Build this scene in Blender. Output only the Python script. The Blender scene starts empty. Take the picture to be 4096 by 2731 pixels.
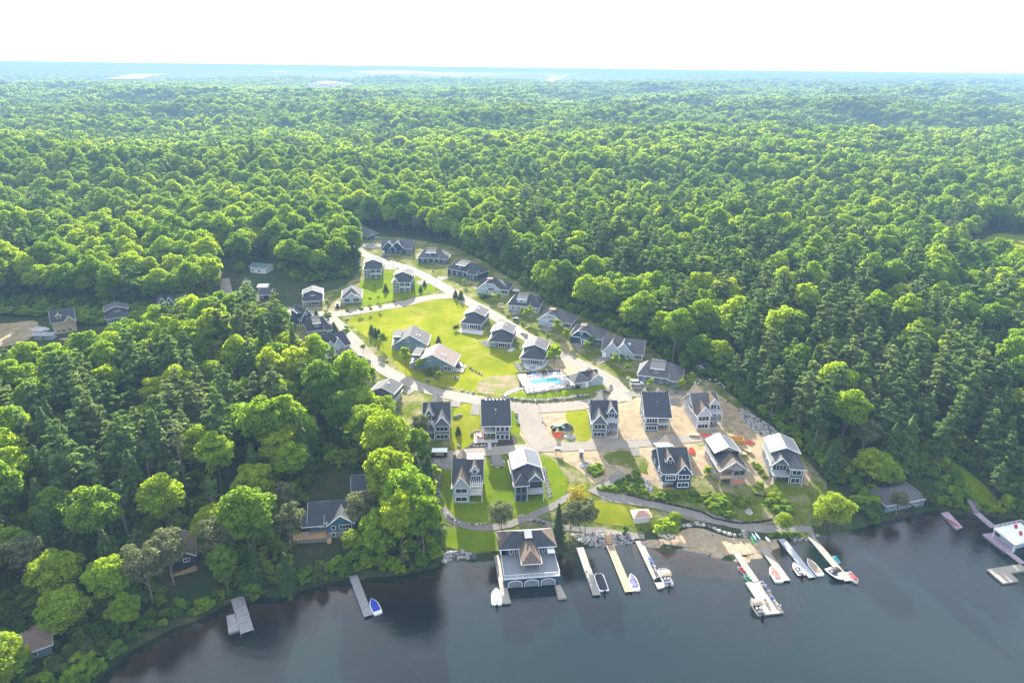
import bpy, math, random
import numpy as np
from mathutils import Vector, Matrix
from mathutils.geometry import delaunay_2d_cdt
random.seed(7); rng = np.random.default_rng(7)
R = math.radians
SC = bpy.context.scene
COL = SC.collection

# ------------------------------------------------------------------ camera, sky, sun, exposure
CAM_H = 124.0; PITCH = R(21.8); ROLL = R(0.73); FPX = 683.0
SUN_EL = R(21.0); SUN_AZ = R(-9.0)          # azimuth from +Y towards +X
cd = bpy.data.cameras.new('camera'); cam = bpy.data.objects.new('camera', cd); COL.objects.link(cam)
cd.sensor_width = 36.0; cd.lens = FPX / 1024 * 36.0; cd.clip_start = 1.0; cd.clip_end = 80000.0
cam.location = (0, 0, CAM_H)
cam.rotation_euler = (Matrix.Rotation(math.pi / 2 - PITCH, 3, 'X') @ Matrix.Rotation(ROLL, 3, 'Z')).to_euler()
SC.camera = cam
w = bpy.data.worlds.new('World'); SC.world = w; w.use_nodes = True
nt = w.node_tree; nt.nodes.clear()
wo = nt.nodes.new('ShaderNodeOutputWorld'); bg = nt.nodes.new('ShaderNodeBackground')
sky = nt.nodes.new('ShaderNodeTexSky'); sky.sky_type = 'NISHITA'; sky.sun_disc = False
sky.sun_elevation = SUN_EL; sky.sun_rotation = SUN_AZ
sky.air_density = 1.0; sky.dust_density = 1.5; sky.ozone_density = 2.0
# thin bright cloud over the blue
wt = nt.nodes.new('ShaderNodeTexCoord'); wm_ = nt.nodes.new('ShaderNodeMapping'); wm_.inputs['Scale'].default_value = (1, 1, 3.2); wn = nt.nodes.new('ShaderNodeTexNoise'); wn.inputs['Scale'].default_value = 1.7; wn.inputs['Detail'].default_value = 6; wn.inputs['Roughness'].default_value = .55
nt.links.new(wt.outputs['Generated'], wm_.inputs[0]); nt.links.new(wm_.outputs[0], wn.inputs['Vector'])
wr = nt.nodes.new('ShaderNodeMapRange'); wr.inputs[1].default_value = .38; wr.inputs[2].default_value = .62; wr.inputs[3].default_value = .15; wr.inputs[4].default_value = .95; nt.links.new(wn.outputs[0], wr.inputs[0])
wx = nt.nodes.new('ShaderNodeMix'); wx.data_type = 'RGBA'; wx.clamp_factor = True; wx.inputs['B'].default_value = (5.2, 5.5, 5.8, 1); nt.links.new(wr.outputs[0], wx.inputs['Factor']); nt.links.new(sky.outputs[0], wx.inputs['A'])
nt.links.new(wx.outputs['Result'], bg.inputs[0]); bg.inputs[1].default_value = 0.085
nt.links.new(bg.outputs[0], wo.inputs[0])
sl = bpy.data.lights.new('sun', 'SUN'); sl.energy = 5.0; sl.angle = R(0.6); sl.color = (1.0, 0.93, 0.80)
sun = bpy.data.objects.new('sun', sl); COL.objects.link(sun)
sdir = Vector((math.sin(SUN_AZ) * math.cos(SUN_EL), math.cos(SUN_AZ) * math.cos(SUN_EL), math.sin(SUN_EL)))
sun.rotation_euler = sdir.to_track_quat('Z', 'Y').to_euler(); sun.location = (0, 0, 300)
SC.view_settings.view_transform = 'Standard'; SC.view_settings.look = 'None'
SC.view_settings.exposure = 2.15; SC.view_settings.gamma = 1.0; SC.view_settings.use_curve_mapping = False
SC.render.engine = 'CYCLES'
cy = SC.cycles
cy.max_bounces = 6; cy.diffuse_bounces = 4; cy.glossy_bounces = 3; cy.transmission_bounces = 4
cy.transparent_max_bounces = 8; cy.volume_bounces = 1; cy.use_denoising = True
cy.caustics_reflective = False; cy.caustics_refractive = False; cy.sample_clamp_indirect = 4.0

# ------------------------------------------------------------------ geometry of the view
AX = np.array(cam.rotation_euler.to_matrix())
RV, UV, FV = AX[:, 0], AX[:, 1], -AX[:, 2]

def ray(sx, sy):                     # photograph pixel (4096 wide) -> direction
    return FV + ((sx / 4 - 512) / FPX) * RV + ((341.375 - sy / 4) / FPX) * UV

def proj(P):                         # world (n,3) -> photograph pixels and depth
    q = np.asarray(P, float) - np.array([0, 0, CAM_H]); z = q @ FV
    zz = np.where(z > 1, z, 1)
    return (512 + FPX * (q @ RV) / zz) * 4, (341.375 - FPX * (q @ UV) / zz) * 4, z

def at0(sx, sy, z=0.0):
    d = ray(sx, sy); t = (z - CAM_H) / d[2]
    return np.array([d[0] * t, d[1] * t])

CROPS = {'D': (0, 0, 4096 / 2352), 1: (1600, 1500, 800 / 2352), 2: (2200, 1500, 800 / 2352), 3: (1200, 850, 800 / 2352),
         4: (1800, 1000, 800 / 2352), 5: (2500, 1400, 800 / 2352), 6: (1400, 1250, 800 / 2352), 7: (1150, 1150, 500 / 1960),
         8: (1700, 1950, 800 / 2352), 9: (2400, 1950, 800 / 2352), 10: (3000, 2000, 500 / 2352), 11: (3300, 1700, 796 / 1978),
         12: (900, 1800, 900 / 2016), 13: (0, 1950, 1000 / 2008), 14: (3800, 2000, 296 / 1160), 15: (0, 900, 1300 / 2352),
         16: (3000, 800, 1096 / 2352), 17: (0, 1500, 1000 / 2352)}
def K(c, x, y):
    a, b, s = CROPS[c]; return a + x * s, b + y * s
def KL(c, pts): return [K(c, x, y) for x, y in pts]

def inpoly(poly, X, Y):
    X = np.asarray(X, float); Y = np.asarray(Y, float); r = np.zeros(X.shape, bool)
    n = len(poly); j = n - 1
    for i in range(n):
        xi, yi = poly[i]; xj, yj = poly[j]
        if yi != yj:
            r ^= ((yi > Y) != (yj > Y)) & (X < (xj - xi) * (Y - yi) / (yj - yi) + xi)
        j = i
    return r

def smooth(t): t = np.clip(t, 0, 1); return t * t * (3 - 2 * t)

# shoreline, traced on the water plane
SHORE = [at0(*K('D', x, y)) for x, y in [(-500, 2050), (-150, 1800), (170, 1610), (290, 1500), (390, 1445), (470, 1415), (520, 1385), (575, 1375), (680, 1362),
    (700, 1352), (760, 1335), (850, 1325), (930, 1318), (1005, 1300), (1015, 1283), (1060, 1282), (1110, 1290), (1145, 1282), (1200, 1276), (1290, 1270), (1330, 1262), (1370, 1250),
    (1400, 1246), (1450, 1240), (1470, 1248), (1520, 1254), (1600, 1262), (1660, 1280), (1705, 1286), (1755, 1268), (1800, 1238), (1850, 1228), (1900, 1226),
    (1960, 1215), (2040, 1192), (2100, 1178), (2150, 1168), (2200, 1178), (2290, 1185), (2400, 1200), (2700, 1240)]]
SHORE = [np.array([-420., 20.])] + SHORE + [np.array([420., 110.]), np.array([700., 60.])]
SH = np.array(SHORE)
LAND = [tuple(p) for p in SHORE] + [(60000, 60), (60000, 90000), (-60000, 90000), (-60000, 20)]

def shore_d(x, y):                   # signed distance to the shore, positive on land
    x = np.asarray(x, float); y = np.asarray(y, float); d = np.full(x.shape, 1e9)
    for a, b in zip(SH[:-1], SH[1:]):
        ab = b - a; L = ab @ ab
        t = np.clip(((x - a[0]) * ab[0] + (y - a[1]) * ab[1]) / L, 0, 1)
        d = np.minimum(d, np.hypot(x - a[0] - t * ab[0], y - a[1] - t * ab[1]))
    return np.where(inpoly(LAND, x, y), d, -d)

def wob(x, y, wl, s=0.0):
    k = 2 * math.pi / wl
    return (np.sin(k * (x * .83 + y * .41) + s) + np.sin(k * 1.31 * (-x * .52 + y * .77) + 1.7 * s + 1) + np.sin(k * .77 * (x * .21 - y * .96) + 2.3 * s + 4)
            + .6 * np.sin(k * 2.1 * (x * .6 + y * .7) + s * 3)) / 3.0

# distant lakes: (polygon in photograph pixels, surface height)
LAKES = []
def lake(pts, z): LAKES.append(([tuple(at0(x, y, z)) for x, y in KL('D', pts)], z))
lake([(1343, 233), (1362, 231.5), (1395, 232), (1407, 234), (1400, 237.5), (1370, 238), (1350, 237)], 22)
lake([(728, 189), (745, 187), (775, 188.2), (778, 190.5), (740, 193.5)], 50)
lake([(270, 177), (300, 170.5), (350, 170), (395, 170), (340, 176.5), (335, 181), (290, 181.5), (240, 181)], 50)
lake([(800, 164), (900, 162), (960, 162.8), (985, 166), (1160, 167), (1340, 167.5), (1310, 173), (1290, 182), (1262, 189), (1250, 186.5), (1262, 177), (1225, 171), (1160, 173.5), (1020, 174), (960, 169), (850, 169)], 50)
lake([(600, 163.5), (700, 161.5), (700, 163.5), (640, 166.2)], 50)
lake([(-60, 177.5), (6, 178.5), (6, 180.5), (-60, 180.5)], 50)
LKC = []
for pl, z in LAKES:
    a = np.array(pl); LKC.append((a, z))

def polydist(a, x, y):
    d = np.full(x.shape, 1e9)
    for p, q in zip(a, np.roll(a, -1, 0)):
        pq = q - p; t = np.clip(((x - p[0]) * pq[0] + (y - p[1]) * pq[1]) / (pq @ pq), 0, 1)
        d = np.minimum(d, np.hypot(x - p[0] - t * pq[0], y - p[1] - t * pq[1]))
    return np.where(inpoly([tuple(v) for v in a], x, y), -d, d)

def H(x, y):
    x = np.asarray(x, float); y = np.asarray(y, float); d = shore_d(x, y)
    beach = np.exp(-((x - 55) / 16.) ** 2 - ((y - 150) / 22.) ** 2)
    land = .35 + (1 - beach) * .55 * smooth(d / 2.0) + 10.0 * (1 - np.exp(-(np.maximum(d - 3 - 6 * beach, 0) / 50.0))) + .008 * np.minimum(d, 900)
    dist = np.hypot(x, y)
    land = land + smooth((d - 10) / 60) * .5 * wob(x, y, 47, .3)
    vill = np.exp(-((x - 10) / 130.) ** 4 - ((y - 290) / 210.) ** 4)
    amp = 11 * smooth((dist - 380) / 400) + 18 * smooth((dist - 800) / 1000)
    land = land + (1 - vill) * amp * wob(x * .6, y * 1.1, 620, 2.0) + (1 - vill) * .45 * amp * wob(x, y, 240, 5.0)
    land = land + 40 * smooth((dist - 1500) / 7000) + 15 * smooth((dist - 2200) / 3000) * wob(x, y * .6, 2300, 3.) + 11 * smooth((dist - 2500) / 3000) * wob(x * .5, y, 900, 6.)
    water = np.where(beach > .15, -.075 * (-d) - .02, -.16 * (-d) - .1)
    h = np.where(d > 0, land * smooth(np.maximum(d, 0) / .6 + .25), np.maximum(water, -4.5))
    for a, z in LKC:
        c = a.mean(0); rr = np.abs(a - c).max() + 2600
        m = (np.abs(x - c[0]) < rr) & (np.abs(y - c[1]) < rr * 1.2)
        if m.any():
            q = polydist(a, x[m], y[m]) if x.ndim else None
            if q is not None:
                near = smooth(1 - q / (330 if z < 40 else 2300)); hm = h[m]
                cap = z - (36 if np.hypot(*c) < 5600 else 19) + 60 * (1 - near)
                hm = np.minimum(hm, np.where(near > 0, cap, 1e9)); hm = np.where(q < 0, z - 3, hm); h[m] = hm
    return h

def h1(x, y): return float(H(np.array([x]), np.array([y]))[0])

def P(sx, sy, dz=0.0):               # photograph pixel -> point on the terrain (+dz)
    z = 6.0
    for _ in range(9):
        q = at0(sx, sy, z); z = .35 * z + .65 * (h1(q[0], q[1]) + dz)
    return Vector((q[0], q[1], h1(q[0], q[1]) + dz))
def PK(c, x, y, dz=0.0): return P(*K(c, x, y), dz)
def PZ(c, x, y, z): q = at0(*K(c, x, y), z); return Vector((q[0], q[1], z))

# ------------------------------------------------------------------ object helpers
def tag(o, label=None, cat=None, group=None, kind=None):
    if label: o['label'] = label
    if cat: o['category'] = cat
    if group: o['group'] = group
    if kind: o['kind'] = kind
    return o
def empty(name, loc, rz=0.0, label=None, cat=None, group=None):
    o = bpy.data.objects.new(name, None); COL.objects.link(o); o.location = loc; o.rotation_euler = (0, 0, rz)
    o.empty_display_size = .5
    return tag(o, label, cat, group)
def copy_tree(o, parent=None):
    c = o.copy(); COL.objects.link(c); c.parent = parent
    for ch in o.children: copy_tree(ch, c)
    return c

class MB:
    def __init__(s): s.v = []; s.f = []; s.m = []
    def add(s, vs, fs, mi=0):
        n = len(s.v); s.v += [tuple(v) for v in vs]; s.f += [tuple(i + n for i in f) for f in fs]; s.m += [mi] * len(fs); return s
    def box(s, x0, x1, y0, y1, z0, z1, mi=0):
        return s.add([(x0, y0, z0), (x1, y0, z0), (x1, y1, z0), (x0, y1, z0), (x0, y0, z1), (x1, y0, z1), (x1, y1, z1), (x0, y1, z1)],
                     [(0, 3, 2, 1), (4, 5, 6, 7), (0, 1, 5, 4), (1, 2, 6, 5), (2, 3, 7, 6), (3, 0, 4, 7)], mi)
    def prism(s, poly, z0, z1, mi=0):           # poly: list of (x,y); z per vertex allowed via callables not needed
        n = len(poly); a = sum(poly[i][0] * poly[(i + 1) % n][1] - poly[(i + 1) % n][0] * poly[i][1] for i in range(n))
        if a < 0: poly = poly[::-1]
        vs = [(p[0], p[1], z0) for p in poly] + [(p[0], p[1], z1) for p in poly]
        fs = [tuple(range(n - 1, -1, -1)), tuple(range(n, 2 * n))] + [(i, (i + 1) % n, n + (i + 1) % n, n + i) for i in range(n)]
        return s.add(vs, fs, mi)
    def bar(s, p, q, wd, hd, mi=0, up=(0, 0, 1)):
        p = Vector(p); q = Vector(q); d = (q - p)
        if d.length < 1e-6: return s
        d.normalize(); u = Vector(up)
        if abs(d.dot(u)) > .98: u = Vector((0, 1, 0))
        sd = d.cross(u).normalized() * wd / 2; uu = sd.cross(d).normalized() * hd / 2
        vs = [p - sd - uu, p + sd - uu, p + sd + uu, p - sd + uu, q - sd - uu, q + sd - uu, q + sd + uu, q - sd + uu]
        return s.add(vs, [(0, 1, 2, 3), (4, 7, 6, 5), (0, 4, 5, 1), (1, 5, 6, 2), (2, 6, 7, 3), (3, 7, 4, 0)], mi)
    def slab(s, pts, th, mi=0, mi2=None):       # planar polygon (CCW from above) with thickness downwards
        n = len(pts); vs = [tuple(p) for p in pts] + [(p[0], p[1], p[2] - th) for p in pts]
        s.add(vs, [tuple(range(n)), tuple(range(2 * n - 1, n - 1, -1))], mi)
        return s.add(vs, [(i, n + i, n + (i + 1) % n, (i + 1) % n) for i in range(n)], mi if mi2 is None else mi2)
    def tube(s, pts, rads, n=6, mi=0):
        base = len(s.v); prev = None
        for i, p in enumerate(pts):
            p = Vector(p); d = (Vector(pts[min(i + 1, len(pts) - 1)]) - Vector(pts[max(i - 1, 0)])).normalized()
            a = d.orthogonal().normalized() if prev is None else (prev - d * prev.dot(d)).normalized(); prev = a; b = d.cross(a)
            for k in range(n):
                t = 2 * math.pi * k / n; s.v.append(tuple(p + (a * math.cos(t) + b * math.sin(t)) * rads[i]))
        for i in range(len(pts) - 1):
            for k in range(n):
                a0 = base + i * n + k; a1 = base + i * n + (k + 1) % n
                s.f.append((a0, a1, a1 + n, a0 + n)); s.m.append(mi)
        e = base + (len(pts) - 1) * n
        s.f.append(tuple(range(base + n - 1, base - 1, -1))); s.m.append(mi); s.f.append(tuple(range(e, e + n))); s.m.append(mi)
        return s
    def xf(s, M):
        s.v = [tuple(M @ Vector(v)) for v in s.v]; return s
    def mesh(s, name, mats):
        me = bpy.data.meshes.new(name); me.from_pydata(s.v, [], s.f)
        for m in (mats if isinstance(mats, (list, tuple)) else [mats]): me.materials.append(m)
        if any(s.m): me.polygons.foreach_set('material_index', s.m)
        return me
    def build(s, name, mats, parent=None, smooth_=False, **kw):
        me = s.mesh(name, mats)
        if smooth_: me.polygons.foreach_set('use_smooth', [True] * len(me.polygons))
        o = bpy.data.objects.new(name, me); COL.objects.link(o)
        if parent is not None: o.parent = parent
        return tag(o, **kw) if kw else o

# ------------------------------------------------------------------ materials
def newmat(name):
    m = bpy.data.materials.new(name); m.use_nodes = True; m.node_tree.nodes.clear(); return m, m.node_tree
def N(t, typ, **kw):
    n = t.nodes.new(typ)
    for k, v in kw.items():
        if k.startswith('i_'): n.inputs[int(k[2:]) if k[2:].isdigit() else k[2:]].default_value = v
        else: setattr(n, k, v)
    return n
def c4(c): return (c[0], c[1], c[2], 1)

def solid(name, col, rough=.6, var=.12, scale=1.2, spec=.4, bump=0.0, metal=0.0, coords='Object', col2=None, stretch=None, detail=4):
    m, t = newmat(name); out = N(t, 'ShaderNodeOutputMaterial'); b = N(t, 'ShaderNodeBsdfPrincipled')
    b.inputs['Roughness'].default_value = rough; b.inputs['Specular IOR Level'].default_value = spec; b.inputs['Metallic'].default_value = metal
    tc = N(t, 'ShaderNodeTexCoord'); no = N(t, 'ShaderNodeTexNoise'); no.inputs['Scale'].default_value = scale; no.inputs['Detail'].default_value = detail
    src = tc.outputs[coords]
    if stretch:
        mp = N(t, 'ShaderNodeMapping'); mp.inputs['Scale'].default_value = stretch; t.links.new(src, mp.inputs[0]); src = mp.outputs[0]
    t.links.new(src, no.inputs['Vector'])
    mx = N(t, 'ShaderNodeMix', data_type='RGBA'); a = c4([v * (1 - var) for v in col]); bb = c4(col2 if col2 else [min(1, v * (1 + var)) for v in col])
    mx.inputs['A'].default_value = a; mx.inputs['B'].default_value = bb
    cr = N(t, 'ShaderNodeMapRange'); cr.inputs[1].default_value = .35; cr.inputs[2].default_value = .65
    t.links.new(no.outputs[0], cr.inputs[0]); t.links.new(cr.outputs[0], mx.inputs['Factor'])
    t.links.new(mx.outputs['Result'], b.inputs['Base Color'])
    if bump:
        bp = N(t, 'ShaderNodeBump'); bp.inputs['Strength'].default_value = bump; bp.inputs['Distance'].default_value = .1
        t.links.new(no.outputs[0], bp.inputs['Height']); t.links.new(bp.outputs[0], b.inputs['Normal'])
    t.links.new(b.outputs[0], out.inputs[0]); return m

def layered(name, cols, scales, rough=.9, thr=None, bump=.3, bscale=3.0, bdist=.15):
    """ground material: world-position noises mixing several colours"""
    m, t = newmat(name); out = N(t, 'ShaderNodeOutputMaterial'); b = N(t, 'ShaderNodeBsdfPrincipled')
    b.inputs['Roughness'].default_value = rough; b.inputs['Specular IOR Level'].default_value = .0 if 'grass' in name or 'lawn' in name or 'weed' in name else .1
    g = N(t, 'ShaderNodeNewGeometry'); cur = None
    for i, c in enumerate(cols):
        if cur is None:
            cur = N(t, 'ShaderNodeRGB'); cur.outputs[0].default_value = c4(c); cur = cur.outputs[0]; continue
        no = N(t, 'ShaderNodeTexNoise'); no.inputs['Scale'].default_value = scales[i - 1]; no.inputs['Detail'].default_value = 5; no.inputs['Roughness'].default_value = .65
        t.links.new(g.outputs['Position'], no.inputs['Vector'])
        mr = N(t, 'ShaderNodeMapRange'); lo, hi = (thr[i - 1] if thr else (.42, .62)); mr.inputs[1].default_value = lo; mr.inputs[2].default_value = hi
        t.links.new(no.outputs[0], mr.inputs[0]); mx = N(t, 'ShaderNodeMix', data_type='RGBA'); mx.inputs['B'].default_value = c4(c)
        t.links.new(cur, mx.inputs['A']); t.links.new(mr.outputs[0], mx.inputs['Factor']); cur = mx.outputs['Result']
    t.links.new(cur, b.inputs['Base Color'])
    no = N(t, 'ShaderNodeTexNoise'); no.inputs['Scale'].default_value = bscale; no.inputs['Detail'].default_value = 4
    t.links.new(g.outputs['Position'], no.inputs['Vector'])
    bp = N(t, 'ShaderNodeBump'); bp.inputs['Strength'].default_value = bump; bp.inputs['Distance'].default_value = bdist
    t.links.new(no.outputs[0], bp.inputs['Height']); t.links.new(bp.outputs[0], b.inputs['Normal'])
    t.links.new(b.outputs[0], out.inputs[0]); return m

def foliage(name, stops, trans=.45, tmul=(1.6, 2.0, .7), gloss=.02):
    """leaf material: a tint per tree (random), small variation across the crown, thin-leaf translucency"""
    m, t = newmat(name); out = N(t, 'ShaderNodeOutputMaterial')
    oi = N(t, 'ShaderNodeObjectInfo'); cr = N(t, 'ShaderNodeValToRGB'); cr.color_ramp.interpolation = 'LINEAR'
    e = cr.color_ramp.elements
    while len(e) < len(stops): e.new(.5)
    for i, (p, c) in enumerate(stops): e[i].position = p; e[i].color = c4(c)
    g0 = N(t, 'ShaderNodeNewGeometry'); ln = N(t, 'ShaderNodeTexNoise'); ln.inputs['Scale'].default_value = .011; ln.inputs['Detail'].default_value = 3
    t.links.new(g0.outputs['Position'], ln.inputs['Vector']); lr = N(t, 'ShaderNodeMapRange'); lr.inputs[1].default_value = .3; lr.inputs[2].default_value = .7; t.links.new(ln.outputs[0], lr.inputs[0])
    lx = N(t, 'ShaderNodeMix', data_type='FLOAT'); lx.inputs[0].default_value = .35; t.links.new(oi.outputs['Random'], lx.inputs[2]); t.links.new(lr.outputs[0], lx.inputs[3]); t.links.new(lx.outputs[0], cr.inputs[0])
    g = N(t, 'ShaderNodeNewGeometry'); no = N(t, 'ShaderNodeTexNoise'); no.inputs['Scale'].default_value = .9; no.inputs['Detail'].default_value = 3
    t.links.new(g.outputs['Position'], no.inputs['Vector'])
    mr = N(t, 'ShaderNodeMapRange'); mr.inputs[1].default_value = .3; mr.inputs[2].default_value = .7; mr.inputs[3].default_value = .72; mr.inputs[4].default_value = 1.3
    t.links.new(no.outputs[0], mr.inputs[0])
    hs = N(t, 'ShaderNodeHueSaturation'); t.links.new(cr.outputs[0], hs.inputs['Color']); t.links.new(mr.outputs[0], hs.inputs['Value'])
    d = N(t, 'ShaderNodeBsdfDiffuse'); t.links.new(hs.outputs[0], d.inputs[0])
    tm = N(t, 'ShaderNodeMix', data_type='RGBA', blend_type='MULTIPLY', clamp_result=False); tm.inputs['Factor'].default_value = 1
    tm.inputs['B'].default_value = (tmul[0], tmul[1], tmul[2], 1); t.links.new(hs.outputs[0], tm.inputs['A'])
    tr = N(t, 'ShaderNodeBsdfTranslucent'); t.links.new(tm.outputs['Result'], tr.inputs[0])
    ms = N(t, 'ShaderNodeMixShader'); ms.inputs[0].default_value = trans; t.links.new(d.outputs[0], ms.inputs[1]); t.links.new(tr.outputs[0], ms.inputs[2])
    gl = N(t, 'ShaderNodeBsdfGlossy'); gl.inputs['Roughness'].default_value = .5; gl.inputs[0].default_value = (.8, 1, .5, 1)
    m2 = N(t, 'ShaderNodeMixShader'); m2.inputs[0].default_value = gloss; t.links.new(ms.outputs[0], m2.inputs[1]); t.links.new(gl.outputs[0], m2.inputs[2])
    t.links.new(m2.outputs[0], out.inputs[0]); return m

M = {}
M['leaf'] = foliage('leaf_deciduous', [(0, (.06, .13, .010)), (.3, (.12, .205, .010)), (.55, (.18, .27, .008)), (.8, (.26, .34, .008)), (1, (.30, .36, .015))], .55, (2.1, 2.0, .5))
M['needle'] = foliage('leaf_pine', [(0, (.08, .145, .035)), (.5, (.12, .19, .055)), (.8, (.17, .22, .08)), (1, (.10, .17, .04))], .45, (1.6, 1.6, .7))
M['spruce'] = foliage('leaf_spruce', [(0, (.05, .09, .025)), (.6, (.08, .13, .03)), (1, (.12, .17, .03))], .35, (1.5, 1.5, .7))
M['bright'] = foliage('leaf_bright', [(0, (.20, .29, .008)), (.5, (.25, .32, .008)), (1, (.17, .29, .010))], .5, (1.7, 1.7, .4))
M['yellow'] = foliage('leaf_yellow', [(0, (.28, .26, .015)), (1, (.34, .28, .02))], .5, (1.5, 1.4, .4))
M['olive'] = foliage('leaf_cedar', [(0, (.06, .085, .018)), (1, (.085, .105, .02))], .3, (1.4, 1.4, .6))
M['sage'] = foliage('leaf_sage', [(0, (.12, .14, .06)), (1, (.16, .17, .08))], .4, (1.3, 1.3, .8))
M['bark'] = solid('bark', (.13, .105, .085), .9, .3, 3, .2)
M['deadbark'] = solid('bark_bare', (.24, .21, .19), .9, .25, 3, .2)
# ------------------------------------------------------------------ terrain, water, haze
def grid_mesh(name, X, Y, Z, mat, kind='structure'):
    ny, nx = X.shape; v = np.stack([X.ravel(), Y.ravel(), Z.ravel()], 1)
    i = np.arange(ny * nx).reshape(ny, nx)
    f = np.stack([i[:-1, :-1].ravel(), i[:-1, 1:].ravel(), i[1:, 1:].ravel(), i[1:, :-1].ravel()], 1)
    me = bpy.data.meshes.new(name); me.vertices.add(len(v)); me.vertices.foreach_set('co', v.ravel())
    me.loops.add(f.size); me.loops.foreach_set('vertex_index', f.ravel().astype(np.int32))
    me.polygons.add(len(f)); me.polygons.foreach_set('loop_start', (np.arange(len(f)) * 4).astype(np.int32))
    me.polygons.foreach_set('use_smooth', np.ones(len(f), bool)); me.update(calc_edges=True); me.materials.append(mat)
    o = bpy.data.objects.new(name, me); COL.objects.link(o); o['kind'] = kind; return o

M['ground'] = layered('forest_ground', [(.045, .05, .02), (.03, .06, .015), (.09, .075, .045)], [.06, .35], .95, [(.35, .6), (.5, .7)], .6, 1.2, .3)
M['farland'] = layered('far_canopy_ground', [(.03, .065, .02), (.05, .10, .02), (.02, .045, .02)], [.02, .07], .95, [(.35, .6), (.45, .65)], 1.0, .06, 6)
# one ground sheet: fine spacing near the village, stretching to the horizon
def axis_steps(fine0, fine1, step, far, grow):
    a = list(np.arange(fine0, fine1, step)); s = step; x = a[-1]
    while x < far: s *= grow; x += s; a.append(x)
    s = step; x = a[0]; b = []
    return a
xs_p = axis_steps(0, 210, 1.6, 30000, 1.055); xs = np.array([-v for v in xs_p[:0:-1]] + xs_p)
ys = [60.0]; s = 6
ys = list(np.arange(-260, 90, 12.0)) + list(np.arange(90, 520, 1.6)); s = 1.6
while ys[-1] < 45000: s = min(s * 1.045, 600); ys.append(ys[-1] + s)
GX, GY = np.meshgrid(xs, np.array(ys)); GZ = H(GX, GY)
# forest canopy stands in for separate trees only past the farthest trees: lift and roughen it there
gd = np.hypot(GX, GY)
GZ = GZ + smooth((gd - 4300) / 1200) * (13 + 4 * np.sin(GX / 31 + GY / 57) * np.sin(GX / 47. - GY / 83.)) 
for a_, z_ in LKC:
    c_ = a_.mean(0); m_ = (np.abs(GX - c_[0]) < 4000) & (np.abs(GY - c_[1]) < 5000)
    q_ = polydist(a_, GX[m_], GY[m_]); zz = GZ[m_]; zz = np.where(q_ < 60, z_ - 3, zz); GZ[m_] = zz
mg, tg = newmat('terrain'); 
ground = grid_mesh('ground', GX, GY, GZ, M['ground'])
ground.data.materials.append(M['farland'])
fc = (gd[:-1, :-1] > 3600).ravel(); ground.data.polygons.foreach_set('material_index', fc.astype(np.int32))
M['bed'] = layered('lake_bottom', [(.22, .17, .10), (.15, .12, .07)], [.2], .95)
ground.data.materials.append(M['bed']); fz = np.maximum(GZ[:-1, :-1], GZ[1:, 1:]).ravel() < -.35; ground.data.polygons.foreach_set('material_index', np.where(fz & ~fc, 2, fc.astype(np.int32)).astype(np.int32))
tag(ground, 'forest floor and ground under the trees and the village')

# lake: clear brownish water with a reflecting, lightly rippled surface
m, t = newmat('lake_water'); out = N(t, 'ShaderNodeOutputMaterial'); g = N(t, 'ShaderNodeNewGeometry')
mp = N(t, 'ShaderNodeMapping'); mp.inputs['Rotation'].default_value = (0, 0, R(18)); mp.inputs['Scale'].default_value = (.45, 1.3, 1)
t.links.new(g.outputs['Position'], mp.inputs[0])
n1 = N(t, 'ShaderNodeTexNoise'); n1.inputs['Scale'].default_value = .5; n1.inputs['Detail'].default_value = 7; n1.inputs['Roughness'].default_value = .68
n2 = N(t, 'ShaderNodeTexNoise'); n2.inputs['Scale'].default_value = .03; n2.inputs['Detail'].default_value = 2
t.links.new(mp.outputs[0], n1.inputs['Vector']); t.links.new(g.outputs['Position'], n2.inputs['Vector'])
mr = N(t, 'ShaderNodeMapRange'); mr.inputs[1].default_value = .35; mr.inputs[2].default_value = .65; mr.inputs[3].default_value = .10; mr.inputs[4].default_value = .55
t.links.new(n2.outputs[0], mr.inputs[0])
bp = N(t, 'ShaderNodeBump'); bp.inputs['Distance'].default_value = .17; t.links.new(mr.outputs[0], bp.inputs['Strength']); t.links.new(n1.outputs[0], bp.inputs['Height'])
gl = N(t, 'ShaderNodeBsdfGlossy'); gl.inputs['Roughness'].default_value = .03; t.links.new(bp.outputs[0], gl.inputs['Normal'])
trn = N(t, 'ShaderNodeBsdfTransparent'); trn.inputs[0].default_value = (.93, .86, .72, 1)
fr = N(t, 'ShaderNodeFresnel'); fr.inputs[0].default_value = 1.33; t.links.new(bp.outputs[0], fr.inputs[1])
mf = N(t, 'ShaderNodeMath', operation='MULTIPLY_ADD'); mf.inputs[1].default_value = 2.1; mf.inputs[2].default_value = .01; t.links.new(fr.outputs[0], mf.inputs[0])
ms = N(t, 'ShaderNodeMixShader'); t.links.new(mf.outputs[0], ms.inputs[0]); df = N(t, 'ShaderNodeBsdfDiffuse'); df.inputs[0].default_value = (.012, .06, .065, 1); md = N(t, 'ShaderNodeMixShader'); md.inputs[0].default_value = .22; t.links.new(trn.outputs[0], md.inputs[1]); t.links.new(df.outputs[0], md.inputs[2]); t.links.new(md.outputs[0], ms.inputs[1]); t.links.new(gl.outputs[0], ms.inputs[2])
t.links.new(ms.outputs[0], out.inputs[0])
va = N(t, 'ShaderNodeVolumeAbsorption'); va.inputs['Color'].default_value = (.82, .52, .18, 1); va.inputs['Density'].default_value = 1.7
t.links.new(va.outputs[0], out.inputs['Volume'])
M['water'] = m
wm = MB(); wm.box(-900, 900, -250, 330, -6.0, 0.0)
lakeo = wm.build('lake', M['water']); tag(lakeo, 'dark lake water in front of the shore', kind='structure')
M['farwater'] = solid('far_water', (.12, .15, .17), .10, .05, .01, .5, bump=.0)
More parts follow.
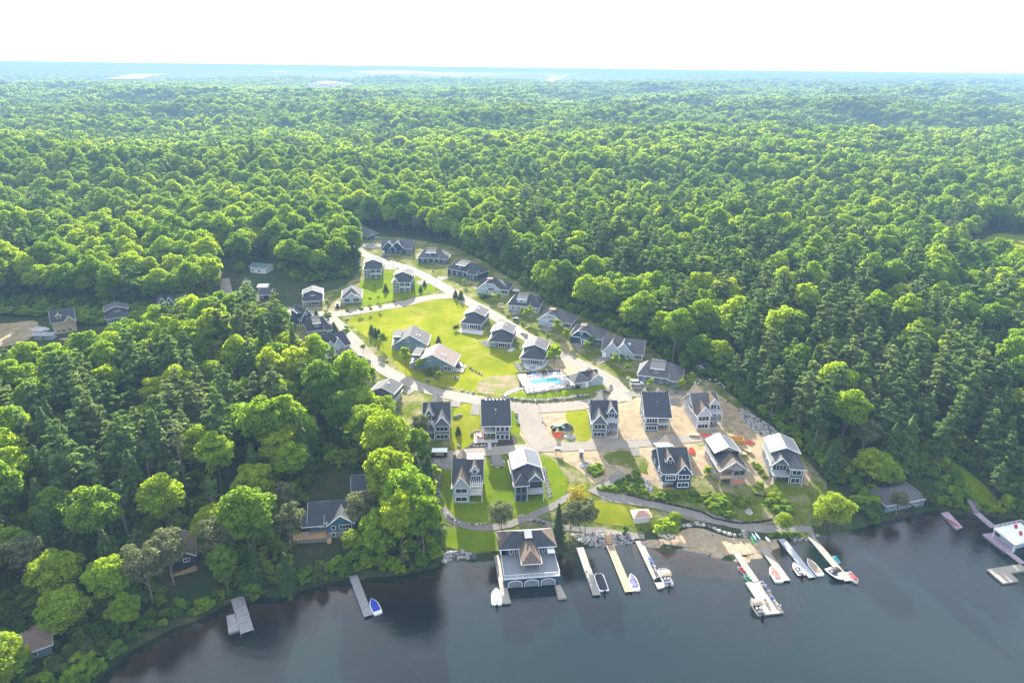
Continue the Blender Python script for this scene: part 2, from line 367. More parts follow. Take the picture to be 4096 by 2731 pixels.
for pl, z in LAKES:
    # outline sheet over its basin
    wb = MB(); poly = pl if sum(pl[i][0] * pl[(i + 1) % len(pl)][1] - pl[(i + 1) % len(pl)][0] * pl[i][1] for i in range(len(pl))) > 0 else pl[::-1]
    r = delaunay_2d_cdt([Vector(p) for p in poly], [], [list(range(len(poly)))], 1, 1e-3)
    wb.add([(v[0], v[1], z) for v in r[0]], [tuple(f) for f in r[2]])
    tag(wb.build('distant_lake', M['farwater']), 'distant bright lake among the forest hills', kind='structure')

# air
m, t = newmat('haze_air'); out = N(t, 'ShaderNodeOutputMaterial'); pv = N(t, 'ShaderNodeVolumePrincipled')
HAZE = .00024
pv.inputs['Color'].default_value = (.25, .40, .62, 1); pv.inputs['Density'].default_value = HAZE; pv.inputs['Anisotropy'].default_value = -.1
t.links.new(pv.outputs[0], out.inputs['Volume']); m.cycles.homogeneous_volume = True
hz = MB(); hz.box(-31000, 31000, -400, 46500, -7.0, 131.0); hz_o = hz.build('haze', m); tag(hz_o, 'pale blue summer haze over the forest', kind='stuff')

# ------------------------------------------------------------------ draped ground sheets
def spline(pts, closed=True, step=2.5):
    pts = [np.array(p, float) for p in pts]; n = len(pts); out = []
    for i in range(n if closed else n - 1):
        p0, p1, p2, p3 = (pts[(i - 1) % n], pts[i], pts[(i + 1) % n], pts[(i + 2) % n]) if closed else (pts[max(i - 1, 0)], pts[i], pts[i + 1], pts[min(i + 2, n - 1)])
        k = max(1, int(np.linalg.norm(p2 - p1) / step))
        for j in range(k):
            u = j / k; out.append(.5 * ((2 * p1) + (-p0 + p2) * u + (2 * p0 - 5 * p1 + 4 * p2 - p3) * u * u + (-p0 + 3 * p1 - 3 * p2 + p3) * u ** 3))
    if not closed: out.append(pts[-1])
    return out

def sheet(name, wpts, mat, off, curve=True, rough=.0, label=None, gridstep=2.0, kind='structure'):
    """a flat-lying sheet with the given outline (world xy), draped off metres above the ground"""
    pl = spline(wpts) if curve else [q for a, b in zip(wpts, wpts[1:] + wpts[:1]) for q in [np.array(a) + (np.array(b) - np.array(a)) * k / max(1, int(np.hypot(*(np.array(b) - np.array(a))) / 2)) for k in range(max(1, int(np.hypot(*(np.array(b) - np.array(a))) / 2)))]]
    if rough: pl = [p + rng.normal(0, rough, 2) for p in pl]
    A = np.array(pl); lo = A.min(0); hi = A.max(0)
    gx, gy = np.meshgrid(np.arange(lo[0], hi[0], gridstep), np.arange(lo[1], hi[1], gridstep)); gx = gx.ravel(); gy = gy.ravel()
    ok = inpoly([tuple(p) for p in pl], gx, gy)
    if ok.any():
        dd = polydist(A, gx[ok], gy[ok]); kk = dd < -.5; gx = gx[ok][kk]; gy = gy[ok][kk]
    else: gx = gx[:0]; gy = gy[:0]
    n = len(pl); vs = [Vector((p[0], p[1])) for p in pl] + [Vector((a, b)) for a, b in zip(gx, gy)]
    area = sum(pl[i][0] * pl[(i + 1) % n][1] - pl[(i + 1) % n][0] * pl[i][1] for i in range(n))
    loop = list(range(n)) if area > 0 else list(range(n - 1, -1, -1))
    r = delaunay_2d_cdt(vs, [], [loop], 1, 1e-4)
    V = np.array([(v[0], v[1]) for v in r[0]]); Z = H(V[:, 0], V[:, 1]) + off
    # sides down to the ground so that the sheet has an edge
    mb = MB(); mb.add([(a, b, c) for (a, b), c in zip(V, Z)], [tuple(f) for f in r[2]])
    o = mb.build(name, mat, smooth_=True); o['kind'] = kind
    if label: o['label'] = label
    return o

def wp(c, pts, z=None): return [tuple(PK(c, x, y)[:2]) for x, y in pts]
def ribbon(c, pts, width, taper=None):
    cl = spline([tuple(p) for p in wp(c, pts)], closed=False, step=4); L, Rr = [], []
    for i, p in enumerate(cl):
        d = cl[min(i + 1, len(cl) - 1)] - cl[max(i - 1, 0)]; d = d / (np.linalg.norm(d) + 1e-9); nrm = np.array([-d[1], d[0]]); ww = width if taper is None else width + (taper - width) * i / (len(cl) - 1)
        L.append(tuple(p + nrm * ww / 2)); Rr.append(tuple(p - nrm * ww / 2))
    return L + Rr[::-1]

M['grass'] = layered('mown_grass', [(.17, .20, .008), (.24, .25, .010), (.13, .18, .008), (.27, .24, .05)], [.05, .25, .10], .95, [(.40, .60), (.5, .72), (.52, .70)], .5, 2.5, .12)
M['lawn'] = layered('lush_lawn', [(.125, .195, .006), (.17, .22, .006), (.09, .15, .006)], [.15, .6], .95, [(.4, .6), (.5, .7)], .5, 3, .1)
M['gravel'] = layered('gravel_road', [(.28, .245, .205), (.33, .29, .245), (.22, .19, .155)], [.06, .9], .95, [(.35, .65), (.5, .7)], .3, 6, .05)
M['dirt'] = layered('sandy_dirt', [(.36, .27, .17), (.43, .33, .21), (.22, .18, .11), (.15, .18, .04)], [.1, .35, .10], .95, [(.4, .6), (.48, .68), (.55, .68)], .6, 2, .15)
M['drive'] = layered('drive_pad', [(.20, .18, .165), (.24, .22, .20)], [.5], .95, None, .2, 5, .05)
M['sand'] = layered('beach_sand', [(.38, .29, .19), (.44, .34, .23), (.31, .23, .15)], [.3, .8], .95, None, .3, 3, .08)
M['weeds'] = layered('weedy_slope', [(.12, .14, .02), (.08, .12, .015), (.27, .23, .13), (.14, .19, .015)], [.25, .13, .6], .95, [(.4, .6), (.46, .60), (.5, .7)], .8, 2, .3)
M['mulch'] = layered('dark_mulch', [(.05, .04, .035), (.08, .06, .05)], [1.0], .95, None, .5, 4, .08)
M['earth'] = layered('bare_earth', [(.20, .155, .095), (.27, .21, .13), (.15, .18, .02), (.12, .10, .06)], [.2, .22, .5], .95, [(.4, .6), (.48, .6), (.55, .7)], .8, 1.5, .25)
M['pathgrey'] = layered('path_gravel', [(.25, .225, .205), (.30, .27, .25), (.20, .18, .16)], [.3, 1.2], .95, None, .3, 6, .05)
M['concrete'] = solid('pale_concrete', (.48, .46, .44), .8, .06, .8, .3)
M['conc_dark'] = solid('paving', (.38, .36, .35), .85, .1, .8, .3)

# the village clearing (kept free of wild trees)
CLEAR = [wp('D', q) for q in [
    [(745, 500), (850, 528), (905, 538), (1040, 560), (1110, 596), (1180, 640), (1245, 688), (1322, 722), (1397, 758), (1480, 795), (1552, 842), (1640, 872), (1700, 915),
     (1760, 965), (1840, 1035), (1900, 1090), (1960, 1140), (1975, 1212), (1900, 1232), (1700, 1290), (1010, 1295), (1000, 1150), (975, 1040), (945, 1090), (900, 1040), (850, 1000), (820, 905), (700, 880), (670, 830),
     (640, 770), (560, 740), (300, 810), (180, 880), (-60, 900), (-60, 704), (300, 714), (470, 705), (500, 660), (540, 650), (565, 610), (610, 585), (660, 640), (700, 650), (800, 640), (825, 580), (780, 540)],
    [(495, 590), (540, 590), (570, 740), (520, 760)],
    [(2000, 850), (2040, 730), (2130, 735), (2160, 850), (2120, 900)][:0] or [(0, 0)] ]]
CLEAR[-1] = wp(12, [(640, 1200), (600, 950), (700, 420), (760, 200), (1350, 180), (1400, 500), (1250, 760), (1050, 1150)])
CLEAR.append(wp(13, [(1200, 420), (1560, 380), (1760, 700), (1800, 960), (1500, 980), (1230, 760)]))
CLEAR.append(wp(13, [(200, 1150), (440, 1200), (470, 1400), (280, 1560), (190, 1350)]))
CLEAR.append(wp(11, [(600, 700), (680, 560), (1060, 540), (1080, 660), (1000, 930), (600, 930)]))
CLEAR.append(wp(11, [(1150, 370), (1320, 360), (1740, 700), (1740, 900), (1500, 900), (1380, 650)]))
CLEAR.append(wp(16, [(1720, 520), (1800, 420), (2080, 270), (2500, 320), (2500, 900), (2230, 760), (2130, 650), (1900, 620)]))
CLEAR.append(wp(16, [(1040, 1010), (1240, 1000), (1230, 1250), (1100, 1250)]))
CLEAR.append(wp(16, [(1360, 680), (1520, 620), (1520, 900), (1750, 940), (1700, 1000), (1430, 900)]))
CLEAR.append(wp(16, [(1850, 1190), (1960, 1190), (1960, 1420), (1850, 1420)]))
def cleared(x, y):
    r = np.zeros(np.shape(x), bool)
    for c in CLEAR: r |= inpoly(c, x, y)
    return r

base_v = sheet('village_ground', wp('D', [(745, 505), (850, 535), (905, 545), (1040, 566), (1110, 600), (1185, 645), (1250, 674), (1330, 712), (1400, 748), (1490, 795), (1560, 850), (1640, 880), (1700, 925),
    (1760, 975), (1840, 1045), (1890, 1095), (1900, 1150), (1880, 1210), (1800, 1222), (1700, 1215), (1560, 1190), (1450, 1232), (1330, 1240), (1150, 1262), (1015, 1275), (1010, 1150), (985, 1040), (950, 980), (880, 950), (840, 900), (760, 870), (690, 800),
    (690, 700), (800, 650), (830, 590), (790, 545)]), M['weeds'], .03, rough=.4, label='rough grass around the houses')
# ------------------------------------------------------------------ ground sheets of the village
def ws(name, c, pts, mat, off, **kw):
    kw.setdefault('rough', .16); return sheet(name, wp(c, pts), M[mat], off, **kw)
ws('lawn', 'D', [(800, 733), (860, 714), (950, 697), (1035, 684), (1072, 705), (1110, 752), (1140, 800), (1195, 805), (1260, 850), (1190, 880), (1200, 905), (1150, 908), (1110, 905), (1050, 893), (980, 880), (930, 860), (900, 828), (865, 795), (825, 760)], 'grass', .06, label='large bright mown lawn in the middle of the village')
ws('lawn', 'D', [(840, 640), (900, 620), (960, 625), (1005, 655), (985, 672), (900, 690), (835, 700), (825, 660)], 'lawn', .06, label='lawn below the two tall blue houses')
ws('lawn', 'D', [(1170, 900), (1200, 893), (1300, 890), (1385, 880), (1400, 888), (1330, 905), (1240, 915), (1175, 912)], 'lawn', .09, label='lawn strip below the pool fence')
ws('lawn', 'D', [(1018, 1105), (1030, 1040), (1085, 1040), (1105, 1060), (1175, 1060), (1260, 1050), (1300, 1100), (1290, 1150), (1250, 1170), (1200, 1185), (1150, 1205), (1060, 1200), (1020, 1165)], 'lawn', .07, label='bright lawn around the two front houses')
ws('lawn', 'D', [(1024, 1215), (1150, 1222), (1260, 1215), (1280, 1235), (1200, 1262), (1060, 1265), (1022, 1255)], 'lawn', .06, label='shore lawn behind the boathouse')
ws('lawn', 'D', [(1370, 1150), (1440, 1160), (1500, 1180), (1490, 1200), (1430, 1208), (1370, 1200), (1340, 1175)], 'grass', .06, label='lawn between path and shore')
ws('lawn', 'D', [(1040, 950), (1080, 920), (1110, 935), (1100, 985), (1085, 1020), (1035, 1030)], 'grass', .07, label='lawn between the dark gabled house and the wide roofed house')
ws('lawn', 'D', [(1175, 945), (1195, 960), (1190, 1000), (1175, 1010)], 'lawn', .07)
ws('lawn', 'D', [(1300, 945), (1345, 940), (1365, 1000), (1330, 1015), (1310, 985)], 'grass', .08)
ws('grass_verge', 'D', [(1245, 830), (1300, 825), (1345, 850), (1390, 880), (1360, 885), (1300, 862)], 'dirt', .08)
ws('mound', 'D', [(1100, 875), (1150, 862), (1195, 870), (1205, 895), (1150, 905), (1095, 900)], 'earth', .11, rough=.7, label='bare earthy patch below the lawn')
ws('building_site', 'D', [(1435, 925), (1480, 900), (1570, 900), (1610, 885), (1690, 935), (1765, 985), (1835, 1045), (1862, 1100), (1840, 1125), (1760, 1140), (1640, 1125), (1590, 1090), (1500, 1125), (1430, 1085), (1385, 1120), (1320, 1070), (1275, 1050), (1210, 1020), (1185, 965), (1225, 935), (1330, 930)], 'dirt', .05, label='sandy bare ground of the building plots', rough=.25)
ws('weed_patch', 'D', [(1385, 1045), (1440, 1035), (1480, 1050), (1485, 1090), (1450, 1075), (1400, 1065)], 'weeds', .09, rough=.3)
ws('weed_patch', 'D', [(1365, 1115), (1420, 1098), (1490, 1105), (1530, 1140), (1500, 1150), (1430, 1140)], 'weeds', .09, rough=.3)
ws('weed_patch', 'D', [(1600, 1115), (1640, 1080), (1680, 1100), (1760, 1120), (1800, 1090), (1860, 1120), (1890, 1150), (1860, 1205), (1740, 1200), (1600, 1180), (1540, 1155)], 'weeds', .09, rough=.3, label='green weedy bank above the shore path')
ws('clearing_ground', 'D', [(-60, 752), (25, 742), (84, 738), (80, 765), (35, 792), (-60, 795)], 'dirt', .12, label='sandy clearing beside the unfinished wooden house', rough=.3)
ws('meadow', 16, [(1740, 470), (1850, 430), (2130, 290), (2500, 330), (2500, 760), (2200, 640), (2050, 480), (1850, 520)], 'grass', .15, label='sunlit meadow at the right edge')
ws('meadow', 11, [(1180, 380), (1290, 370), (1540, 560), (1700, 720), (1700, 850), (1560, 850), (1400, 640)], 'lawn', .12, label='lawn under the pines by the right shore')

ws('lake_bed', 9, [(380, 660), (560, 600), (800, 620), (900, 560), (1100, 560), (1400, 640), (1800, 680), (2080, 640), (2110, 900), (1850, 1080), (1300, 1060), (800, 1000), (420, 860)], 'sand', .05, label='pale sand under the shallow water off the beach')
def road(c, pts, w_, off=.13, mat='gravel', label=None, name='road', taper=None):
    return sheet(name, ribbon(c, pts, w_, taper), M[mat], off, curve=False, rough=.06, label=label)
road('D', [(800, 560), (830, 580), (870, 596), (925, 613), (985, 640), (1045, 676), (1100, 706), (1155, 738), (1200, 768), (1250, 797), (1300, 822), (1350, 848), (1395, 872), (1425, 900), (1430, 922)], 7.6, .13, label='pale gravel road past the right row of houses')
road('D', [(1066, 680), (1000, 682), (940, 695), (880, 706), (820, 716), (755, 722), (700, 720)], 7.4, .15, label='pale gravel road above the big lawn')
road('D', [(745, 716), (785, 757), (825, 798), (868, 840), (920, 870), (975, 893), (1035, 908), (1100, 920), (1170, 932), (1240, 937), (1320, 932), (1385, 922), (1440, 908)], 6.6, .17, label='pale gravel road curving below the big lawn')
road('D', [(1200, 935), (1218, 960), (1230, 1000), (1255, 1030)], 8.5, .19, label='gravel lane down to the lake houses')
road('D', [(1000, 1050), (1060, 1042), (1130, 1036), (1200, 1030), (1280, 1027), (1360, 1024), (1440, 1020), (1510, 1014), (1580, 1008), (1650, 998)], 4.6, .15, label='gravel lane behind the lake houses')
road('D', [(1430, 906), (1500, 903), (1575, 903)], 4.2, .15, mat='drive', label='driveway to the upper right houses')
road('D', [(1015, 1165), (1040, 1195), (1100, 1212), (1170, 1205), (1220, 1185), (1265, 1165), (1320, 1130)], 2.2, .12, label='narrow path behind the boathouse', mat='pathgrey', name='path')
road('D', [(1210, 1188), (1270, 1208), (1330, 1215), (1400, 1222), (1445, 1228), (1480, 1232)], 2.2, .12, label='narrow path along the stony shore', mat='pathgrey', name='path')
road('D', [(1430, 1085), (1395, 1112), (1362, 1128), (1400, 1142), (1480, 1154), (1560, 1172), (1640, 1192), (1720, 1210), (1800, 1216), (1870, 1218)], 3.4, .15, label='gravel path above the beach', mat='pathgrey', name='path')
road(1, [(1220, 245), (1300, 200), (1400, 165), (1470, 160)], 1.5, .2, mat='concrete', name='path', label='pale footpath to the pool gate')
road('D', [(515, 640), (530, 700), (560, 720), (700, 712)], 5.5, .2, label='gravel road coming out of the left forest')
road(16, [(1520, 640), (1440, 740), (1500, 860), (1600, 900), (1720, 930)], 5, .2, label='road among the trees at the right', mat='conc_dark')
ws('beach', 9, [(690, 610), (790, 590), (880, 560), (960, 500), (1060, 470), (1200, 480), (1400, 550), (1520, 590), (1700, 600), (1950, 620), (2080, 600), (2010, 760), (1890, 770), (1700, 790), (1500, 770), (1300, 710), (1100, 700), (900, 690), (740, 660)], 'sand', .075, label='small sandy beach', rough=.1)
for q in [[(30, 205), (90, 140), (190, 175), (110, 235)], [(595, 370), (620, 290), (720, 310), (700, 380)], [(850, 350), (820, 460), (930, 480), (945, 340)], [(480, 1110), (490, 985), (600, 990), (600, 1115)], [(1080, 1065), (1075, 940), (1190, 940), (1215, 1065)]]:
    sheet('driveway_pad', wp(1, q), M['drive'], .17, curve=False)
for q in [[(60, 230), (1410, 1)][:0] or [(1400, 350), (1410, 285), (1520, 275), (1540, 355)], [(950, 170), (945, 120), (1095, 130), (1095, 170)], [(930, 880), (960, 955), (1055, 955), (1040, 850)]]:
    sheet('driveway_pad', wp(2, q), M['drive'], .17, curve=False)
for q in [[(700, 735), (740, 770), (830, 750), (790, 700)], [(1040, 930), (1130, 975), (1210, 935), (1130, 890)], [(1420, 1120), (1490, 1170), (1580, 1130), (1500, 1080)], [(1700, 1290), (1770, 1340), (1890, 1290), (1800, 1255)], [(1250, 1240), (1290, 1270), (1390, 1250), (1340, 1210)], [(540, 820), (580, 860), (660, 830), (620, 800)]]:
    sheet('driveway_pad', wp(4, q), M['drive'], .16, curve=False)
for q in [[(1360, 815), (1400, 855), (1535, 835), (1470, 790)], [(1600, 755), (1640, 815), (1740, 770), (1730, 750)], [(990, 600), (1000, 670), (1130, 680), (1100, 620)]]:
    sheet('driveway_pad', wp(3, q), M['drive'], .16, curve=False)
sheet('garden_bed', wp(1, [(775, 870), (850, 790), (1050, 800), (1340, 700), (1380, 760), (1340, 840), (1180, 870), (1000, 885)]), M['mulch'], .10)

# ------------------------------------------------------------------ tree prototypes
def leaf_quads(pts, nrm, size, asp=1.4, jit=.9, rg=rng):
    """small leaf-clump faces at pts, facing about nrm"""
    n = len(pts); nn = nrm + rg.normal(0, jit, (n, 3)); nn /= np.linalg.norm(nn, axis=1)[:, None]
    a = rg.normal(0, 1, (n, 3)); a -= nn * (a * nn).sum(1)[:, None]; a /= np.linalg.norm(a, axis=1)[:, None]; b = np.cross(nn, a)
    s = size * rg.uniform(.65, 1.25, n)[:, None]; a = a * s * asp * .5; b = b * s * .5
    return np.stack([pts - a - b * .6, pts + a * .2 - b, pts + a + b * .3, pts - a * .3 + b], 1).reshape(-1, 3)
def faces_mesh(name, quads, mats, extra=None):
    """quads (n*4,3) with material 0, extra MB (material 1)"""
    nq = len(quads) // 4; v = quads; f = np.arange(nq * 4); ls = np.arange(nq) * 4
    me = bpy.data.meshes.new(name)
    me.vertices.add(len(v)); me.vertices.foreach_set('co', v.astype(np.float32).ravel()); me.loops.add(nq * 4); me.loops.foreach_set('vertex_index', f.astype(np.int32))
    me.polygons.add(nq); me.polygons.foreach_set('loop_start', ls.astype(np.int32)); me.update(calc_edges=True); me.materials.append(mats); return me
def decid_crown(n_leaf, rad, hz0, hz1, leaf, clumps, rg, top=1.0):
    """clumps of leaves over a rounded, uneven crown"""
    cs = []; cz = (hz0 + hz1) / 2; hh = (hz1 - hz0) / 2
    k = 0
    while len(cs) < clumps and k < 4000:
        k += 1; d = rg.normal(0, 1, 3); d /= np.linalg.norm(d)
        if d[2] < -.55: continue
        r_ = rg.uniform(.55, .92) if rg.random() < .8 else rg.uniform(.1, .5)
        prof = 1.0 if d[2] > 0 else 1.0 + .25 * d[2]
        p = np.array([d[0] * rad * r_ * prof, d[1] * rad * r_ * prof, cz + d[2] * hh * r_ * (1.0 if d[2] > 0 else 1.0)])
        cr_ = rad * rg.uniform(.16, .40)
        if all(np.linalg.norm(p - q[0]) > .48 * (cr_ + q[1]) for q in cs): cs.append((p, cr_))
    W = np.array([c[1] ** 2 for c in cs]); W /= W.sum(); idx = rg.choice(len(cs), n_leaf, p=W)
    C = np.array([c[0] for c in cs])[idx]; CR = np.array([c[1] for c in cs])[idx]
    d = rg.normal(0, 1, (n_leaf, 3)); d /= np.linalg.norm(d, axis=1)[:, None]; d[:, 2] = np.where(d[:, 2] < -.3, -d[:, 2], d[:, 2])
    rr = rg.uniform(.72, 1.08, n_leaf)[:, None]
    pts = C + d * CR[:, None] * rr * np.array([1.08, 1.08, .8]); nrm = d * .8 + np.array([0, 0, .5])
    return leaf_quads(pts, nrm, leaf, 1.3, .55, rg), cs
def trunk_mesh(name, h, r, cs, mat, crown0, rg, limbs=5, lean=.03):
    mb = MB(); lx, ly = rg.normal(0, lean, 2) * h
    path = [(lx * t * t, ly * t * t, h * t) for t in (0, .25, .5, .8)]; mb.tube([(p[0], p[1], p[2] - (0.6 if i == 0 else 0)) for i, p in enumerate(path)], [r, r * .8, r * .6, r * .2], 6)
    for c, cr_ in cs[:limbs]:
        z0 = rg.uniform(crown0 * .8, max(crown0 * 1.3, h * .55)); mb.tube([(lx * (z0 / h) ** 2, ly * (z0 / h) ** 2, z0), tuple((np.array([0, 0, z0]) * .4 + c * .6) + np.array([0, 0, .3])), tuple(c)], [r * .4, r * .25, r * .06], 4)
    return mb.mesh(name, mat)
def pine_crown(n_leaf, rad, z0, z1, leaf, rg, layers=11, droop=.12, irr=.45):
    """flat, upswept sprays on whorled branches"""
    P_, N_ = [], []; br = []
    for L in range(layers):
        t = L / (layers - 1); z = z0 + (z1 - z0) * t; rl = rad * (math.sin(min(1, (1 - t) * 1.15 + .12) * math.pi * .55) ** .9) * rg.uniform(1 - irr, 1.1)
        for k in range(rg.integers(4, 7)):
            a = rg.uniform(0, 2 * math.pi); ln = rl * rg.uniform(.6, 1.1); br.append((z + rg.uniform(-.4, .4), a, max(.5, ln)))
    W = np.array([b[2] ** 1.6 for b in br]); W /= W.sum(); cnt = rg.multinomial(n_leaf, W)
    for (z, a, ln), c in zip(br, cnt):
        if not c: continue
        u = rg.beta(2.2, 1.1, c); w_ = rg.normal(0, 1, c) * (.16 + .2 * ln * .35) * (1.15 - .6 * u); ca, sa = math.cos(a), math.sin(a)
        x = u * ln; zz = z + .16 * x - droop * x * x / max(ln, 1) + rg.normal(0, .12, c) + .18 * u ** 2 * ln * .3
        P_.append(np.stack([x * ca - w_ * sa, x * sa + w_ * ca, zz], 1)); N_.append(np.tile([ca * .25, sa * .25, 1.0], (c, 1)))
    P_ = np.concatenate(P_); N_ = np.concatenate(N_)
    n = len(P_); nn = N_ + rg.normal(0, .45, (n, 3)); nn /= np.linalg.norm(nn, axis=1)[:, None]
    out = P_.copy(); out[:, 2] = 0; out /= np.linalg.norm(out, axis=1)[:, None] + 1e-6; a = out + rg.normal(0, .45, (n, 3)) + np.array([0, 0, .25]); a -= nn * (a * nn).sum(1)[:, None]; a /= np.linalg.norm(a, axis=1)[:, None]; b = np.cross(nn, a)
    s = leaf * rg.uniform(.6, 1.25, n)[:, None]; a = a * s * 1.0; b = b * s * .30
    return np.stack([P_ - a * .5 - b * .6, P_ - a * .1 + b * -1.0, P_ + a * .6, P_ - a * .2 + b], 1).reshape(-1, 3), br
def spruce_crown(n_leaf, rad, z0, z1, leaf, rg):
    t = rg.beta(1.0, 1.7, n_leaf); z = z0 + (z1 - z0) * t; lay = np.floor(t * 16) / 16; fr = (t * 16) % 1
    rl = rad * (1 - t) ** .85 * (1.0 - .35 * fr) + .12; a = rg.uniform(0, 2 * math.pi, n_leaf); lob = 1 + .26 * np.sin(a * 4 + lay * 40) + .16 * np.sin(a * 9 + lay * 91)
    r_ = rl * lob * np.sqrt(rg.uniform(.25, 1.0, n_leaf)); P_ = np.stack([r_ * np.cos(a), r_ * np.sin(a), z - .25 * r_], 1)
    out = np.stack([np.cos(a), np.sin(a), np.full(n_leaf, -.25)], 1); nn = np.stack([np.cos(a) * .55, np.sin(a) * .55, np.ones(n_leaf)], 1) + rg.normal(0, .35, (n_leaf, 3)); nn /= np.linalg.norm(nn, axis=1)[:, None]
    aa = out + rg.normal(0, .35, (n_leaf, 3)); aa -= nn * (aa * nn).sum(1)[:, None]; aa /= np.linalg.norm(aa, axis=1)[:, None]; b = np.cross(nn, aa)
    s = leaf * rg.uniform(.6, 1.3, n_leaf)[:, None]; aa = aa * s; b = b * s * .33
    return np.stack([P_ - aa * .5 - b * .5, P_ - b, P_ + aa * .6, P_ + b], 1).reshape(-1, 3)

PROTO = {}   # kind -> list of (crown mesh, trunk mesh)
def make_protos():
    rg = np.random.default_rng(11)
    def D(k, n, rad, z0, z1, leaf, cl, mat, h, r, limbs=5, bark='bark'):
        q, cs = decid_crown(n, rad, z0, z1, leaf, cl, rg); PROTO.setdefault(k, []).append((faces_mesh(k + '_crown', q, M[mat]), trunk_mesh(k + '_trunk', h, r, cs, M[bark], z0, rg, limbs)))
    for i in range(7):
        rad = rg.uniform(4.4, 6.6); top = rg.uniform(17, 22); D('maple', 8000, rad, top * rg.uniform(.25, .38), top, .50, 60, 'leaf', top, .32)
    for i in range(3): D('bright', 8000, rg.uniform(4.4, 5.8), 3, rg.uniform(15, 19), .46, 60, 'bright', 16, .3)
    for i in range(2): D('sage', 4200, rg.uniform(3.6, 4.4), 5, 15, .38, 40, 'sage', 15, .2, 9, 'deadbark')
    for i in range(5):
        rad = rg.uniform(3.8, 5.4); top = rg.uniform(19, 25); q, br = pine_crown(6500, rad, top * rg.uniform(.28, .42), top, 1.05, rg, 13); tm = MB(); r = .3
        tm.tube([(0, 0, -.6), (.1, 0, top * .4), (0, .1, top * .97)], [r, r * .75, .04], 6)
        for z, a, ln in br: tm.tube([(0, 0, z - .1), (math.cos(a) * ln * .8, math.sin(a) * ln * .8, z + .1 * ln)], [.07, .02], 3)
        for k in range(14):
            z = rg.uniform(top * .15, top * .45); a = rg.uniform(0, 6.28); ln = rg.uniform(.8, 2.6); tm.tube([(0, 0, z), (math.cos(a) * ln, math.sin(a) * ln, z - .25)], [.05, .015], 3)
        PROTO.setdefault('pine', []).append((faces_mesh('pine_crown', q, M['needle']), tm.mesh('pine_trunk', M['bark'])))
    for i in range(3):
        top = rg.uniform(16, 21); q = spruce_crown(5200, rg.uniform(3.2, 4.2), 1.5, top, .85, rg); tm = MB(); tm.tube([(0, 0, -.6), (0, 0, top * .96)], [.26, .03], 6)
        PROTO.setdefault('spruce', []).append((faces_mesh('spruce_crown', q, M['spruce']), tm.mesh('spruce_trunk', M['bark'])))
    for i in range(2):
        tm = MB(); top = 16 + 3 * i; tm.tube([(0, 0, -.6), (.3, 0, top * .5), (.2, .3, top)], [.28, .2, .05], 6)
        for k in range(34):
            z = rg.uniform(top * .3, top); a = rg.uniform(0, 6.28); ln = rg.uniform(1.0, 3.6) * (1.2 - z / top * .6); p1 = (math.cos(a) * ln, math.sin(a) * ln, z + .5)
            tm.tube([(.2, .1, z), p1], [.07, .02], 3); tm.tube([tuple(np.array(p1) * [.6, .6, 1]), (p1[0] + rg.normal(0, .6), p1[1] + rg.normal(0, .6), p1[2] + .7)], [.03, .012], 3)
        q, br = pine_crown(500, 3.0, top * .75, top, .8, rg, 5); PROTO.setdefault('bare', []).append((faces_mesh('bare_pine_crown', q, M['needle']), tm.mesh('bare_pine_trunk', M['deadbark'])))
    # small ones
    for i in range(2): D('sapling', 900, 1.2, 1.0, 4.2, .34, 16, 'leaf', 4, .07, 3)
    D('sapling_bright', 1100, 1.4, .9, 4.6, .34, 18, 'bright', 4, .07, 3)
    for i in range(2):
        top = 3.2; q = spruce_crown(900, 1.25, .3, top, .4, rg); tm = MB(); tm.tube([(0, 0, -.3), (0, 0, top * .95)], [.08, .02], 5)
        PROTO.setdefault('small_spruce', []).append((faces_mesh('small_spruce_crown', q, M['spruce']), tm.mesh('small_spruce_trunk', M['bark'])))
    for i in range(2):   # cedar: dense upright oval
        q, cs = decid_crown(5200, 2.5, .4, 8.5, .34, 60, rg); v = q.copy(); k = np.clip((9.5 - v[:, 2]) / 9.5, .12, 1) ** .7; v[:, 0] *= k * 1.15; v[:, 1] *= k * 1.15
        tm = MB(); tm.tube([(0, 0, -.5), (0, 0, 7)], [.2, .04], 5); PROTO.setdefault('cedar', []).append((faces_mesh('cedar_crown', v, M['olive']), tm.mesh('cedar_trunk', M['bark'])))
    for i in range(3):
        D('shrub', 900, 1.5, -.2, 2.4, .36, 16, ('leaf', 'bright', 'leaf')[i], 1.5, .06, 3)
    D('yellow_tree', 1700, 3.6, 3.0, 12.5, .34, 34, 'yellow', 12, .22, 14)
    # coarser crowns for the far forest
    for i in range(5):
        rad = rg.uniform(5.6, 8.0); top = rg.uniform(16, 22); q, cs = decid_crown(1100, rad, top * .3, top, 1.3, 34, rg); PROTO.setdefault('far_maple', []).append((faces_mesh('far_maple_crown', q, M['leaf']), None))
    for i in range(2):
        q, br = pine_crown(700, 4.0, 8, 23, 1.9, rg, 9); PROTO.setdefault('far_pine', []).append((faces_mesh('far_pine_crown', q, M['needle']), None))
    for mt in ('bright', 'sage'):
        q, cs = decid_crown(1000, 6.2, 6, 19, 1.2, 34, rg); PROTO.setdefault('far_other', []).append((faces_mesh('far_%s_crown' % mt, q, M[mt]), None))
    for i in range(3):   # a stand of several crowns seen from kilometres away
        Q = [];
        for k in range(5):
            q, cs = decid_crown(110, rg.uniform(4.5, 6), 6, rg.uniform(15, 20), 3.0, 10, rg); Q.append(q + np.array([rg.uniform(-8, 8), rg.uniform(-8, 8), 0]))
        PROTO.setdefault('far_stand', []).append((faces_mesh('far_stand_crowns', np.concatenate(Q), M['leaf']), None))
make_protos()

